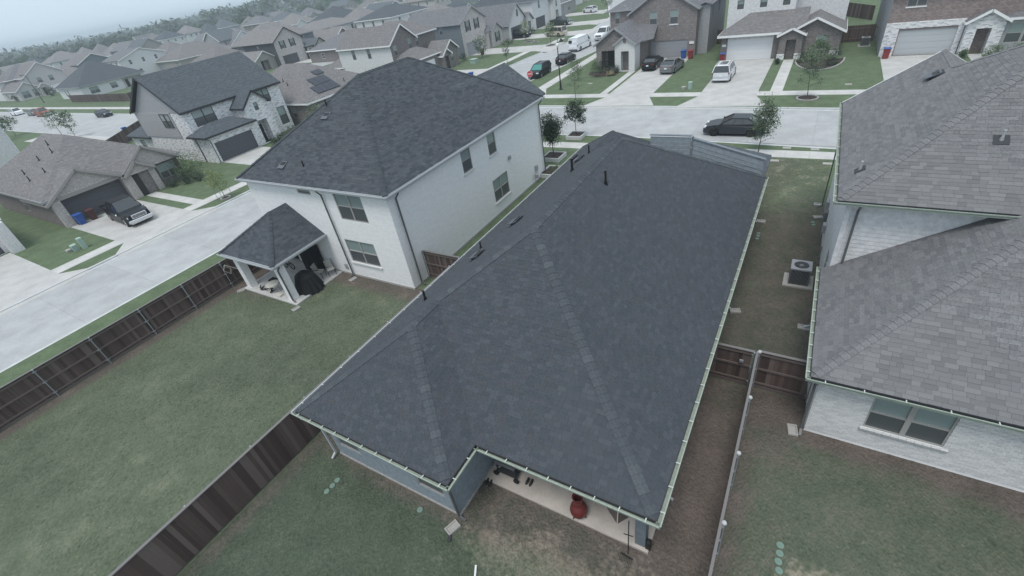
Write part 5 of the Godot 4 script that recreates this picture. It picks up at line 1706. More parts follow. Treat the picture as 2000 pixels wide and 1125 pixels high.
func right_house():
	var o := thing("two_storey_house", "white house with mid-grey shingle roofs on two levels, cut off by the right edge", "house", "", Vector3(7.5, 0, -21))
	var P := 0.68
	# lower roof at the back
	var LA := Vector3(1.55, 2.8, -12.4)
	var top := 2.8 + 6.2 * P
	var lf := [[Vector3(1.55, 2.8, -12.4), Vector3(13.95, 2.8, -12.4), Vector3(7.75, top, -18.6)], [Vector3(1.55, 2.8, -18.6), LA, Vector3(7.75, top, -18.6)]]
	var d0 := roof(o, lf, M.deck_pale, "lower_roof")
	shingle_roof(d0, lf, M.t_right, M.m_right, M.shingle_v, 300, 0.143, 0.27)
	var S := Vector3(0, -P, 1); var N := Vector3(0, -P, -1); var W := Vector3(-1, -P, 0); var EE := Vector3(1, -P, 0)
	caps(d0, LA + Vector3(0.1, 0.07, -0.1), Vector3(7.75, top, -18.6), W, S, M.m_rcap, 0.22, 0.16)
	# upper roof
	var x0 := 1.45; var x1 := 13.9; var z1 := -18.2; var z0 := -30.2; var h := 5.9
	var zm := (z0 + z1) * 0.5; var k := (z1 - z0) * 0.5
	var ap := Vector3(x0 + k, h + k * P, zm); var ap2 := Vector3(x1 - k, h + k * P, zm)
	var zf := -29.95; var gx := 4.85; var gh := h + (gx - x0) * P
	# left slope: hipped to the main ridge, with a gable running to the front
	var G0 := Vector3(gx, gh, zf); var G1 := Vector3(gx, gh, z0 + (gx - x0))
	var uf := [[Vector3(x0, h, z1), Vector3(x1, h, z1), ap2, ap], [Vector3(x0, h, zf), Vector3(x0, h, z1), Vector3(gx, gh, z1 - (gx - x0)), G0], [G1, Vector3(gx, gh, z1 - (gx - x0)), ap], [Vector3(2 * gx - x0, h, zf), G0, G1, Vector3(2 * gx - x0, h, z0)], [Vector3(2 * gx - x0, h, z0), G1, ap, ap2, Vector3(x1, h, z0)]]
	var deckf := uf.duplicate()
	var d1 := roof(o, deckf, M.deck_pale, "upper_roof")
	var sh := [uf[0], uf[1], uf[2], [uf[3][0], uf[3][1], uf[3][2]]]
	shingle_roof(d1, sh, M.t_right, M.m_right, M.shingle_v, 300, 0.143, 0.27)
	caps(d1, Vector3(x0 + 0.1, h + 0.07, z1 - 0.1), ap, W, S, M.m_rcap, 0.22, 0.16)
	caps(d1, G0, G1, W, EE, M.m_rcap, 0.3, 0.15)
	caps(d1, G1, ap, W, N, M.m_rcap, 0.3, 0.15)
	fascia(o, [[LA, Vector3(13.95, 2.8, -12.4)], [LA, Vector3(1.55, 2.8, -18.6)], [Vector3(x0, h, z1), Vector3(x1, h, z1)], [Vector3(x0, h, zf), Vector3(x0, h, z1)]], M.dark_trim, 0.17)
	fascia(o, [[Vector3(x0, h, zf), G0], [G0, Vector3(2 * gx - x0, h, zf)]], M.white_trim, 0.2)
	gutter(o, Vector3(1.45, 2.8, -12.4), Vector3(13.95, 2.8, -12.4), Vector3.BACK, M.gutter_green, 0.95, 0.12)
	gutter(o, Vector3(1.55, 2.8, -18.7), Vector3(1.55, 2.8, -12.3), Vector3.LEFT, M.gutter_green, 0.62, 0.12)
	gutter(o, Vector3(1.35, h, z1), Vector3(x1, h, z1), Vector3.BACK, M.gutter_green, 0.0, 0.12)
	gutter(o, Vector3(x0, h, zf), Vector3(x0, h, z1 + 0.1), Vector3.LEFT, M.gutter_green, 0.95, 0.12)
	soffit(o, 1.6, 13.9, -18.5, -12.45, 2.63, M.white_trim)
	soffit(o, 1.5, 13.8, -29.9, -18.25, 5.73, M.white_trim)
	# lower walls: white brick at the back, laid brick by brick
	walls(o, 1.85, 13.6, -18.6, -12.72, 0.0, 2.63, M.white_brick, {"S": [["win", 1.42, 0.92, 1.95, 1.42, {"cols": 2, "mullion": 0.14, "frame": M.frame_taupe}]]}, "SWE")
	brick_wall(o, 1.85, 11.6, 0.12, 2.62, -12.72, [1.42 + 1.85, 0.92, 1.95, 1.42])
	var sb := Geo.new()
	for i in 11:
		sb.box(Vector3(1.85 + 1.36 + 0.0975 + 0.195 * i, 0.86, -12.69), Vector3(0.188, 0.105, 0.09), Basis(Vector3.RIGHT, 0.2))
	put("window_sill", sb, mat(Color(0.62, 0.625, 0.635), 0.85, M.fine, 0.6), o)
	# side wall and the upper storey in lap boards
	walls(o, 1.85, 13.6, -29.7, -18.62, 0.0, 2.9, M.white_paint, {"W": [["win", 8.5, 0.9, 0.9, 1.4]]}, "WN")
	for k2 in 17:
		var g := Geo.new()
		g.box(Vector3(7.7, 2.92 + 0.165 * k2 + 0.08, -18.62), Vector3(11.68, 0.17, 0.014), Basis(Vector3.RIGHT, -0.07))
		put("siding_board", g, M.siding_white, o)
		var q := Geo.new()
		q.box(Vector3(1.86, 2.92 + 0.165 * k2 + 0.08, -24.2), Vector3(0.014, 0.17, 11.1), Basis(Vector3.BACK, -0.07))
		put("siding_board", q, M.siding_white, o)
	walls(o, 1.87, 13.6, -29.7, -18.64, 2.9, 5.74, M.siding_white, {"W": [["win", 3.0, 1.2, 0.9, 1.3], ["win", 7.5, 1.2, 0.9, 1.3]]})
	var cb := Geo.new()
	cb.boxr(1.80, 1.96, 2.9, 5.73, -18.66, -18.56); 
	put("corner_board", cb, M.siding_white, o)
	gable_wall(o, Vector3(1.9, 5.75, -29.75), Vector3(7.8, 5.75, -29.75), Vector3(4.85, 8.0, -29.75), Vector3.FORWARD, M.white_paint)
	downspout(o, Vector3(2.15, 5.9, -18.2), Vector3.BACK, M.gutter_dark, 3.0, 0.36)
	downspout(o, Vector3(1.75, 2.8, -12.4), Vector3.BACK, M.gutter_dark, 0.08, 0.26)
	downspout(o, Vector3(1.45, 5.9, -29.6), Vector3.LEFT, M.gutter_dark, 0.08, 0.3)
	downspout(o, Vector3(1.55, 2.8, -18.2), Vector3.LEFT, M.gutter_white, 0.08, 0.24)
	# services on the side wall
	for q in [[-27.2, 1.3, 0.35, M.grey_trim], [-26.3, 1.2, 0.28, M.ac_grey], [-25.4, 1.0, 0.22, M.grey_trim]]:
		var g := Geo.new()
		g.slab(1.70, 1.85, q[1] - q[2], q[1] + q[2], q[0] - 0.2, q[0] + 0.2, 0.02)
		put("service_box", g, q[3], o)
	for q in [[-27.2, 0.9], [-26.3, 0.9], [-24.0, 0.7]]:
		var g := Geo.new()
		g.tube(Vector3(1.80, 0.0, q[0]), Vector3(1.80, q[1], q[0]), 0.025, 0.025, 6)
		put("conduit", g, M.galv, o)
	# vents
	var nl := Vector3(-P, 1, 0).normalized(); var dl := Vector3(-1, -P, 0).normalized()
	var nr := Vector3(0, 1, P).normalized(); var dr := Vector3(0, -P, 1).normalized()
	box_vent(o, Vector3(4.3, 7.84, -26.85), dl, nl, M.deck)
	for q in [[Vector3(2.02, 6.29, -20.1), nl], [Vector3(5.5, 7.40, -20.4), nr]]:
		pipe_vent(o, q[0], 0.3, M.vent_white, 0.032)
		var g := Geo.new()
		var u: Vector3 = (q[1] as Vector3).cross(Vector3.UP).normalized()
		g.box(q[0] + q[1] * 0.022, Vector3(0.4, 0.012, 0.36), Basis(u, q[1], u.cross(q[1])))
		put("pipe_flashing", g, M.deck, o)

# running-bond bricks on a wall that faces +z, round one opening [x, y, w, h]
func brick_wall(o: Node3D, x0: float, x1: float, y0: float, y1: float, z: float, hole: Array):
	var g := Geo.new()
	var p := Geo.new()
	p.slab(-0.0985, 0.0985, -0.0345, 0.0345, -0.010, 0.010, 0.004)
	var me := p.mesh()
	var mats := jitter_mats([Color(0.72, 0.725, 0.735), Color(0.77, 0.775, 0.78), Color(0.67, 0.675, 0.685), Color(0.79, 0.795, 0.80)], 0.85, M.fine, 0.6)
	var cand := []
	var rows := int((y1 - y0) / 0.076)
	for r in rows:
		var y := y0 + 0.038 + 0.076 * r
		var x := x0 - (0.1025 if r % 2 else 0.0)
		while x < x1:
			var a := maxf(x, x0) + 0.005; var b := minf(x + 0.205, x1) - 0.005
			x += 0.205
			if y > hole[1] - 0.03 and y < hole[1] + hole[3] + 0.03:
				if b > hole[0] and b < hole[0] + hole[2]: b = hole[0]
				if a < hole[0] + hole[2] and a > hole[0]: a = hole[0] + hole[2]
				if a >= hole[0] and b <= hole[0] + hole[2]: continue
			if b - a < 0.03: continue
			cand.append([Vector3(0, 14.4, 0).distance_to(Vector3(a, y, z)) + (0.0 if b - a > 0.18 else 1000.0), a, b, y])
	cand.sort_custom(func(s, t): return s[0] < t[0])
	for i in cand.size():
		var q: Array = cand[i]
		var c := Vector3((q[1] + q[2]) * 0.5, q[3], z + rng.randf_range(-0.001, 0.003))
		if i < 300: piece("brick", me, mats[rng.randi() % 4], o, Transform3D(Basis(), c))
		else:
			g.tinted = true
			g.col = mats[rng.randi() % 4].albedo_color.srgb_to_linear()
			g.box(c, Vector3(q[2] - q[1] + 0.006, 0.069, 0.020))
	stuff(put("bricks", g, vmat(0.85, M.fine, 0.6), o))

func near_fences():
	fence("wooden_fence", "long brown picket fence with steel posts between corner yard and side street", Vector2(-29.72, 3.6), Vector2(-29.72, -16.0), Vector2(1, 0), 1.83, {"post": 2.45})
	fence("wooden_fence", "brown picket fence between the two back yards, running under the charcoal roof edge", Vector2(-14.66, 4.0), Vector2(-14.66, -15.3), Vector2(-1, 0), 1.83, {"post": 2.41})
	fence("wooden_fence", "grey-topped fence seen from above between the two right-hand yards", Vector2(0.0, 4.0), Vector2(0.0, -14.05), Vector2(1, 0), 1.83, {"post": 2.25, "cap_width": 0.075, "white_caps": true})
	fence("wooden_fence", "short dark fence panel from white brick house corner to the yard fence", Vector2(0.03, -14.12), Vector2(1.84, -14.12), Vector2(0, 1), 1.83, {"post": 1.7})
	fence("wooden_fence", "short brown fence panel closing the gap beside the white house wall", Vector2(-17.3, -16.2), Vector2(-14.7, -16.2), Vector2(0, 1), 1.83, {"post": 2.4})
	# gate of boards on a frame
	var o := fence("yard_gate", "dark wooden gate on steel frame beside the charcoal roof edge", Vector2(-1.7, -14.12), Vector2(-0.06, -14.12), Vector2(0, 1), 1.75, {"post": 1.2, "cap": true})
	tag(o, "dark wooden gate on steel frame beside the charcoal roof edge", "gate")
	var g := Geo.new()
	g.slab(-0.5, -0.36, 1.2, 1.32, -14.04, -13.98, 0.01)
	put("latch", g, M.galv, o)
	# finials on the dividing fence: round post tops
	var h := Geo.new()
	h.path([Vector3(-29.56, 1.55, -11.2), Vector3(-29.54, 1.2, -11.5), Vector3(-29.53, 0.9, -11.35), Vector3(-29.52, 1.3, -11.05), Vector3(-29.5, 1.62, -11.25), Vector3(-29.25, 1.0, -11.8), Vector3(-29.2, 0.4, -11.9), Vector3(-29.0, 0.04, -11.7)], 0.018, 6)
	tag(put("garden_hose", h, M.fabric_pale), "pale hose looped over the fence near the white patio column", "hose")

# gable end: roof along an axis with walls and bargeboards; front faces +z ("S") or +x ("E")
func gable_block(o: Node3D, x0: float, x1: float, z0: float, z1: float, y0: float, h: float, p: float, front: String, rm: Material, wm, trim: Material, ops := {}, over := 0.35, sides := "SNEW", back := 0.0):
	walls(o, x0, x1, z0, z1, y0, h - 0.05, wm, ops, sides)
	var w0: Material = wm if wm is Material else wm.get(front, wm.get("*"))
	var hb := h - over * p
	if front == "S":
		var f := gable_faces(x0 - over, x1 + over, z0 - back, z1 + over, hb, p, "z")
		roof(o, f, rm)
		var ap := Vector3((x0 + x1) * 0.5, h + (x1 - x0) * 0.5 * p, z1)
		gable_wall(o, Vector3(x0, h - 0.06, z1), Vector3(x1, h - 0.06, z1), ap - Vector3(0, 0.08, 0), Vector3.BACK, w0)
		var t := Vector3(ap.x, ap.y, z1 + over)
		fascia(o, [[Vector3(x0 - over, hb, z1 + over), t], [t, Vector3(x1 + over, hb, z1 + over)], [Vector3(x0 - over, hb, z0 - back), Vector3(x0 - over, hb, z1 + over)], [Vector3(x1 + over, hb, z1 + over), Vector3(x1 + over, hb, z0 - back)]], trim, 0.22)
	else:
		var f := gable_faces(x0 - back, x1 + over, z0 - over, z1 + over, hb, p, "x")
		roof(o, f, rm)
		var ap := Vector3(x1, h + (z1 - z0) * 0.5 * p, (z0 + z1) * 0.5)
		gable_wall(o, Vector3(x1, h - 0.06, z0), Vector3(x1, h - 0.06, z1), ap - Vector3(0, 0.08, 0), Vector3.RIGHT, w0)
		var t := Vector3(x1 + over, ap.y, ap.z)
		fascia(o, [[Vector3(x1 + over, hb, z0 - over), t], [t, Vector3(x1 + over, hb, z1 + over)], [Vector3(x0 - back, hb, z0 - over), Vector3(x1 + over, hb, z0 - over)], [Vector3(x0 - back, hb, z1 + over), Vector3(x1 + over, hb, z1 + over)]], trim, 0.22)

func hip_block(o: Node3D, x0: float, x1: float, z0: float, z1: float, y0: float, h: float, p: float, rm: Material, wm, trim: Material, ops := {}, over := 0.4, sides := "SNEW"):
	walls(o, x0, x1, z0, z1, y0, h - 0.12, wm, ops, sides)
	roof(o, hip_faces(x0 - over, x1 + over, z0 - over, z1 + over, h, p), rm)
	fascia(o, eave_loop(x0 - over, x1 + over, z0 - over, z1 + over, h), trim, 0.2)
	soffit(o, x0 - over + 0.02, x1 + over - 0.02, z0 - over + 0.02, z1 + over - 0.02, h - 0.12, M.soffit)

func across_houses():
	# --- grey brick house opposite with the white portico
	var o := thing("brick_house", "two-storey grey brick house with white arched portico, two dark cars in its drive", "house", "", Vector3(-20, 0, -76))
	gable_block(o, -23.9, -14.9, -86, -72.6, 0, 6.0, 0.62, "S", M.roof_mid, M.brick_grey, M.grey_trim, {"S": [["win", 2.75, 4.15, 1.05, 1.7, {"sill": true}], ["win", 5.5, 4.15, 1.1, 1.7, {"sill": true}], ["garage", 3.0, 0.03, 5.0, 2.15, {"mat": M.door_grey}]], "E": [["win", 4.0, 4.2, 0.9, 1.4]]}, 0.3)
	walls(o, -14.9, -13.6, -86, -74.2, 0, 5.9, M.siding_grey, {"E": [["win", 1.5, 4.2, 0.8, 1.5], ["win", 6.0, 4.2, 0.8, 1.5]]}, "SEN")
	roof(o, gable_faces(-15.2, -13.3, -86.2, -73.9, 5.9, 0.3, "z"), M.roof_mid)
	hip_block(o, -27.0, -23.9, -84, -73.2, 0, 6.4, 0.5, M.roof_mid, M.brick_grey, M.grey_trim, {"S": [["win", 0.7, 4.65, 0.75, 1.5]], "W": [["win", 3, 4.5, 0.9, 1.4]]}, 0.3)
	gable_block(o, -26.5, -21.2, -73.2, -66.2, 0, 3.5, 0.68, "S", M.roof_mid, M.brick_grey, M.grey_trim, {"S": [["void", 0.75, 0.4, 2.4, 2.1]]}, 0.32, "SEW")
	gable_block(o, -23.6, -20.9, -67.6, -65.4, 0, 3.45, 0.68, "S", M.roof_mid, M.white_paint, M.grey_trim, {"S": [["void", 0.85, 0.12, 1.05, 2.35]]}, 0.22, "SEW", 1.5)
	var rd := Geo.new()
	rd.lathe(Vector3(0, 0, 0), [Vector2(0.0, 0.0), Vector2(0.3, 0.0)], 16)
	var em := Geo.new()
	for k in 16:
		var a0 := TAU * k / 16.0; var a1 := TAU * (k + 1) / 16.0
		em.poly([Vector3(-22.25, 3.75, -65.37), Vector3(-22.25 + cos(a0) * 0.24, 3.75 + sin(a0) * 0.34, -65.37), Vector3(-22.25 + cos(a1) * 0.24, 3.75 + sin(a1) * 0.34, -65.37)], Vector3.BACK)
	put("gable_medallion", em, M.brick_brown, o)
	roof(o, [[Vector3(-21.2, 3.2, -66.5), Vector3(-19.8, 3.0, -70), Vector3(-20.0, 4.3, -72.6), Vector3(-23.0, 4.6, -72.6)]], M.roof_mid, "porch_roof")
	var rl := Geo.new()
	for k in 13: rl.bar(Vector3(-26.0 + 0.19 * k, 0.45, -66.1), Vector3(-26.0 + 0.19 * k, 1.25, -66.1), 0.03, 0.03, Vector3.RIGHT)
	rl.bar(Vector3(-26.1, 1.27, -66.1), Vector3(-23.6, 1.27, -66.1), 0.06, 0.05)
	rl.bar(Vector3(-26.1, 0.5, -66.1), Vector3(-23.6, 0.5, -66.1), 0.05, 0.04)
	put("porch_railing", rl, M.black, o)
	var sg := Geo.new()
	sg.box(Vector3(-15.35, 1.75, -72.55), Vector3(0.6, 0.3, 0.04))
	put("number_plaque", sg, M.white_trim, o)
	driveway("z", -20.4, -15.3, -72.5, -53.1, -50.1, 5)
	paving("garden_path", -21.6, -20.75, -65.3, -54.6, 1, 7, M.walks, 0.028)
	# --- white two-storey house
	o = thing("white_house", "white two-storey house opposite with white garage door and brown brick gable porch", "house", "", Vector3(-5, 0, -76))
	walls(o, -11.0, -3.6, -88, -71.6, 2.4, 8.2, M.siding_white, {"S": [["win", 1.0, 2.9, 0.75, 0.95, {"frame": M.frame_dark}], ["win", 3.55, 2.9, 0.75, 0.95, {"frame": M.frame_dark}], ["win", 6.0, 2.9, 0.75, 0.95, {"frame": M.frame_dark}]]})
	walls(o, -3.6, 1.7, -88, -74.0, 2.4, 8.2, M.siding_white, {"E": [["win", 5.0, 3.0, 0.9, 1.4]]})
	roof(o, hip_faces(-11.4, -3.2, -88.4, -71.2, 8.2, 0.6), M.roof_brown)
	roof(o, hip_faces(-5.0, 2.1, -88.3, -73.6, 8.2, 0.6), M.roof_brown)
	fascia(o, eave_loop(-11.4, -3.2, -88.4, -71.2, 8.2), M.white_trim, 0.2)
	walls(o, -11.0, -4.55, -88, -69.1, 0, 2.8, {"*": M.brick_brown, "S": M.siding_white}, {"S": [["garage", 0.75, 0.03, 5.0, 2.3, {"mat": M.door_white}]]})
	for q in [[-11.0, -10.28], [-5.2, -4.56]]:
		var g := Geo.new()
		g.boxr(q[0] - 0.02, q[1], 0, 2.8, -69.14, -69.04)
		put("brick_pier", g, M.brick_brown, o)
	var lr := [[Vector3(-11.45, 2.92, -68.5), Vector3(-2.0, 2.92, -68.5), Vector3(-2.0, 4.9, -71.75), Vector3(-8.2, 4.9, -71.75)], [Vector3(-11.45, 2.92, -75.0), Vector3(-11.45, 2.92, -68.5), Vector3(-8.2, 4.9, -71.75), Vector3(-8.2, 4.9, -75.0)]]
	roof(o, lr, M.roof_brown, "garage_roof")
	fascia(o, [[Vector3(-11.45, 2.92, -68.5), Vector3(-4.4, 2.92, -68.5)], [Vector3(-11.45, 2.92, -75.0), Vector3(-11.45, 2.92, -68.5)]], M.white_trim, 0.24)
	gable_block(o, -3.7, 1.6, -76, -68.8, 0, 2.85, 0.52, "S", M.roof_brown, M.brick_brown, M.white_trim, {"S": [["win", 2.9, 0.8, 1.1, 1.5]], "E": [["win", 3.0, 0.8, 0.9, 1.4]]}, 0.4, "SEW")
	gable_block(o, -4.5, -2.1, -72, -68.2, 0, 2.8, 0.5, "S", M.roof_brown, M.brick_brown, M.white_trim, {"S": [["void", 0.75, 0.02, 1.0, 2.1]]}, 0.3, "SEW")
	for q in [[-4.55, -3.75], [-2.75, -2.05], [0.75, 1.65]]:
		var g := Geo.new()
		g.slab(q[0], q[1], 0, 0.62, -68.35 if q[0] < 0 else -68.95, -68.12 if q[0] < 0 else -68.72, 0.03)
		put("stone_base", g, M.stone_white, o)
	var pl := Geo.new()
	pl.box(Vector3(-10.65, 1.75, -69.02), Vector3(0.45, 0.25, 0.03))
	put("number_plaque", pl, M.white_trim, o)
	driveway("z", -10.2, -4.75, -68.9, -53.1, -49.8, 5)
	paving("garden_path", -3.7, -2.6, -68.0, -54.6, 1, 7, M.walks, 0.028)
	# --- red-brown brick house, right
	o = thing("brick_house", "brown brick house opposite with white stone band and pale stone entrance, upper right", "house", "", Vector3(10, 0, -73))
	walls(o, 5.4, 18.5, -84, -67.6, 0, 6.0, {"*": M.siding_grey, "S": M.brick_red}, {"S": [["win", 1.2, 4.6, 1.6, 1.5, {"cols": 2, "sill": true}], ["win", 5.6, 4.9, 1.4, 1.2, {"sill": true}], ["garage", 1.25, 0.03, 4.9, 2.4, {"mat": M.door_pale}]]})
	roof(o, hip_faces(5.0, 18.9, -84.4, -67.2, 6.0, 0.6), M.roof_mid)
	fascia(o, eave_loop(5.0, 18.9, -84.4, -67.2, 6.0), M.white_trim, 0.2)
	for q in [[5.38, 11.75, 2.62, 3.2], [5.38, 6.55, 0.02, 2.615], [11.3, 11.75, 0.02, 2.615]]:
		var g := Geo.new()
		g.slab(q[0], q[1], q[2], q[3], -67.62, -67.5, 0.02)
		put("stone_band", g, M.stone_white, o)
	gable_block(o, 11.85, 14.6, -68, -66.6, 0, 3.15, 0.62, "S", M.roof_mid, M.stone_white, M.white_trim, {"S": [["void", 0.75, 0.05, 1.1, 2.3]]}, 0.3, "SEW", 1.2)
	hip_block(o, 14.6, 19.5, -68, -66.9, 0, 3.1, 0.4, M.roof_mid, M.siding_grey, M.white_trim, {"S": [["win", 0.3, 0.9, 2.4, 1.7, {"cols": 2, "mullion": 0.2}]]}, 0.3, "SEW")
	driveway("z", 5.55, 11.6, -67.4, -53.0, -49.3, 4)
	paving("garden_path", 12.6, 13.6, -66.5, -54.6, 1, 6, M.walks, 0.028)
	# further houses behind this row
	for q in [[-38.0 + 24.0, -100.0, "grey house roof behind the grey brick house"], [3.0, -101.0, "brown roofed house behind the white house opposite"]]:
		pass

func west_houses():
	# --- single-storey brick house with the pickup
	var o := thing("brick_house", "single-storey tan brick house with two pebble gables, black pickup in its drive", "house", "", Vector3(-66, 0, -17.7))
	hip_block(o, -76, -58.4, -23.7, -11.75, 0, 2.8, 0.6, M.roof_brown, M.brick_brown, M.grey_trim, {"E": [["garage", 0.7, 0.03, 5.35, 2.35, {"mat": M.door_charcoal}]], "S": [["win", 9, 0.8, 1.0, 1.4]]}, 0.45)
	# front walls in pale pebble brick
	gable_block(o, -61, -57.9, -17.95, -11.75, 2.45, 2.72, 0.62, "E", M.roof_brown, M.brick_pebble, M.taupe_trim, {}, 0.38, "E", 3.6)
	gable_block(o, -61, -57.9, -23.5, -18.15, 2.45, 2.75, 0.72, "E", M.roof_brown, M.brick_pebble, M.taupe_trim, {}, 0.38, "E", 3.6)
	gable_block(o, -60, -57.6, -20.7, -18.3, 2.35, 2.7, 0.72, "E", M.roof_brown, M.brick_pebble, M.taupe_trim, {}, 0.3, "E", 1.0)
	for q in [[-12.5, -11.75], [-18.75, -17.85], [-21.0, -20.4]]:
		var g := Geo.new()
		g.boxr(-58.4, -57.85, 0, 2.5, q[0], q[1])
		put("brick_pier", g, M.brick_pebble, o)
	var bf := Geo.new()
	bf.boxr(-58.3, -57.86, 2.42, 2.72, -17.9, -12.4)
	put("garage_lintel", bf, M.taupe_trim, o)
	var ent := Geo.new()
	ent.boxr(-58.36, -58.0, 0.02, 2.45, -20.4, -18.75)
	put("entry_wall", ent, M.brick_grey, o)
	var dd := Geo.new()
	dd.boxr(-58.02, -57.95, 0.05, 2.3, -19.4, -18.8)
	put("door", dd, M.door_dark, o)
	window(o, Vector3(-58.3, 0, -21.0), Vector3.FORWARD, Vector3.RIGHT, [0.4, 0.7, 1.8, 1.5], {"cols": 2})
	for q in [Vector3(-66.2, 6.3, -16.5), Vector3(-63.8, 6.0, -15.8), Vector3(-65.5, 5.1, -14.9), Vector3(-62.0, 4.4, -13.9), Vector3(-66.5, 4.2, -13.4), Vector3(-64.0, 3.9, -12.9)]:
		pipe_vent(o, Vector3(q.x, 2.8 + (-11.3 - q.z) * 0.6, q.z), 0.45, M.dark_trim, 0.05)
	driveway("x", -17.9, -11.9, -57.8, -46.9, -45.3, 5)
	paving("garden_path", -57.8, -48.5, -19.9, -18.9, 7, 1, M.walks, 0.028)
	# --- white stone two-storey house
	o = thing("stone_house", "two-storey white stone house with charcoal gable roof and dark garage door", "house", "", Vector3(-66, 0, -34.3))
	var xm := -66.6
	walls(o, -72.2, -60.9, -40.7, -27.7, 0, 5.75, {"*": M.stone_white, "S": M.stone_white}, {"E": [["win", 0.9, 3.9, 2.6, 1.75, {"cols": 2, "frame": M.frame_dark, "mullion": 0.08}], ["win", 9.6, 4.1, 1.7, 1.5, {"cols": 2, "frame": M.frame_dark}], ["win", 11.4, 0.8, 1.2, 2.2, {"frame": M.frame_dark}]]})
	roof(o, gable_faces(-72.6, -60.6, -41.0, -27.3, 5.85, 0.66, "z"), M.roof_charcoal)
	gable_wall(o, Vector3(-72.2, 5.7, -27.7), Vector3(-60.9, 5.7, -27.7), Vector3(-66.6, 9.55, -27.7), Vector3.BACK, M.siding_grey)
	gable_wall(o, Vector3(-72.2, 5.7, -40.7), Vector3(-60.9, 5.7, -40.7), Vector3(-66.6, 9.55, -40.7), Vector3.FORWARD, M.siding_grey)
	var sg2 := Geo.new()
	sg2.boxr(-72.25, -63.7, 2.9, 5.75, -27.72, -27.62)
	for k in 16: sg2.box(Vector3(-67.98, 2.98 + 0.18 * k, -27.61), Vector3(8.54, 0.18, 0.012), Basis(Vector3.RIGHT, -0.06))
	for x in [-66.2, -65.05]: window(o, Vector3(x, 0, -27.53), Vector3.RIGHT, Vector3.BACK, [0.0, 4.05, 1.0, 1.6], {"frame": M.frame_dark})
	put("siding", sg2, M.siding_grey, o)
	fascia(o, [[Vector3(-60.6, 5.85, -41.0), Vector3(-60.6, 5.85, -27.3)], [Vector3(-60.6, 5.85, -27.3), Vector3(xm, 9.81, -27.3)], [Vector3(xm, 9.81, -27.3), Vector3(-72.6, 5.85, -27.3)]], M.dark_trim, 0.24)
	gable_block(o, -61.2, -58.4, -36.7, -33.4, 0, 4.9, 0.85, "E", M.roof_charcoal, M.stone_white, M.dark_trim, {"E": [["win", 1.35, 3.95, 0.55, 0.85, {"frame": M.frame_dark}], ["void", 0.9, 0.1, 1.3, 2.7]]}, 0.3, "SNE", 1.0)
	hip_block(o, -61.2, -58.3, -33.4, -27.7, 0, 3.15, 0.5, M.roof_charcoal, M.stone_white, M.dark_trim, {"E": [["garage", 0.45, 0.03, 4.95, 2.2, {"mat": M.door_charcoal}]]}, 0.55, "SE")
	downspout(o, Vector3(-57.8, 3.15, -27.4), Vector3.BACK, M.dark_trim, 0.1, 0.3)
	driveway("x", -33.2, -28.0, -58.1, -46.9, -45.4, 5)
	# small lean-to at the back
	hip_block(o, -78, -72.2, -34, -27.9, 0, 2.7, 0.5, M.roof_charcoal, M.stone_white, M.dark_trim, {"S": [["win", 2.0, 0.8, 1.2, 1.4]]}, 0.4, "SWN")
	# --- house with the solar panels
	o = thing("brick_house", "single-storey house with brown hip roof carrying dark solar panels", "house", "", Vector3(-66, 0, -48.5))
	hip_block(o, -76, -57.9, -55.1, -41.9, 0, 2.8, 0.55, M.roof_brown, M.brick_brown, M.white_trim, {"S": [["win", 10, 0.8, 1.0, 1.4], ["win", 14, 0.8, 1.0, 1.4]], "E": [["garage", 7.0, 0.03, 4.9, 2.3, {"mat": M.door_white}], ["win", 1.2, 0.8, 1.6, 1.4, {"cols": 2}]]}, 0.4)
	var nn := Vector3(0.55, 1, 0).normalized(); var dn := Vector3(1, -0.55, 0).normalized()
	for r in 2:
		for k in 4:
			if r == 0 and k == 3: continue
			var g := Geo.new()
			var c := Vector3(-60.55 + 1.46 * r, 2.8 + (57.5 - 60.55 + 3.05) * 0.0 + (60.55 - 1.46 * r - 57.5) * 0.55, -46.0 - 1.03 * k + 1.05 * r) + nn * 0.1
			g.box(c, Vector3(1.60, 0.04, 1.0), Basis(dn, nn, dn.cross(nn)))
			put("solar_panel", g, M.solar, o)
	var pz := Geo.new()
	pz.box(Vector3(-62.0, 2.8 + 4.5 * 0.55, -48.3) + nn * 0.1, Vector3(1.0, 0.04, 1.6), Basis(dn, nn, dn.cross(nn)))
	put("solar_panel", pz, M.solar, o)
	for q in [[-66.2, -45.3], [-64.5, -44.6], [-59.0, -50.0]]:
		pipe_vent(o, Vector3(q[0], 2.8 + minf(-41.5 - q[1], -57.5 - q[0]) * 0.55, q[1]), 0.4, M.dark_trim, 0.05)
	driveway("x", -53.8, -48.8, -57.8, -46.8, -45.4, 4)
	# --- white and brick gabled house
	o = thing("brick_house", "two-storey house with brick gable, white side wall and white trim", "house", "", Vector3(-67, 0, -70))
	gable_block(o, -75.2, -62.3, -71.2, -64.4, 0, 6.0, 0.72, "E", M.roof_brown, {"*": M.siding_white, "E": M.brick_brown}, M.white_trim, {"S": [["win", 3.4, 3.9, 0.85, 1.7], ["win", 7.2, 3.9, 0.85, 1.7]], "E": [["win", 0.7, 3.9, 0.9, 1.6], ["win", 4.7, 4.3, 0.9, 1.6]]}, 0.35, "SNEW")
	hip_block(o, -75.2, -63.6, -78.4, -70.6, 0, 6.0, 0.55, M.roof_brown, {"*": M.siding_white, "E": M.brick_brown}, M.white_trim, {"E": [["win", 2.0, 4.2, 0.9, 1.5]]}, 0.4)
	hip_block(o, -63.5, -58.3, -72.0, -64.7, 0, 3.05, 0.5, M.roof_brown, M.brick_brown, M.white_trim, {"E": [["garage", 0.9, 0.03, 4.9, 2.3, {"mat": M.door_white}]], "S": [["win", 2.0, 0.8, 0.9, 1.3]]}, 0.4, "SNE")
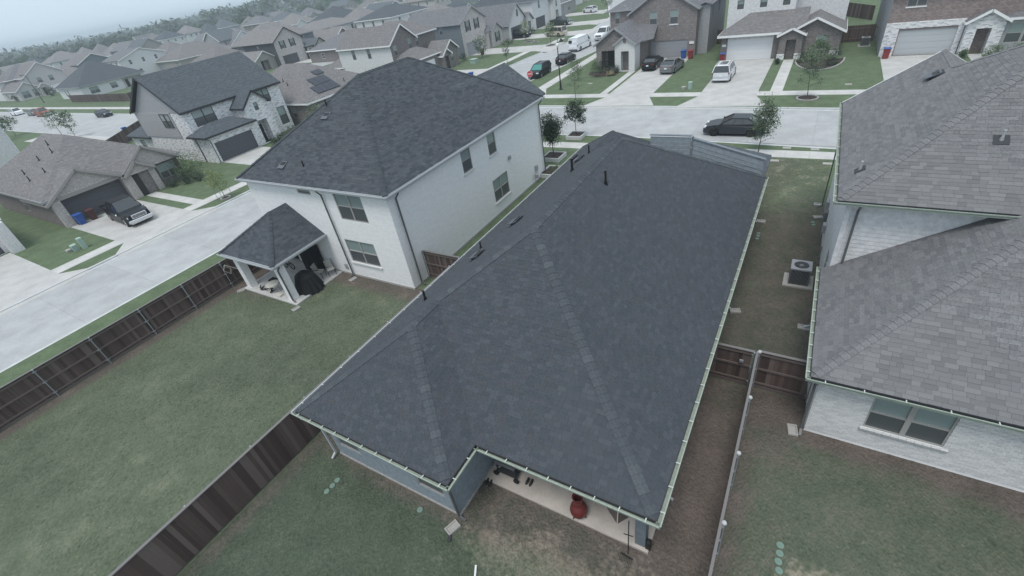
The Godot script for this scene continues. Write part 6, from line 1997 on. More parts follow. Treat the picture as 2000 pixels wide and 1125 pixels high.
	gable_block(o, -62, -57.9, -76.8, -73.0, 0, 3.1, 0.72, "E", M.roof_brown, M.brick_brown, M.white_trim, {"E": [["win", 1.4, 0.8, 1.0, 1.7], ["void", 0.15, 0.05, 0.9, 2.3]]}, 0.35, "SNE")
	gable_block(o, -60, -57.4, -74.0, -71.6, 0, 2.6, 0.72, "E", M.roof_brown, M.brick_brown, M.white_trim, {"E": [["void", 0.7, 0.05, 1.0, 2.1]]}, 0.3, "SNE")
	hip_block(o, -80, -75.2, -74, -64.6, 0, 2.8, 0.5, M.roof_brown, M.brick_brown, M.white_trim, {"S": [["win", 1.5, 0.8, 1.0, 1.3]]}, 0.4)
	driveway("x", -71.2, -65.2, -57.9, -46.4, -45.0, 4)
	# --- pale brick house with shutters
	o = thing("brick_house", "pale brick gabled house with dark shutters and blue-grey side wall", "house", "", Vector3(-67, 0, -86))
	gable_block(o, -75, -60.2, -91.0, -82.3, 0, 6.1, 0.52, "E", M.roof_mid, {"*": M.siding_steel, "E": M.brick_pale}, M.grey_trim, {"E": [["win", 1.9, 4.3, 1.0, 1.7, {"shutters": true}], ["win", 5.0, 4.3, 1.0, 1.7, {"shutters": true}], ["garage", 1.0, 0.03, 4.9, 2.3, {"mat": M.door_grey}]], "S": [["win", 9.5, 4.3, 0.8, 1.4]]}, 0.3)
	gable_block(o, -64, -59.5, -95.8, -91.6, 0, 3.1, 0.62, "E", M.roof_mid, M.brick_pale, M.grey_trim, {"E": [["win", 1.7, 0.8, 1.1, 1.8, {"shutters": true}]]}, 0.3, "SNE", 2.0)
	hip_block(o, -64, -59.8, -92.6, -90.4, 0, 3.3, 0.8, M.roof_mid, M.brick_pale, M.grey_trim, {"E": [["void", 0.7, 0.05, 1.1, 2.4]]}, 0.3, "SNE")
	driveway("x", -90.2, -84.0, -60.1, -45.6, -43.0, 5)
	# --- white gabled house beyond it
	o = thing("gabled_house", "white steep-gabled house next to the pale brick house, beige minivan in front", "house", "", Vector3(-67, 0, -101))
	gable_block(o, -76, -59.2, -106.5, -98.3, 0, 3.2, 0.85, "E", M.roof_mid, {"*": M.siding_grey, "E": M.white_paint}, M.grey_trim, {"E": [["garage", 0.9, 0.03, 4.9, 2.3, {"mat": M.door_charcoal}]], "N": []}, 0.3)
	window(o, Vector3(-59.06, 0, -98.3), Vector3.FORWARD, Vector3.RIGHT, [4.0, 4.1, 0.5, 1.3], {"frame": M.frame_dark})
	gable_block(o, -62, -58.6, -108.4, -105.2, 0, 3.0, 0.8, "E", M.roof_mid, M.white_paint, M.grey_trim, {"E": [["void", 0.9, 0.05, 1.2, 2.4]]}, 0.3, "SNE", 1.0)
	driveway("x", -104.0, -98.4, -59.0, -44.5, -41.8, 4)
	# --- white two-storey house and grey house at the top edge
	o = thing("white_house", "tall white two-storey house with dark open garage at the top edge, centre", "house", "", Vector3(-67, 0, -118))
	hip_block(o, -77, -59.6, -124.5, -110.6, 0, 6.0, 0.6, M.roof_charcoal, M.siding_white, M.grey_trim, {"E": [["garage", 1.2, 0.03, 4.9, 2.3, {"mat": M.door_charcoal}], ["win", 3.0, 4.1, 0.9, 1.5], ["win", 9.5, 4.1, 0.9, 1.5]], "S": [["win", 3.0, 3.9, 2.0, 1.8, {"cols": 2}], ["win", 8.0, 3.9, 1.2, 1.8]]}, 0.4)
	gable_block(o, -62, -58.6, -124.0, -119.4, 0, 5.2, 0.7, "E", M.roof_charcoal, M.white_paint, M.grey_trim, {"E": [["void", 1.4, 0.05, 1.4, 2.6], ["win", 1.6, 3.4, 0.8, 1.3]]}, 0.3, "SNE")
	driveway("x", -117.4, -111.6, -59.4, -46.5, -43.8, 4)
	o = thing("grey_house", "grey house with steel-grey garage door behind the small silver hatchback", "house", "", Vector3(-67, 0, -134))
	hip_block(o, -77, -62.0, -141, -127, 0, 3.1, 0.6, M.roof_mid, M.siding_tan, M.white_trim, {"E": [["garage", 1.0, 0.03, 4.9, 2.3, {"mat": M.door_grey}], ["win", 8.5, 0.8, 1.6, 1.5, {"cols": 2}]]}, 0.4)
	driveway("x", -135.5, -129.5, -61.8, -52.0, -49.2, 3)
	o = thing("white_house", "pale house glimpsed at the very top edge right of the silver hatchback", "house", "", Vector3(-72, 0, -152))
	hip_block(o, -84, -68.0, -160, -146, 0, 5.6, 0.55, M.roof_charcoal, M.siding_white, M.white_trim, {"E": [["garage", 1.0, 0.03, 4.9, 2.3, {"mat": M.door_white}], ["win", 3.0, 3.6, 1.0, 1.5], ["win", 9.0, 3.6, 1.0, 1.5]]}, 0.4)
const FAR_HOUSES := [
	["tan hip roofed bungalow behind the dark-roofed fenced house", -367.7, -151.2, 15.0, 16.0, 2.9, 8.5, "hip", "roof_tan", "siding_tan", "S"],
	["grey gabled two-storey house with pale end wall behind the fenced house", -215.7, -92.4, 13.0, 16.0, 5.9, 8.4, "gablex", "roof_mid", "siding_white", "S"],
	["slate roofed low house beside a small white gable, far left", -362.4, -152.7, 12.0, 14.0, 3.0, 7.9, "hip", "roof_slate", "siding_white", "S"],
	["dark hip roofed white house standing out among tan roofs, far left", -342.6, -170.6, 14.0, 15.0, 5.9, 10.0, "hip", "roof_charcoal", "siding_white", "S"],
	["broad brown hip roof filling the middle distance left of the stone house ridge", -201.9, -106.9, 17.0, 22.0, 2.9, 7.0, "hip", "roof_brown", "siding_tan", "S"],
	["tan roofed white two-storey house on the far left skyline", -341.5, -183.2, 15.0, 12.0, 6.5, 10.6, "hip", "roof_tan", "siding_white", "S"],
	["charcoal pyramid roofed house below the tall far tree", -333.8, -192.0, 12.0, 12.0, 5.9, 10.0, "hip", "roof_charcoal", "siding_grey", "S"],
	["slate gabled house end with grey wall, left of a white dormer house", -214.6, -127.0, 12.0, 10.0, 5.0, 8.6, "gablez", "roof_slate", "siding_grey", "S"],
	["low grey house with small white front gable, far middle left", -212.3, -131.0, 13.0, 13.0, 3.0, 7.0, "gablex", "roof_mid", "siding_white", "S"],
	["slate roofed house just under the far tree clump", -329.0, -200.1, 12.0, 12.0, 6.1, 10.9, "hip", "roof_slate", "siding_grey", "S"],
	["brown hip roofed bungalow right of the far tree clump", -327.7, -218.0, 16.0, 14.0, 3.0, 9.3, "hip", "roof_brown", "siding_tan", "S"],
	["slate double-hipped house with pale ridge end near the skyline", -350.6, -249.0, 15.0, 14.0, 3.4, 9.5, "hip", "roof_slate", "siding_white", "S"],
	["brown hip roof between stone house ridge and the shuttered brick gable", -143.5, -82.0, 16.0, 15.0, 2.9, 7.0, "hip", "roof_brown", "siding_tan", "E"],
	["tan roofed steel-blue two-storey house behind the shuttered brick gable", -137.8, -96.3, 14.0, 18.0, 5.9, 10.0, "hip", "roof_tan", "siding_steel", "E"],
	["tan hip roofed house with white trims, upper middle left", -229.4, -176.3, 16.0, 14.0, 4.2, 8.6, "hip", "roof_tan", "siding_white", "E"],
	["long tan hip roof over a white two-storey wall with grey panels", -146.0, -123.0, 14.0, 22.0, 5.2, 7.4, "hip", "roof_tan", "siding_white", "E"],
	["tall charcoal hip roof over pale wall with one small window", -159.1, -140.9, 15.0, 16.0, 5.9, 10.0, "hip", "roof_charcoal", "siding_white", "E"],
	["mid-grey hip roof left of the tall charcoal one", -291.6, -237.2, 14.0, 14.0, 4.0, 8.6, "hip", "roof_mid", "siding_tan", "E"],
	["tan roof squeezed between two charcoal roofed houses, top middle", -143.7, -138.4, 15.0, 16.0, 4.0, 8.6, "hip", "roof_tan", "siding_tan", "E"],
	["low grey hip roof beside the brick gable with the white garage", -106.6, -95.4, 15.0, 14.0, 2.9, 5.6, "hip", "roof_mid", "brick_brown", "E"],
	["long charcoal roofed white house with tall white porch columns", -127.0, -136.8, 16.0, 20.0, 5.2, 8.2, "hip", "roof_charcoal", "siding_white", "E"],
	["slate roofed bungalow on the skyline, top middle left", -341.7, -261.0, 14.0, 14.0, 3.0, 9.5, "hip", "roof_slate", "siding_tan", "E"],
	["tan hip roof behind the pale brick house with shutters", -100.6, -127.2, 15.0, 16.0, 3.0, 7.0, "hip", "roof_tan", "siding_tan", "E"],
	["charcoal roofed white house glimpsed at the top edge, centre", -112.0, -152.0, 14.0, 14.0, 2.9, 5.5, "hip", "roof_charcoal", "siding_white", "E"],
	["grey hip roof behind the pale gabled house, far left edge", -243.8, -67.3, 14.0, 14.0, 5.9, 10.0, "hip", "roof_mid", "siding_tan", "S"],
	["charcoal roof with tan hip end, far left edge", -375.1, -111.6, 18.0, 16.0, 3.2, 9.3, "hip", "roof_charcoal", "brick_brown", "S"],
	["tan roofed white house with long pale eave, far left", -341.6, -114.2, 14.0, 16.0, 5.9, 10.0, "hip", "roof_tan", "siding_white", "S"],
	["small tan hip roof left of the dark fenced house", -240.9, -78.7, 14.0, 13.0, 2.9, 7.0, "hip", "roof_tan", "siding_tan", "S"],
	["tan roofed bungalow in front of the left-hand tree belt", -375.1, -137.2, 16.0, 14.0, 3.0, 9.4, "hip", "roof_tan", "siding_tan", "S"],
	["brown roofed bungalow near the left-hand tree belt", -400.7, -156.0, 14.0, 14.0, 3.0, 9.5, "hip", "roof_brown", "siding_tan", "S"],
	["grey roofed low house cut by the left picture edge", -293.3, -76.9, 14.0, 13.0, 3.0, 7.0, "hip", "roof_mid", "siding_white", "S"],
	["white gabled house front below a long pale roof, far left", -390.7, -179.5, 13.0, 12.0, 3.0, 9.5, "gablez", "roof_mid", "siding_white", "S"],
	["white gabled cottage in front of the dark hip roofed house", -356.2, -169.5, 12.0, 12.0, 3.0, 8.4, "gablez", "roof_tan", "siding_white", "S"],
	["tan bungalow below the hazy woods", -380.1, -201.1, 14.0, 13.0, 3.0, 9.5, "hip", "roof_tan", "siding_tan", "S"],
	["brown bungalow on the edge of the hazy woods", -388.2, -184.8, 14.0, 12.0, 3.0, 9.5, "hip", "roof_brown", "siding_tan", "S"],]

# a house of the middle distance or beyond: walls, roof, windows, garage door, trim
func far_house(d: Array):
	var lab: String = d[0]
	var x: float = d[1]; var z: float = d[2]; var w: float = d[3] * 0.5; var dp: float = d[4] * 0.5
	var eh: float = d[5]; var rh: float = d[6]
	var rm: Material = M[d[8]]; var wm: Material = M[d[9]]
	var o := thing("far_house", lab, "house", "", Vector3(x, 0, z))
	var ops := {}
	for s in "SNEW":
		var l := []
		var f := side(x - w, x + w, z - dp, z + dp, 0, s)
		var len: float = f[3]
		if eh > 4.5:
			for k in 3: l.append(["win", len * (0.18 + 0.28 * k), eh - 2.0, 1.0, 1.45, {"frame": M.white_trim, "far": true}])
		if s == d[10]:
			l.append(["garage", 0.7, 0.03, 4.6, 2.2, {"mat": M.door_grey if int(absf(x)) % 2 else M.door_white}])
			l.append(["win", len - 3.4, 0.8, 1.5, 1.4, {"cols": 2, "frame": M.white_trim, "far": true}])
		else:
			l.append(["win", len * 0.3, 0.8, 1.2, 1.3, {"frame": M.white_trim, "far": true}])
		ops[s] = l
	walls(o, x - w, x + w, z - dp, z + dp, 0, eh, wm, ops)
	var tm: Material = M.white_trim if int(absf(z)) % 3 else M.grey_trim
	var ov := 0.4
	if d[7] == "hip":
		var p := (rh - eh) / (minf(w, dp) + ov)
		roof(o, hip_faces(x - w - ov, x + w + ov, z - dp - ov, z + dp + ov, eh, p), rm)
		fascia(o, eave_loop(x - w - ov, x + w + ov, z - dp - ov, z + dp + ov, eh), tm, 0.24)
	else:
		var ax := "x" if d[7] == "gablex" else "z"
		var half := dp if ax == "x" else w
		var p := (rh - eh) / half
		roof(o, gable_faces(x - w - ov, x + w + ov, z - dp - ov, z + dp + ov, eh - ov * p, p, ax), rm)
		for s in [-1, 1]:
			if ax == "x":
				gable_wall(o, Vector3(x + s * w, eh - 0.02, z - dp), Vector3(x + s * w, eh - 0.02, z + dp), Vector3(x + s * w, rh - 0.1, z), Vector3(s, 0, 0), wm)
				for t in [-1, 1]: fascia(o, [[Vector3(x + s * (w + ov), eh - ov * p, z + t * (dp + ov)), Vector3(x + s * (w + ov), rh, z)]], tm, 0.26)
			else:
				gable_wall(o, Vector3(x - w, eh - 0.02, z + s * dp), Vector3(x + w, eh - 0.02, z + s * dp), Vector3(x, rh - 0.1, z + s * dp), Vector3(0, 0, s), wm)
				for t in [-1, 1]: fascia(o, [[Vector3(x + t * (w + ov), eh - ov * p, z + s * (dp + ov)), Vector3(x, rh, z + s * (dp + ov))]], tm, 0.26)
	# a small front gable breaks the roof line
	if int(absf(x * 3.0)) % 2 == 0 and d[7] == "hip":
		var gh := eh if eh < 4.5 else 3.0
		if d[10] == "S": gable_block(o, x - w + 0.4, x - w + 6.2, z + dp - 3.0, z + dp + 1.2, 0, gh, 0.65, "S", rm, wm, tm, {}, 0.35, "SEW", 2.0)
		else: gable_block(o, x + w - 3.0, x + w + 1.2, z + dp - 6.2, z + dp - 0.4, 0, gh, 0.65, "E", rm, wm, tm, {}, 0.35, "SNE", 2.0)

func far_houses():
	# the house with dark garage door and shutters, seen past the stone house
	var o := thing("brick_house", "pale brick gabled house with dark garage door and shutters, left of centre top", "house", "", Vector3(-131, 0, -94))
	gable_block(o, -138, -124.2, -95.5, -86.5, 0, 6.0, 0.62, "E", M.roof_tan, {"*": M.siding_dark, "E": M.brick_pale}, M.dark_trim, {"E": [["win", 2.0, 4.0, 1.0, 1.8, {"shutters": true}], ["win", 5.2, 4.0, 1.0, 1.8, {"shutters": true}], ["garage", 1.2, 0.03, 4.9, 2.3, {"mat": M.door_charcoal}]], "S": [["win", 6.0, 4.2, 0.8, 1.2]]}, 0.35)
	gable_block(o, -130, -122.8, -102.2, -98.0, 0, 3.0, 0.75, "E", M.roof_slate, M.brick_pale, M.dark_trim, {"E": [["win", 1.5, 0.8, 1.0, 1.8, {"shutters": true}]]}, 0.35, "SNE", 1.0)
	hip_block(o, -130, -123.4, -98.0, -95.5, 0, 3.1, 0.7, M.roof_slate, M.brick_pale, M.dark_trim, {"E": [["void", 0.7, 0.05, 1.1, 2.4]]}, 0.3, "E")
	gable_block(o, -136, -126, -86.5, -80.5, 0, 2.8, 0.6, "E", M.roof_tan, M.siding_tan, M.white_trim, {"E": [["void", 1.5, 0.05, 2.4, 2.3]]}, 0.4, "SE", 1.0)
	paving("driveway", -124, -104, -95.0, -89.5, 4, 2, M.drives)
	o = thing("brick_house", "red brick gabled house with white garage door, small and far in the upper middle", "house", "", Vector3(-128, 0, -111))
	gable_block(o, -138, -124.5, -114.5, -107.0, 0, 3.0, 0.65, "E", M.roof_tan, M.brick_red, M.white_trim, {"E": [["garage", 1.2, 0.03, 4.9, 2.3, {"mat": M.door_white}]]}, 0.4)
	hip_block(o, -140, -128, -121, -114.5, 0, 3.0, 0.6, M.roof_tan, M.brick_brown, M.white_trim, {"E": [["win", 2.0, 0.8, 1.2, 1.5]]}, 0.4)
	paving("driveway", -124.5, -104, -112.5, -107.5, 4, 2, M.drives)
	# pale gabled house beyond the left street
	o = thing("gabled_house", "pale pink-grey gabled house with white bargeboards on the far left street", "house", "", Vector3(-236, 0, -67))
	gable_block(o, -250, -229, -74.0, -62.6, 0, 6.2, 0.62, "E", M.roof_brown, M.siding_pale, M.white_trim, {"E": [["win", 3.2, 3.6, 1.4, 1.7], ["win", 6.6, 3.6, 1.4, 1.7], ["garage", 5.6, 0.03, 5.0, 2.3, {"mat": M.door_white}]], "S": [["win", 4, 3.9, 1.2, 1.6], ["win", 12, 3.9, 1.2, 1.6]]}, 0.4)
	gable_block(o, -240, -224.5, -63.6, -57.6, 0, 3.2, 0.66, "E", M.roof_brown, M.siding_pale, M.white_trim, {"E": [["win", 0.8, 0.5, 2.2, 2.0, {"cols": 2}], ["win", 3.9, 0.4, 1.4, 2.2]], "S": [["win", 3, 0.8, 1.2, 1.5], ["win", 9, 0.8, 1.2, 1.5]]}, 0.4, "SNEW")
	gable_block(o, -228, -223.6, -66.2, -63.4, 0, 3.0, 0.7, "E", M.roof_brown, M.siding_pale, M.white_trim, {"E": [["void", 0.7, 0.05, 1.3, 2.4]]}, 0.35, "SNE")
	hip_block(o, -262, -240, -64, -58, 0, 5.8, 0.5, M.roof_brown, M.siding_white, M.white_trim, {"S": [["win", 3, 3.6, 1.2, 1.6], ["win", 8, 3.6, 1.2, 1.6], ["win", 14, 3.6, 1.2, 1.6], ["win", 5, 0.8, 1.2, 1.4]]}, 0.4)
	paving("driveway", -229, -212, -73.4, -68.2, 3, 2, M.drives)
	# dark hip-roofed house with the fenced garden
	o = thing("bungalow", "dark hip roofed white bungalow with brown fenced garden on the far left street", "house", "", Vector3(-184, 0, -66))
	hip_block(o, -193, -177, -76, -58.5, 0, 3.1, 0.62, M.roof_charcoal, M.siding_white, M.grey_trim, {"S": [["win", 4.0, 0.7, 0.8, 1.7], ["win", 6.0, 0.7, 0.8, 1.7]], "E": [["win", 2.0, 0.7, 2.4, 1.7, {"cols": 2}], ["win", 7.5, 0.8, 1.8, 1.5, {"cols": 2}], ["void", 11.0, 0.1, 5.5, 2.5]]}, 0.5)
	far_fence(Vector2(-177, -55.0), Vector2(-142, -55.0), "brown board fence along the far left street beside the dark roofed bungalow")
	far_fence(Vector2(-142, -55.0), Vector2(-142, -78.0), "brown board fence returning from the street behind the fenced garden")
	far_fence(Vector2(-100, -41.0), Vector2(-86, -27.5), "brown fence behind the white stone house, beside the far street end")
	far_fence(Vector2(-81, -57.6), Vector2(-81, -76.0), "brown fence behind the house with brick gable and white side wall")
	for d in FAR_HOUSES: far_house(d)
	o = thing("white_house", "white two-storey wall cut by the left edge, behind the tan brick house", "house", "", Vector3(-97, 0, -12))
	hip_block(o, -104, -90, -19.3, -5, 0, 7.0, 0.5, M.roof_mid, M.siding_white, M.white_trim, {"E": [["win", 3.0, 4.2, 1.0, 1.5], ["win", 8.0, 4.2, 1.0, 1.5]]}, 0.15)
	paving("pavement", -126, -99, -32.85, -28.5, 9, 2, M.drives, 0.022)
	# partly seen house at the left edge
	o = thing("white_house", "white house corner with dark garage door, cut by the left picture edge", "house", "", Vector3(-63, 0, -2))
	hip_block(o, -76, -58.2, -8.1, 6.5, 0, 2.85, 0.6, M.roof_brown, M.siding_white, M.white_trim, {"E": [["garage", 8.2, 0.03, 5.3, 2.3, {"mat": M.door_charcoal}]], "N": [["win", 6, 0.8, 1, 1.4]]}, 0.2)
	var g := Geo.new()
	g.boxr(-58.38, -56.95, 0, 2.7, -8.1, -7.25)
	put("corner_pier", g, M.white_paint, o)
	driveway("x", -7.2, 0.2, -57.8, -46.9, -45.3, 5)

func far_fence(a: Vector2, b: Vector2, label: String):
	var o := thing("board_fence", label, "fence", "", Vector3((a.x + b.x) * 0.5, 0, (a.y + b.y) * 0.5))
	var d := (b - a).normalized(); var l := (b - a).length()
	var n := int(l / 0.3)
	var bs := Basis(Vector3(d.x, 0, d.y), Vector3.UP, Vector3(-d.y, 0, d.x))
	for k in n:
		var p := a + d * (0.3 * (k + 0.5))
		piece("board", picket_mesh, M.pickets[rng.randi() % M.pickets.size()], o, Transform3D(bs * Basis.from_scale(Vector3(2.05, 1.0, 1.2)), Vector3(p.x, 0.04, p.y)))
	for y in [0.4, 1.5]:
		var g := Geo.new()
		g.bar(Vector3(a.x, y, a.y) + bs.z * 0.03, Vector3(b.x, y, b.y) + bs.z * 0.03, 0.04, 0.09)
		put("rail", g, M.rail_wood, o)

# ------------------------------------------------------------------ woods towards the horizon
func far_trees():
	# one crown of each kind, built once; every tree beyond the houses is its own copy
	var protos := []
	for k in 4:
		var h: float = [9.0, 11.0, 7.5, 10.0][k]
		protos.append(tree("field_tree", "x", 0, 0, h, h * 0.14, [9.0, 8.0, 8.5, 11.0][k], 900 + k, {"clumps": 70, "per": 12, "leaf": 0.75, "clump": 1.9, "tr": 0.22, "limbs": 6, "tones": T_dark if k % 2 else T_leaf, "group": "trees beyond the houses"}))
	var spots := []
	var r := RandomNumberGenerator.new(); r.seed = 77
	# belts of trees: angle (degrees from -x towards -z), distance, count, spread
	for q in [[16.0, 445.0, 10, 6.0], [20.0, 470.0, 14, 5.0], [24.0, 480.0, 14, 4.0], [27.5, 520.0, 14, 3.5], [31.0, 470.0, 12, 3.0], [33.5, 400.0, 8, 2.0], [36.5, 420.0, 9, 2.0], [39.0, 470.0, 8, 2.5], [13.0, 420.0, 8, 4.0], [42.0, 520.0, 8, 3.0]]:
		for k in q[2]:
			var a := deg_to_rad(q[0] + r.randf_range(-1, 1) * q[3] * 0.8); var d: float = q[1] + r.randf_range(-25, 45)
			spots.append([-cos(a) * d, -sin(a) * d, r.randf_range(0.75, 1.15), r.randi() % 4])
	var words := ["broad green tree in the belt beyond the far roofs", "tall dark tree in the belt beyond the far roofs", "low round tree in the belt beyond the far roofs", "wide dark tree in the belt beyond the far roofs"]
	var used := [false, false, false, false]
	for s in spots:
		var k: int = s[3]
		var o: Node3D = protos[k] if not used[k] else copy(protos[k], Vector3.ZERO)
		used[k] = true
		o.position = Vector3(s[0], -0.3, s[1]); o.rotation.y = r.randf() * TAU
		o.scale = Vector3.ONE * s[2]
		tag(o, words[k], "tree", "trees beyond the houses")
	tree("tall_tree", "tallest dark round tree standing above the skyline, upper left of centre", -338, -222, 15.5, 3.0, 12, 951, {"y": -0.3, "clumps": 80, "per": 12, "leaf": 0.8, "clump": 2.2, "tr": 0.3, "tones": T_dark})
	# woods that read as one mass, receding into the haze
	var g := Geo.new()
	for k in 900:
		var deg := r.randf_range(4, 62)
		var a := deg_to_rad(deg); var d := r.randf_range(600, 2300)
		var up := smoothstep(20.0, 40.0, deg)
		var c := Vector3(-cos(a) * d, r.randf_range(3.5, 6.5) + up * 6.0, -sin(a) * d)
		leaf_mass(g, c, Vector3(12, 6.0 + up * 6.0, 12), 14, 4, 4.6, 5.0, 5000 + k, [Color(0.055, 0.08, 0.05), Color(0.06, 0.085, 0.052)])
	var w := put("distant_woods", g, M.leaf)
	tag(w, "hazy belt of woods along the horizon beyond the last roofs", "woods")
	stuff(w)
	for q in [[-470, -182, 60, 9, 4.5], [-445, -250, 26, 10, 4.0]]:
		var b := Geo.new()
		b.boxr(q[0] - q[2] * 0.5, q[0] + q[2] * 0.5, 0, q[4], q[1] - 8, q[1] + 8)
		b.boxr(q[0] - q[2] * 0.5 - 0.3, q[0] + q[2] * 0.5 + 0.3, q[4], q[4] + 0.6, q[1] - 8.3, q[1] + 8.3)
		tag(put("long_building", b, M.siding_white), "long white flat-roofed building among the woods near the horizon" if q[2] > 30 else "short white flat-roofed building under the horizon woods", "building")

# more rooftops of the far streets: footprints on a loose grid, each with its own shape and colours
func more_roofs():
	var r := RandomNumberGenerator.new(); r.seed = 4242
	var taken := []
	for d in FAR_HOUSES: taken.append(Vector2(d[1], d[2]))
	for q in [[-131, -94], [-128, -111], [-236, -67], [-184, -66], [-250, -62]]: taken.append(Vector2(q[0], q[1]))
	var names_roof := {"roof_tan": "tan", "roof_brown": "brown", "roof_charcoal": "charcoal", "roof_mid": "grey", "roof_slate": "slate"}
	var rows := [[-158.0, -110.0, -330.0, "E"], [-196.0, -100.0, -330.0, "E"], [-226.0, -105.0, -330.0, "E"], [-262.0, -95.0, -320.0, "E"], [-292.0, -100.0, -300.0, "E"], [-326.0, -90.0, -260.0, "E"], [-100.0, -140.0, -330.0, "E"], [-78.0, -170.0, -330.0, "E"]]
	var n := 0
	for w in rows:
		var z: float = w[1]
		var k := 0
		while z > w[2]:
			var p := Vector2(w[0] + r.randf_range(-1.5, 1.5), z)
			z -= r.randf_range(15.5, 18.0)
			k += 1
			var ok := true
			for t in taken:
				if absf(p.x - t.x) < 17.0 and absf(p.y - t.y) < 18.0: ok = false
			var rt: String = ["roof_tan", "roof_brown", "roof_charcoal", "roof_mid", "roof_slate", "roof_brown"][r.randi() % 6]
			var wl: String = ["siding_white", "siding_tan", "siding_grey", "brick_brown", "brick_pale", "siding_steel"][r.randi() % 6]
			var two := r.randf() < 0.4
			var ty: String = ["hip", "hip", "gablex", "gablez"][r.randi() % 4]
			var wd := r.randf_range(14, 18); var dp := r.randf_range(11.5, 13.5)
			if not ok: continue
			taken.append(p)
			var eh := 5.6 if two else 2.9
			var rh := eh + (3.6 if ty == "hip" else 3.2) + r.randf_range(-0.4, 0.4)
			var nth: String = ["first", "second", "third", "fourth", "fifth", "sixth", "seventh", "eighth", "ninth", "tenth", "eleventh", "twelfth", "thirteenth", "last"][mini(k - 1, 13)]
			var lab := "%s %s-roofed %s, %s %s" % [names_roof[rt], "hip" if ty == "hip" else "gable", "two-storey house" if two else "bungalow", nth, ["behind the far shuttered house", "two rows behind the shuttered house", "three rows behind the shuttered house", "of the far left fourth row", "of the far left fifth row", "of the row nearest the woods", "behind the white gabled houses", "up the street beyond the hatchback"][rows.find(w)]]
			far_house([lab, p.x, p.y, wd, dp, eh, rh, ty, rt, wl, "E"])
			n += 1

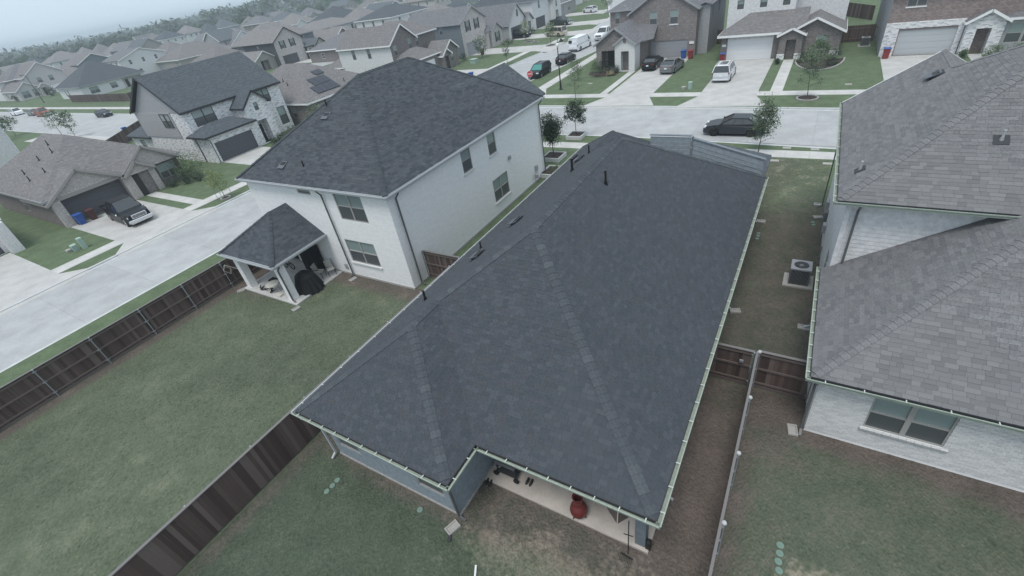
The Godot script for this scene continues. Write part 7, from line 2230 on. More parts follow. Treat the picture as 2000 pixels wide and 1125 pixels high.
func front_gardens():
	# planters and trees in front of the near houses
	planter(-18.1, -34.7, 1.65, "white timber planter around the dense dark oval tree")
	planter(-18.3, -40.0, 1.5, "white timber planter by the kerb around the sparse young tree")
	planter(-16.5, -31.6, 1.9, "low white timber bed at the front corner of the white painted house")
	tree("oval_tree", "dense dark oval tree in a white planter beside the white house", -18.1, -34.7, 3.75, 1.15, 1.75, 11, {"y": 0.15, "clumps": 190, "per": 50, "leaf": 0.105, "clump": 0.42, "tones": T_dark, "hollow": 0.1, "tr": 0.045})
	tree("young_tree", "sparse young tree in the white kerbside planter", -18.3, -40.0, 3.6, 1.25, 1.7, 12, {"y": 0.15, "open": true, "per": 40, "leaf": 0.13, "limbs": 13, "tones": T_dark, "tr": 0.035})
	shrub("bedding_plant", "small green plants in the low white timber bed", -16.5, -31.6, 1.3, 0.55, 5, T_leaf, "plant", "", 0.08, 14, 16).position.y = 0.2
	tree("feathery_tree", "feathery grey-green tree in front of the dark parked sedan", -2.7, -38.1, 4.0, 0.7, 1.75, 13, {"clumps": 105, "per": 36, "leaf": 0.115, "clump": 0.42, "tones": T_grey, "hollow": 0.1, "tr": 0.045, "lean": 0.2})
	tree_ring(-0.35, -52.0, 0.85, "round white stone ring with dark mulch in the verge opposite")
	tree("young_tree", "pale feathery young tree standing in the stone ring opposite", -0.35, -52.0, 5.3, 1.1, 1.8, 14, {"open": true, "per": 24, "leaf": 0.12, "limbs": 14, "tones": T_grey, "tr": 0.04, "lean": -0.4})
	tree("young_tree", "thin see-through young tree on the verge below the brick house lawn", -24.0, -53.0, 5.2, 1.0, 1.5, 15, {"open": true, "per": 12, "leaf": 0.12, "limbs": 12, "tones": T_grey, "tr": 0.035, "puff": 0.8})
	for q in [[-27.2, -61.2, 3.0, "slim leafy tree on the corner lawn beside the grey brick porch"], [-25.3, -62.8, 2.3, "low slim tree right of the corner lawn's taller one"]]:
		tree("slim_tree", q[3], q[0], q[1], q[2], 0.5, 1.1, int(q[2] * 10), {"open": true, "per": 14, "leaf": 0.12, "limbs": 9, "tones": T_leaf, "tr": 0.03, "puff": 0.8})
	var k := 0
	for q in [[-25.7, -65.3, "round clipped bush at the left end of the brick porch railing"], [-24.6, -65.2, "round clipped bush in the middle of the brick porch railing"], [-23.3, -64.9, "round clipped bush beside the white portico"]]:
		shrub("round_bush", q[2], q[0], q[1], 1.0, 0.95, 30 + k, T_dark, "bush", "bushes before the brick porch"); k += 1
	shrub("dry_grass_clump", "straw-coloured ornamental grass in front of the grey brick house", -23.6, -63.6, 1.4, 0.5, 41, [Color(0.30, 0.26, 0.17), Color(0.22, 0.2, 0.12)], "grass clump", "", 0.16)
	var bed := Geo.new()
	bed.flat([Vector2(-27.4, -66.0), Vector2(-23.0, -66.0), Vector2(-22.8, -63.2), Vector2(-25.0, -62.8), Vector2(-27.0, -64.2)], 0.012)
	tag(put("flower_bed", bed, M.mulch), "dark mulch bed under the grey brick porch", "flower bed")
	# bed of the white house opposite
	var ol := []
	for i in 13:
		var a := PI * i / 12.0
		ol.append(Vector2(-0.05 - cos(a) * 2.4, -67.6 + sin(a) * 5.2))
	var bd := Geo.new()
	bd.flat(ol, 0.012)
	var bo := put("flower_bed", bd, M.mulch)
	tag(bo, "mulch bed with white curved edging before the brown brick gable", "flower bed")
	for i in 12:
		var g := Geo.new()
		g.bar(Vector3(ol[i].x, 0.06, ol[i].y), Vector3(ol[i + 1].x, 0.06, ol[i + 1].y), 0.14, 0.12)
		put("edging_stone", g, M.concrete_pale, bo)
	for q in [[-1.9, -66.6, 1.2, 1.1, "dark green bush left under the brown brick gable"], [-0.3, -66.8, 1.3, 1.3, "large dark bush in the middle of the curved bed"], [1.3, -66.9, 1.3, 1.2, "dark green bush right under the brown brick gable"], [1.2, -64.6, 1.4, 0.5, "low spreading plants at the right of the curved bed"], [-4.2, -66.0, 0.5, 0.7, "small upright plant between white drive and garden path"]]:
		shrub("bush", q[4], q[0], q[1], q[2], q[3], 50 + k, T_dark, "bush", "", 0.1, 30, 24); k += 1
	tree("young_tree", "taller green tree in the curved bed before the brown brick gable", -0.2, -62.2, 3.8, 1.0, 2.2, 19, {"open": true, "per": 26, "leaf": 0.13, "limbs": 11, "tones": T_leaf, "tr": 0.045})
	for q in [[14.2, -64.8, 1.8, 1.3, "bush with pale flowers nearest the stone entrance, upper right"], [16.0, -64.6, 2.0, 1.4, "bush with pale flowers at the far right picture edge"], [12.0, -65.4, 0.7, 0.8, "small bush left of the stone entrance path, upper right"], [17.8, -64.5, 1.6, 1.2, "last dark bush under the far right double window"]]:
		shrub("flowering_bush", q[4], q[0], q[1], q[2], q[3], 60 + k, T_leaf, "bush", "", 0.11, 36, 24); k += 1
	# west side
	tree("staked_tree", "yellow-green young tree tied to three stakes by the side street", -46.05, -20.8, 3.0, 0.9, 1.6, 21, {"open": true, "per": 24, "leaf": 0.11, "limbs": 10, "tones": T_yellow, "tr": 0.03})
	for q in [[-46.7, -20.4, "left of"], [-45.6, -20.3, "in front of"], [-46.1, -21.5, "right of"]]:
		var g := Geo.new()
		g.tube(Vector3(q[0], 0, q[1]), Vector3(q[0], 1.25, q[1]), 0.022, 0.022, 6)
		tag(put("tree_stake", g, M.galv), "thin grey stake %s the yellow-green young tree" % q[2], "stake", "stakes round the young tree")
	tree_ring(-46.05, -20.8, 0.42, "small dark ring at the foot of the staked tree")
	tree("bushy_tree", "broad green bushy tree between tan brick house and white stone house", -57.0, -23.6, 2.9, 0.4, 3.4, 22, {"clumps": 70, "per": 26, "leaf": 0.14, "clump": 0.6, "tones": T_leaf, "tr": 0.06})
	for q in [[-56.9, -21.4, 1.2, 0.9, "dark low bush by the tan brick entrance, left"], [-55.8, -22.3, 1.3, 1.0, "dark low bush by the tan brick entrance, middle"], [-54.8, -23.2, 1.2, 0.9, "dark low bush furthest from the tan brick entrance"], [-56.0, -33.9, 0.9, 0.9, "small round bush right of the white stone house's garage"], [-57.3, -35.6, 1.0, 0.9, "low bush under the tall window of the white stone house"], [-57.2, -37.8, 1.5, 1.3, "leafy bush at the right corner of the white stone house"]]:
		shrub("bush", q[4], q[0], q[1], q[2], q[3], 70 + k, T_dark, "bush", "", 0.11, 28, 22); k += 1
	tree("bushy_tree", "grey-green bushy tree between white stone house and solar panel roof", -55.6, -41.2, 3.0, 0.4, 3.6, 23, {"clumps": 70, "per": 26, "leaf": 0.14, "clump": 0.6, "tones": T_grey, "tr": 0.06})
	for q in [[-111.5, -32.0, 5.6, "sparse green sapling behind the tan brick house, right one of two"], [-118.8, -32.4, 5.2, "thin bare-looking sapling behind the tan brick house, left one of two"], [-137.5, -30.6, 4.6, "leafy sapling at the left edge beyond the tan brick house"], [-134.0, -28.0, 4.0, "smaller leafy sapling near the left edge beyond the tan roof"]]:
		tree("sapling", q[3], q[0], q[1], q[2], 1.2, 3.0, 24 + k, {"open": true, "per": 20 if q[0] != -118.8 else 8, "leaf": 0.2, "limbs": 12, "tones": T_leaf, "tr": 0.05, "puff": 1.3}); k += 1
	tree("garden_tree", "loose green tree in front of the pale brick house with shutters", -55.4, -81.0, 4.0, 0.7, 3.0, 31, {"clumps": 60, "per": 24, "leaf": 0.17, "clump": 0.5, "tones": T_leaf, "tr": 0.06})
	tree("young_tree", "slim dark young tree in the verge left of the junction", -45.7, -74.0, 3.6, 1.2, 1.3, 32, {"clumps": 30, "per": 22, "leaf": 0.13, "clump": 0.35, "tones": T_dark, "tr": 0.04})
	tree_ring(-44.6, -88.7, 0.9, "pale stone ring in the verge beyond the junction")
	tree("young_tree", "bright green round tree in the stone ring beyond the junction", -44.6, -88.7, 4.2, 1.4, 2.3, 33, {"clumps": 46, "per": 24, "leaf": 0.16, "clump": 0.5, "tones": T_leaf, "tr": 0.05})
	tree("young_tree", "light green tree before the dark garage of the white gabled house", -54.6, -97.0, 3.8, 1.1, 2.4, 34, {"clumps": 40, "per": 24, "leaf": 0.16, "clump": 0.5, "tones": T_yellow, "tr": 0.05})
	for q in [[-58.6, -79.2, 1.7, 1.3, "dark bush beside the brick entrance of the white-trimmed house"], [-56.6, -93.6, 2.0, 1.1, "dark clipped hedge under the shuttered low window"], [-57.6, -105.5, 1.6, 1.2, "bush at the entrance of the white gabled house"]]:
		shrub("bush", q[4], q[0], q[1], q[2], q[3], 90 + k, T_dark, "bush", "", 0.13, 28, 22); k += 1
	for q in [[-52.5, -94.6, 1.1, "curved pale border stones on the lawn, nearer ring"], [-50.5, -93.4, 0.8, "small curved pale border stones on the lawn, further ring"]]:
		tree_ring(q[0], q[1], q[2], q[3])
	tree("street_tree", "green tree at the top edge beside the small silver car", -49.0, -131.0, 4.0, 1.2, 3.0, 35, {"clumps": 40, "per": 22, "leaf": 0.2, "clump": 0.6, "tones": T_leaf, "tr": 0.06})
	tree("garden_tree", "green tree beside the red brick house with white garage, far", -118, -105.5, 4.6, 0.8, 3.0, 36, {"clumps": 40, "per": 18, "leaf": 0.26, "clump": 0.6, "tones": T_leaf, "tr": 0.08})
	shrub("bush", "green bush before the pale gabled house on the far left street", -228.5, -57.5, 3.4, 2.0, 97, T_dark, "bush", "", 0.3, 30, 16)
	shrub("hedge", "dark hedge beside the car of the pale gabled house, far left", -214, -63, 4.0, 2.6, 98, T_dark, "hedge", "", 0.35, 30, 16)

func cars():
	place(vehicle("pickup", "pickup_truck", "black pickup truck with chrome bumper in the tan brick house's drive", M.paint_black, {"rim": M.chrome}), -52.35, -15.0, -4).scale = Vector3(1.07, 1.07, 1.07)
	place(vehicle("suv", "parked_car", "silver car with sunroof in the white house's drive opposite", M.paint_silver, {"sunroof": true}), -9.0, -60.4, 90, 0.03)
	place(vehicle("sedan", "parked_car", "black car left in the grey brick house's drive", M.paint_black), -18.9, -66.9, 88, 0.03)
	place(vehicle("sedan", "parked_car", "graphite car right in the grey brick house's drive", M.paint_grey), -15.9, -64.9, 84, 0.03)
	place(vehicle("sedan", "parked_car", "dark graphite sedan at the kerb behind the feathery tree", M.paint_graphite, {"rim": M.rim_black}), -5.1, -42.5, 180, -0.118)
	place(vehicle("suv", "parked_car", "black four-wheel-drive with teal windscreen shade at the junction", M.paint_black, {"screen": M.teal_screen}), -34.95, -65.2, -88, -0.118)
	place(vehicle("sedan", "parked_car", "black car parked behind the four-wheel-drive with teal screen", M.paint_black), -34.6, -73.6, 90, -0.118)
	place(vehicle("van", "parked_van", "white van seen from behind, parked along the upper street", M.paint_white), -36.6, -84.2, 86, -0.118)
	place(vehicle("pickup", "parked_truck", "white truck facing the camera beyond the white van", M.paint_white), -35.6, -93.2, -92, -0.118)
	place(vehicle("minivan", "parked_minivan", "beige minivan across the drive of the white gabled house", M.paint_beige), -48.6, -99.4, 165, 0.03)
	place(vehicle("pickup", "pickup_truck", "dark green-grey pickup behind the beige minivan", M.paint_green, {"rim": M.chrome}), -54.4, -114.6, -15)
	place(vehicle("hatch", "parked_car", "small silver hatchback at the top edge of the picture", M.paint_silver), -54.6, -133.2, 152)
	place(vehicle("suv", "parked_car", "white car parked first on the far left street", M.paint_white), -182.5, -44.0, 0, -0.118)
	place(vehicle("sedan", "parked_car", "dark car between white car and rusty red truck, far left", M.paint_grey), -170.5, -44.1, 0, -0.118)
	place(vehicle("pickup", "parked_truck", "rusty red truck parked on the far left street", M.paint_rust), -162.5, -43.6, 0, -0.118)
	place(vehicle("sedan", "parked_car", "dark sedan parked alone at the end of the far left street", M.paint_navy), -129.0, -43.9, 0, -0.118)
	place(vehicle("suv", "parked_car", "black car in the drive of the pale gabled house, far left", M.paint_black), -219.5, -71.0, 0, 0.03)
	place(vehicle("pickup", "parked_truck", "white truck outside the red brick house with white garage, far", M.paint_white), -117.0, -109.6, -8)
	place(vehicle("sedan", "parked_car", "dark red car right of the white truck, far upper middle", M.paint_red), -112.5, -108.0, -10)
	place(vehicle("suv", "parked_car", "black car half in the dark garage of the white house, top", M.paint_black), -58.0, -100.8, 0)

func street_things():
	# bins
	bin_at(-57.15, -12.75, 5, M.bin_blue, M.bin_blue, "blue wheelie bin beside the tan brick garage door")
	bin_at(-57.1, -13.75, -8, M.bin_brown, M.bin_brown, "dark brown wheelie bin next to the black pickup")
	bin_at(-46.5, -64.0, 0, M.bin_blue, M.bin_blue, "blue wheelie bin at the kerb above the charcoal ridge")
	bin_at(-16.1, -71.5, -90, M.bin_blue, M.bin_blue, "blue wheelie bin at the grey garage door opposite")
	bin_at(-15.1, -71.2, -90, M.bin_red, M.bin_red, "red wheelie bin at the corner of the grey brick house")
	bin_at(-10.55, -68.2, -90, M.bin_red, M.bin_blue, "red bin with blue lid behind the silver car opposite")
	bin_at(5.95, -66.5, -90, M.bin_red, M.bin_blue, "red bin with blue lid at the red-brown brick house")
	bin_at(-98.6, -35.0, 0, M.bin_blue, M.bin_blue, "dark blue bin at the end of the far left street")
	bin_at(-57.4, -84.2, 0, M.bin_brown, M.bin_brown, "dark bin beside the pale brick house's garage")
	bin_at(-121.6, -105.0, 0, M.bin_red, M.bin_red, "dark red bin by the white garage door, far")
	# street lamp
	var o := thing("street_lamp", "black street lamp with white glass head on the corner lawn", "street lamp", "", Vector3(-27.8, 0, -57.0))
	var g := Geo.new()
	g.lathe(Vector3(-27.8, 0, -57.0), [Vector2(0.2, 0.0), Vector2(0.2, 0.12), Vector2(0.13, 0.2), Vector2(0.1, 0.9), Vector2(0.075, 1.0), Vector2(0.055, 4.9)], 12)
	put("pole", g, M.black, o)
	var arm := Geo.new()
	arm.path([Vector3(-27.8, 4.9, -57), Vector3(-27.8, 5.35, -57), Vector3(-27.75, 5.75, -57), Vector3(-27.5, 5.95, -57), Vector3(-27.25, 5.8, -57)], 0.035, 8)
	put("arm", arm, M.black, o)
	var hd := Geo.new()
	hd.lathe(Vector3(-27.8, 4.9, -57.0), [Vector2(0.07, 0.0), Vector2(0.19, 0.12), Vector2(0.2, 0.34), Vector2(0.12, 0.44), Vector2(0.0, 0.5)], 14)
	put("lamp_globe", hd, M.lamp_glass, o)
	var cp := Geo.new()
	cp.lathe(Vector3(-27.25, 5.45, -57.0), [Vector2(0.0, 0.4), Vector2(0.1, 0.36), Vector2(0.26, 0.12), Vector2(0.28, 0.05), Vector2(0.0, 0.05)], 14)
	put("lamp_hood", cp, M.black, o)
	o = thing("street_lamp", "thin grey street lamp before the pale gabled house, far left", "street lamp", "", Vector3(-196, 0, -54.5))
	g = Geo.new()
	g.tube(Vector3(-196, 0, -54.5), Vector3(-196, 7.4, -54.5), 0.12, 0.07, 8)
	put("pole", g, M.dark_trim, o)
	g = Geo.new()
	g.path([Vector3(-196, 7.4, -54.5), Vector3(-196.6, 7.8, -54.3), Vector3(-197.6, 7.9, -54.0)], 0.06, 6)
	g.slab(-198.2, -197.4, 7.8, 8.0, -54.2, -53.8, 0.05)
	put("arm", g, M.dark_trim, o)
	# stop sign
	o = thing("stop_sign", "red stop sign on a thin post at the junction", "stop sign", "", Vector3(-31.2, 0, -55.4))
	g = Geo.new()
	g.tube(Vector3(-31.2, 0, -55.4), Vector3(-31.2, 2.75, -55.4), 0.03, 0.03, 8)
	put("post", g, M.galv, o)
	var nn := Vector3(0.55, 0, 0.83).normalized(); var u := Vector3.UP.cross(nn).normalized()
	var c := Vector3(-31.2, 2.36, -55.4) + nn * 0.05
	for q in [[0.40, 0.0, M.white_trim, "border"], [0.37, 0.008, M.sign_red, "face"]]:
		var f := Geo.new()
		var pts := []
		for k in 8:
			var a := TAU * (k + 0.5) / 8.0
			pts.append(c + u * cos(a) * q[0] + Vector3.UP * sin(a) * q[0] + nn * q[1])
		f.poly(pts, nn)
		for k in 8: f.poly([pts[k], pts[(k + 1) % 8], pts[(k + 1) % 8] - nn * 0.006, pts[k] - nn * 0.006], (pts[k] - c))
		put(q[3], f, q[2], o)
	var tm := TextMesh.new()
	tm.text = "STOP"; tm.font_size = 48; tm.depth = 0.004; tm.pixel_size = 0.0053
	var fo := SystemFont.new(); fo.font_names = PackedStringArray(["Droid Sans"]); fo.font_weight = 700
	tm.font = fo
	piece("lettering", tm, M.white_trim, o, Transform3D(Basis(u, Vector3.UP, nn), c + nn * 0.014))
	# utility boxes
	utility_box(-50.1, -10.25, 0.34, 0.95, M.ped_green, "tall pale green utility pedestal on the tan brick house's lawn")
	utility_box(-50.6, -9.75, 0.42, 0.5, M.ped_green, "short pale green utility pedestal on the tan brick house's lawn")
	utility_box(-50.9, -9.35, 0.34, 0.22, M.concrete_pale, "low round meter box beside the two green pedestals")
	utility_box(-11.7, -56.0, 0.36, 0.75, M.ped_green, "pale green utility box on the strip between the drives opposite")
	utility_box(-12.35, -55.9, 0.4, 0.3, M.concrete_pale, "low grey utility box left of the green one opposite")
	utility_box(-54.4, -76.6, 1.1, 0.7, M.ped_green, "dark green transformer box on the verge of the white-trimmed house")
	ac_unit(1.05, -21.6, "grey air conditioner beside the right-hand house's wall")
	ac_unit(4.2, -73.5, "grey air conditioner between the two houses opposite, upper right")
	# pavement covers in the lawn and verge
	for q in [[-1.45, -36.5, "pale meter cover on the grass strip near the pavement, left"], [1.75, -36.4, "pale meter cover on the grass strip near the pavement, right"], [-0.9, -39.1, "pale cover in the verge left of the drive end"], [0.9, -39.0, "pale cover in the verge nearest the right-hand roof"], [-24.8, -59.5, "pale lawn cover on the corner lawn by the brick house"], [2.8, -56.5, "pale lawn marker on the white house's lawn"]]:
		var h := Geo.new()
		h.slab(q[0] - 0.28, q[0] + 0.28, 0.0, 0.06, q[1] - 0.17, q[1] + 0.17, 0.02)
		tag(put("meter_cover", h, M.concrete_pale), q[2], "meter cover")
	var gp := Geo.new()
	gp.tube(Vector3(1.3, 0, -97), Vector3(1.3, 6.0, -97), 0.12, 0.1, 8)
	tag(put("white_post", gp, M.white_trim), "tall white post on the lawn behind the white house, top right", "post")
	far_fence(Vector2(1.8, -76.0), Vector2(5.3, -76.0), "brown fence between white house and red-brown house opposite")
	far_fence(Vector2(-13.4, -80.0), Vector2(-11.1, -80.0), "brown fence between grey brick house and white house opposite")
	far_fence(Vector2(5.3, -90.0), Vector2(-3, -104.0), "brown fence at the far end of the lawn behind the white house")

func yard_things():
	# covers in the lawns
	for q in [[-12.25, -4.21, "green round valve cover nearest the blue-grey wall, of three"], [-12.25, -3.97, "green round valve cover in the middle of three by the blue wall"], [-12.27, -3.72, "green round valve cover furthest from the blue wall, of three"], [-8.68, -4.66, "single green round valve cover below the right-hand blue wall window"], [1.56, -8.34, "first green round cover of the row of four in the right yard"], [1.57, -8.10, "second green round cover of the row of four in the right yard"], [1.56, -7.86, "third green round cover of the row of four in the right yard"], [1.60, -7.62, "last green round cover of four, nearest the bottom edge"]]:
		cover(q[0], q[1], q[2], "valve covers in the lawns")
	for q in [[1.35, -27.75, "small green cover beside the white side wall, upper"], [1.4, -27.45, "small green cover beside the white side wall, lower"], [-1.15, -25.8, "green cover by the charcoal roof edge, upper of three"], [-1.15, -25.5, "green cover by the charcoal roof edge, middle of three"], [-1.15, -25.2, "green cover by the charcoal roof edge, lower of three"]]:
		cover(q[0], q[1], q[2], "valve covers in the passage")
	splash_block(-7.3, -4.65, 70, "white splash block below the dark downspout at the blue corner")
	splash_block(1.53, -12.55, 100, "white splash block at the white brick corner")
	splash_block(1.5, -30.0, 0, "upper splash block by the white side wall in the passage")
	splash_block(1.55, -28.4, 20, "second splash block by the white side wall in the passage")
	splash_block(-1.2, -27.2, 0, "splash block by the charcoal roof edge, far end of the passage")
	splash_block(-1.2, -18.45, 20, "splash block by the charcoal roof edge, near end of the passage")
	splash_block(1.5, -18.2, 0, "splash block at the end of the lower grey roof gutter")
	splash_block(-28.6, -11.0, 60, "splash block at the outer white patio column")
	splash_block(-23.1, -10.95, 80, "splash block at the near white patio column")
	splash_block(-22.0, -14.4, 80, "splash block below the downspout on the white back wall")
	# patio of the middle house: clay chimney stove
	var o := thing("chiminea", "dark red clay chiminea standing on the covered patio", "chiminea", "", Vector3(-3.82, 0.1, -6.72))
	var b := Vector3(-3.82, 0.1, -6.72)
	var g := Geo.new()
	g.lathe(b, [Vector2(0.0, 0.06), Vector2(0.13, 0.06), Vector2(0.21, 0.13), Vector2(0.265, 0.25), Vector2(0.275, 0.36), Vector2(0.24, 0.49), Vector2(0.175, 0.59), Vector2(0.14, 0.68), Vector2(0.132, 0.82), Vector2(0.14, 0.93), Vector2(0.165, 0.97), Vector2(0.17, 1.0), Vector2(0.14, 1.005), Vector2(0.115, 0.95), Vector2(0.11, 0.65)], 28)
	put("body", g, M.terracotta, o)
	g = Geo.new()
	g.lathe(b, [Vector2(0.18, 0.575), Vector2(0.195, 0.59), Vector2(0.17, 0.615)], 28)
	g.lathe(b, [Vector2(0.134, 0.80), Vector2(0.148, 0.815), Vector2(0.134, 0.83)], 28)
	put("rim_band", g, M.terracotta, o)
	g = Geo.new()
	for k in 3:
		var a := TAU * k / 3.0
		g.bar(b + Vector3(cos(a) * 0.14, 0.12, sin(a) * 0.14), b + Vector3(cos(a) * 0.24, 0.0, sin(a) * 0.24), 0.025, 0.025)
	put("stand", g, M.black, o)
	g = Geo.new()
	g.lathe(b, [Vector2(0.112, 0.72), Vector2(0.0, 0.72)], 20)
	put("flue_mouth", g, M.black, o)
	# leaning folded cardboard with a pale cord
	o = thing("folding_screen", "brown folded board with pale edging leaning under the patio eave", "folding board", "", Vector3(-2.75, 0.1, -7.3))
	for s in [[Vector3(-3.2, 0.1, -7.35), Vector3(-2.68, 0.1, -6.95)], [Vector3(-2.68, 0.1, -6.95), Vector3(-2.3, 0.1, -7.5)]]:
		g = Geo.new()
		var up := Vector3(0, 0.55, -0.1)
		var d: Vector3 = (s[1] - s[0]).normalized()
		g.box((s[0] + s[1]) * 0.5 + up * 0.5, Vector3(0.025, up.length(), (s[1] - s[0]).length()), Basis(up.normalized().cross(d).normalized(), up.normalized(), d))
		put("board", g, M.rail_wood, o)
		g = Geo.new()
		g.bar(s[0] + up, s[1] + up, 0.035, 0.03)
		g.bar(s[0], s[0] + up, 0.03, 0.03, Vector3.RIGHT)
		put("edging", g, M.fabric_pale, o)
	# grill and clutter in the patio corner
	o = thing("barbecue_grill", "dark wheeled barbecue grill in the patio corner by the blue wall", "barbecue", "", Vector3(-6.55, 0.1, -7.3))
	g = Geo.new()
	for q in [[-6.9, -7.3], [-6.2, -7.3], [-6.9, -6.9], [-6.2, -6.9]]: g.bar(Vector3(q[0], 0.1, q[1]), Vector3(q[0], 0.75, q[1]), 0.035, 0.035, Vector3.RIGHT)
	g.boxr(-6.95, -6.15, 0.28, 0.31, -7.35, -6.85)
	put("frame", g, M.ac_dark, o)
	g = Geo.new()
	g.slab(-6.93, -6.17, 0.72, 0.9, -7.35, -6.85, 0.03)
	put("firebox", g, M.ac_grey, o)
	g = Geo.new()
	g.slab(-6.93, -6.17, 0.9, 1.12, -7.35, -6.85, 0.12)
	put("hood", g, M.ac_dark, o)
	g = Geo.new()
	g.boxr(-6.15, -5.8, 0.84, 0.87, -7.3, -6.9); g.boxr(-7.25, -6.95, 0.84, 0.87, -7.3, -6.9)
	put("side_shelf", g, M.ac_grey, o)
	for q in [[-6.95, 0.03], [-6.15, 0.03]]:
		g = Geo.new()
		g.tube(Vector3(q[0], 0.2, -6.85), Vector3(q[0], 0.2, -6.79), 0.1, 0.1, 12)
		put("wheel", g, M.tyre, o)
	for q in [[-5.75, -7.0, "black garden shoe pair on the patio edge"], [-7.05, -6.45, "dark pair of shoes on the bare earth by the blue wall"]]:
		g = Geo.new()
		for s in [-1, 1]:
			g.ball(Vector3(q[0] + s * 0.07, 0.06 if q[1] > -6.5 else 0.16, q[1]), Vector3(0.05, 0.05, 0.14), 8, 6)
			g.ball(Vector3(q[0] + s * 0.07, 0.09 if q[1] > -6.5 else 0.19, q[1] - 0.08), Vector3(0.045, 0.06, 0.06), 8, 6)
		tag(put("shoes", g, M.black), q[2], "shoes")
	g = Geo.new()
	g.lathe(Vector3(-7.0, 0.1, -7.05), [Vector2(0.11, 0.0), Vector2(0.14, 0.22), Vector2(0.12, 0.25), Vector2(0.0, 0.22)], 14)
	tag(put("bucket", g, M.concrete_pale), "small pale bucket beside the barbecue grill", "bucket")
	# rake leaning on the post
	o = thing("garden_rake", "dark garden rake leaning beside the patio post", "rake", "", Vector3(-2.15, 0, -6.35))
	g = Geo.new()
	g.tube(Vector3(-2.12, 0.05, -6.28), Vector3(-2.2, 1.25, -6.6), 0.015, 0.015, 6)
	g.bar(Vector3(-2.3, 0.75, -6.44), Vector3(-2.03, 0.82, -6.44), 0.02, 0.02)
	put("handle", g, M.black, o)
	g = Geo.new()
	g.bar(Vector3(-2.32, 0.05, -6.22), Vector3(-1.95, 0.05, -6.18), 0.03, 0.03)
	for k in 8: g.bar(Vector3(-2.3 + 0.047 * k, 0.05, -6.22), Vector3(-2.3 + 0.047 * k, 0.01, -6.02), 0.012, 0.012)
	put("head", g, M.black, o)
	g = Geo.new()
	g.slab(-1.72, -1.58, 0.1, 0.5, -6.75, -6.6, 0.03)
	tag(put("speaker_box", g, M.black), "small black box at the foot of the patio post", "box")
	g = Geo.new()
	g.tube(Vector3(-5.98, 0.05, -4.03), Vector3(-5.72, 0.06, -3.55), 0.035, 0.035, 8)
	tag(put("white_pipe", g, M.white_trim), "white pipe end lying on the grass at the bottom edge", "pipe")
	g = Geo.new()
	g.box(Vector3(-7.2, 0.03, -4.33), Vector3(0.12, 0.05, 0.2), Basis(Vector3.UP, 0.5))
	g.ball(Vector3(-7.14, 0.05, -4.28), Vector3(0.05, 0.04, 0.05), 8, 5)
	tag(put("garden_tap", g, M.ac_dark), "small dark fitting on the grass below the white splash block", "fitting")
	# covered patio of the white house
	o = thing("covered_grill", "grill under a pleated black cover beside the white patio column", "grill", "", Vector3(-23.9, 0.085, -12.6))
	g = Geo.new()
	var c := Vector3(-24.0, 0.085, -12.75)
	for k in 28:
		var a0 := TAU * k / 28.0; var a1 := TAU * (k + 1) / 28.0
		var rows := [[0.95, 0.0, 0.10], [0.78, 0.5, 0.07], [0.62, 0.95, 0.03], [0.30, 1.15, 0.0], [0.0, 1.2, 0.0]]
		for i in 4:
			var q := []
			for e in [[a0, k, i], [a1, k + 1, i], [a1, k + 1, i + 1], [a0, k, i + 1]]:
				var rr: Array = rows[e[2]]
				var rad: float = rr[0] + rr[2] * (1 if int(e[1]) % 2 else -1) * 0.6
				q.append(c + Vector3(cos(e[0]) * rad, rr[1], sin(e[0]) * rad * 0.8))
			var mid: Vector3 = (q[0] + q[2]) * 0.5 - c - Vector3(0, 0.3, 0)
			g.poly([q[0], q[1], q[2]], mid); g.poly([q[0], q[2], q[3]], mid)
	put("cover", g, M.fabric_black, o)
	o = thing("patio_cabinet", "tall black cabinet against the white house under the patio roof", "cabinet", "", Vector3(-25.4, 0.085, -14.4))
	g = Geo.new()
	g.slab(-26.1, -24.75, 0.085, 1.85, -14.75, -14.2, 0.03)
	put("body", g, M.fabric_black, o)
	for s in [-25.76, -25.08]:
		g = Geo.new()
		g.slab(s - 0.31, s + 0.31, 0.15, 1.78, -14.2, -14.17, 0.01)
		put("door_panel", g, M.fabric_black, o)
	o = thing("bicycle", "small black bicycle standing at the back of the covered patio", "bicycle", "", Vector3(-27.4, 0.085, -13.9))
	for q in [-27.75, -27.05]:
		g = Geo.new()
		for k in 18:
			var a0 := TAU * k / 18.0; var a1 := TAU * (k + 1) / 18.0
			g.bar(Vector3(q + cos(a0) * 0.24, 0.34 + sin(a0) * 0.24, -13.9), Vector3(q + cos(a1) * 0.24, 0.34 + sin(a1) * 0.24, -13.9), 0.04, 0.04)
		for k in 8: g.bar(Vector3(q, 0.34, -13.9), Vector3(q + cos(TAU * k / 8.0) * 0.23, 0.34 + sin(TAU * k / 8.0) * 0.23, -13.9), 0.006, 0.006, Vector3(0, 0, 1))
		put("wheel", g, M.tyre, o)
	g = Geo.new()
	for e in [[Vector3(-27.75, 0.34, -13.9), Vector3(-27.5, 0.7, -13.9)], [Vector3(-27.5, 0.7, -13.9), Vector3(-27.15, 0.75, -13.9)], [Vector3(-27.05, 0.34, -13.9), Vector3(-27.18, 0.95, -13.9)], [Vector3(-27.4, 0.35, -13.9), Vector3(-27.15, 0.72, -13.9)], [Vector3(-27.75, 0.34, -13.9), Vector3(-27.4, 0.35, -13.9)], [Vector3(-27.4, 0.35, -13.9), Vector3(-27.55, 0.85, -13.9)]]: g.tube(e[0], e[1], 0.016, 0.016, 6)
	g.tube(Vector3(-27.18, 0.95, -14.15), Vector3(-27.18, 0.95, -13.65), 0.014, 0.014, 6)
	put("frame", g, M.black, o)
	g = Geo.new()
	g.slab(-27.65, -27.42, 0.85, 0.9, -13.96, -13.84, 0.02)
	put("saddle", g, M.black, o)
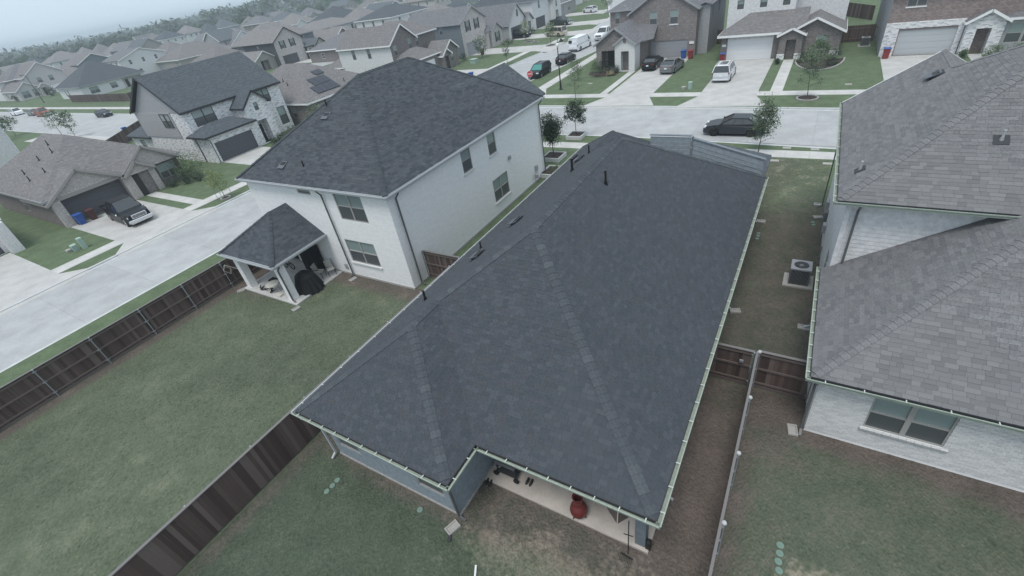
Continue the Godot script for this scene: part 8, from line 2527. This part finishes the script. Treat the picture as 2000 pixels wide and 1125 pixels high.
	chair(-24.25, -13.9, 20, "pale metal patio chair near the white wall, left one")
	chair(-23.75, -14.35, -30, "pale metal patio chair near the white wall, right one")
	o = thing("round_table", "small pale round table near the outer white column", "table", "", Vector3(-26.0, 0.085, -11.75))
	g = Geo.new()
	g.lathe(Vector3(-26.0, 0.085, -11.75), [Vector2(0.0, 0.50), Vector2(0.40, 0.50), Vector2(0.42, 0.53), Vector2(0.40, 0.56), Vector2(0.0, 0.56)], 20)
	put("table_top", g, M.fabric_pale, o)
	for k in 3:
		g = Geo.new()
		var a := TAU * k / 3.0
		g.tube(Vector3(-26.0 + cos(a) * 0.3, 0.585, -11.75 + sin(a) * 0.3), Vector3(-26.0 + cos(a) * 0.36, 0.085, -11.75 + sin(a) * 0.36), 0.015, 0.015, 6)
		put("leg", g, M.fabric_pale, o)
	g = Geo.new()
	g.slab(-25.5, -25.05, 0.085, 0.2, -11.6, -11.35, 0.02)
	tag(put("storage_box", g, M.fabric_pale), "flat pale box on the patio edge near the round table", "box")
	g = Geo.new()
	g.slab(-27.3, -26.75, 0.085, 0.33, -12.6, -12.2, 0.04)
	tag(put("storage_crate", g, M.fabric_black), "black crate on the patio behind the outer column", "crate")
	var r := RandomNumberGenerator.new(); r.seed = 5
	g = Geo.new()
	var p := Vector3(-27.4, 0.12, -11.6)
	for k in 14:
		var q := Vector3(-27.4 + k * 0.11 + r.randf_range(-0.1, 0.1), 0.12 + r.randf() * 0.12, -11.6 + r.randf_range(-0.22, 0.22))
		g.tube(p, q, 0.03, 0.03, 6); p = q
	tag(put("black_hose", g, M.fabric_black), "tangled black hose along the patio edge", "hose")

func chair(x: float, z: float, yaw: float, label: String):
	var o := thing("patio_chair", label, "chair", "patio chairs by the white wall")
	var g := Geo.new()
	for k in 6: g.box(Vector3(-0.2 + 0.08 * k, 0.42, 0), Vector3(0.05, 0.02, 0.44))
	put("seat", g, M.fabric_pale, o)
	g = Geo.new()
	for k in 5: g.box(Vector3(-0.24 - 0.02 * k, 0.5 + 0.09 * k, 0), Vector3(0.02, 0.05, 0.44))
	put("backrest", g, M.fabric_pale, o)
	for s in [[-0.22, -0.22], [-0.22, 0.22], [0.22, -0.22], [0.22, 0.22]]:
		g = Geo.new()
		g.tube(Vector3(s[0], 0, s[1]), Vector3(s[0], 0.42, s[1]), 0.015, 0.015, 6)
		put("leg", g, M.black, o)
	g = Geo.new()
	for s in [-0.23, 0.23]:
		g.tube(Vector3(-0.22, 0.42, s), Vector3(-0.34, 0.92, s), 0.014, 0.014, 6)
		g.tube(Vector3(-0.26, 0.62, s), Vector3(0.2, 0.62, s), 0.014, 0.014, 6)
	put("frame", g, M.black, o)
	place(o, x, z, yaw, 0.085)
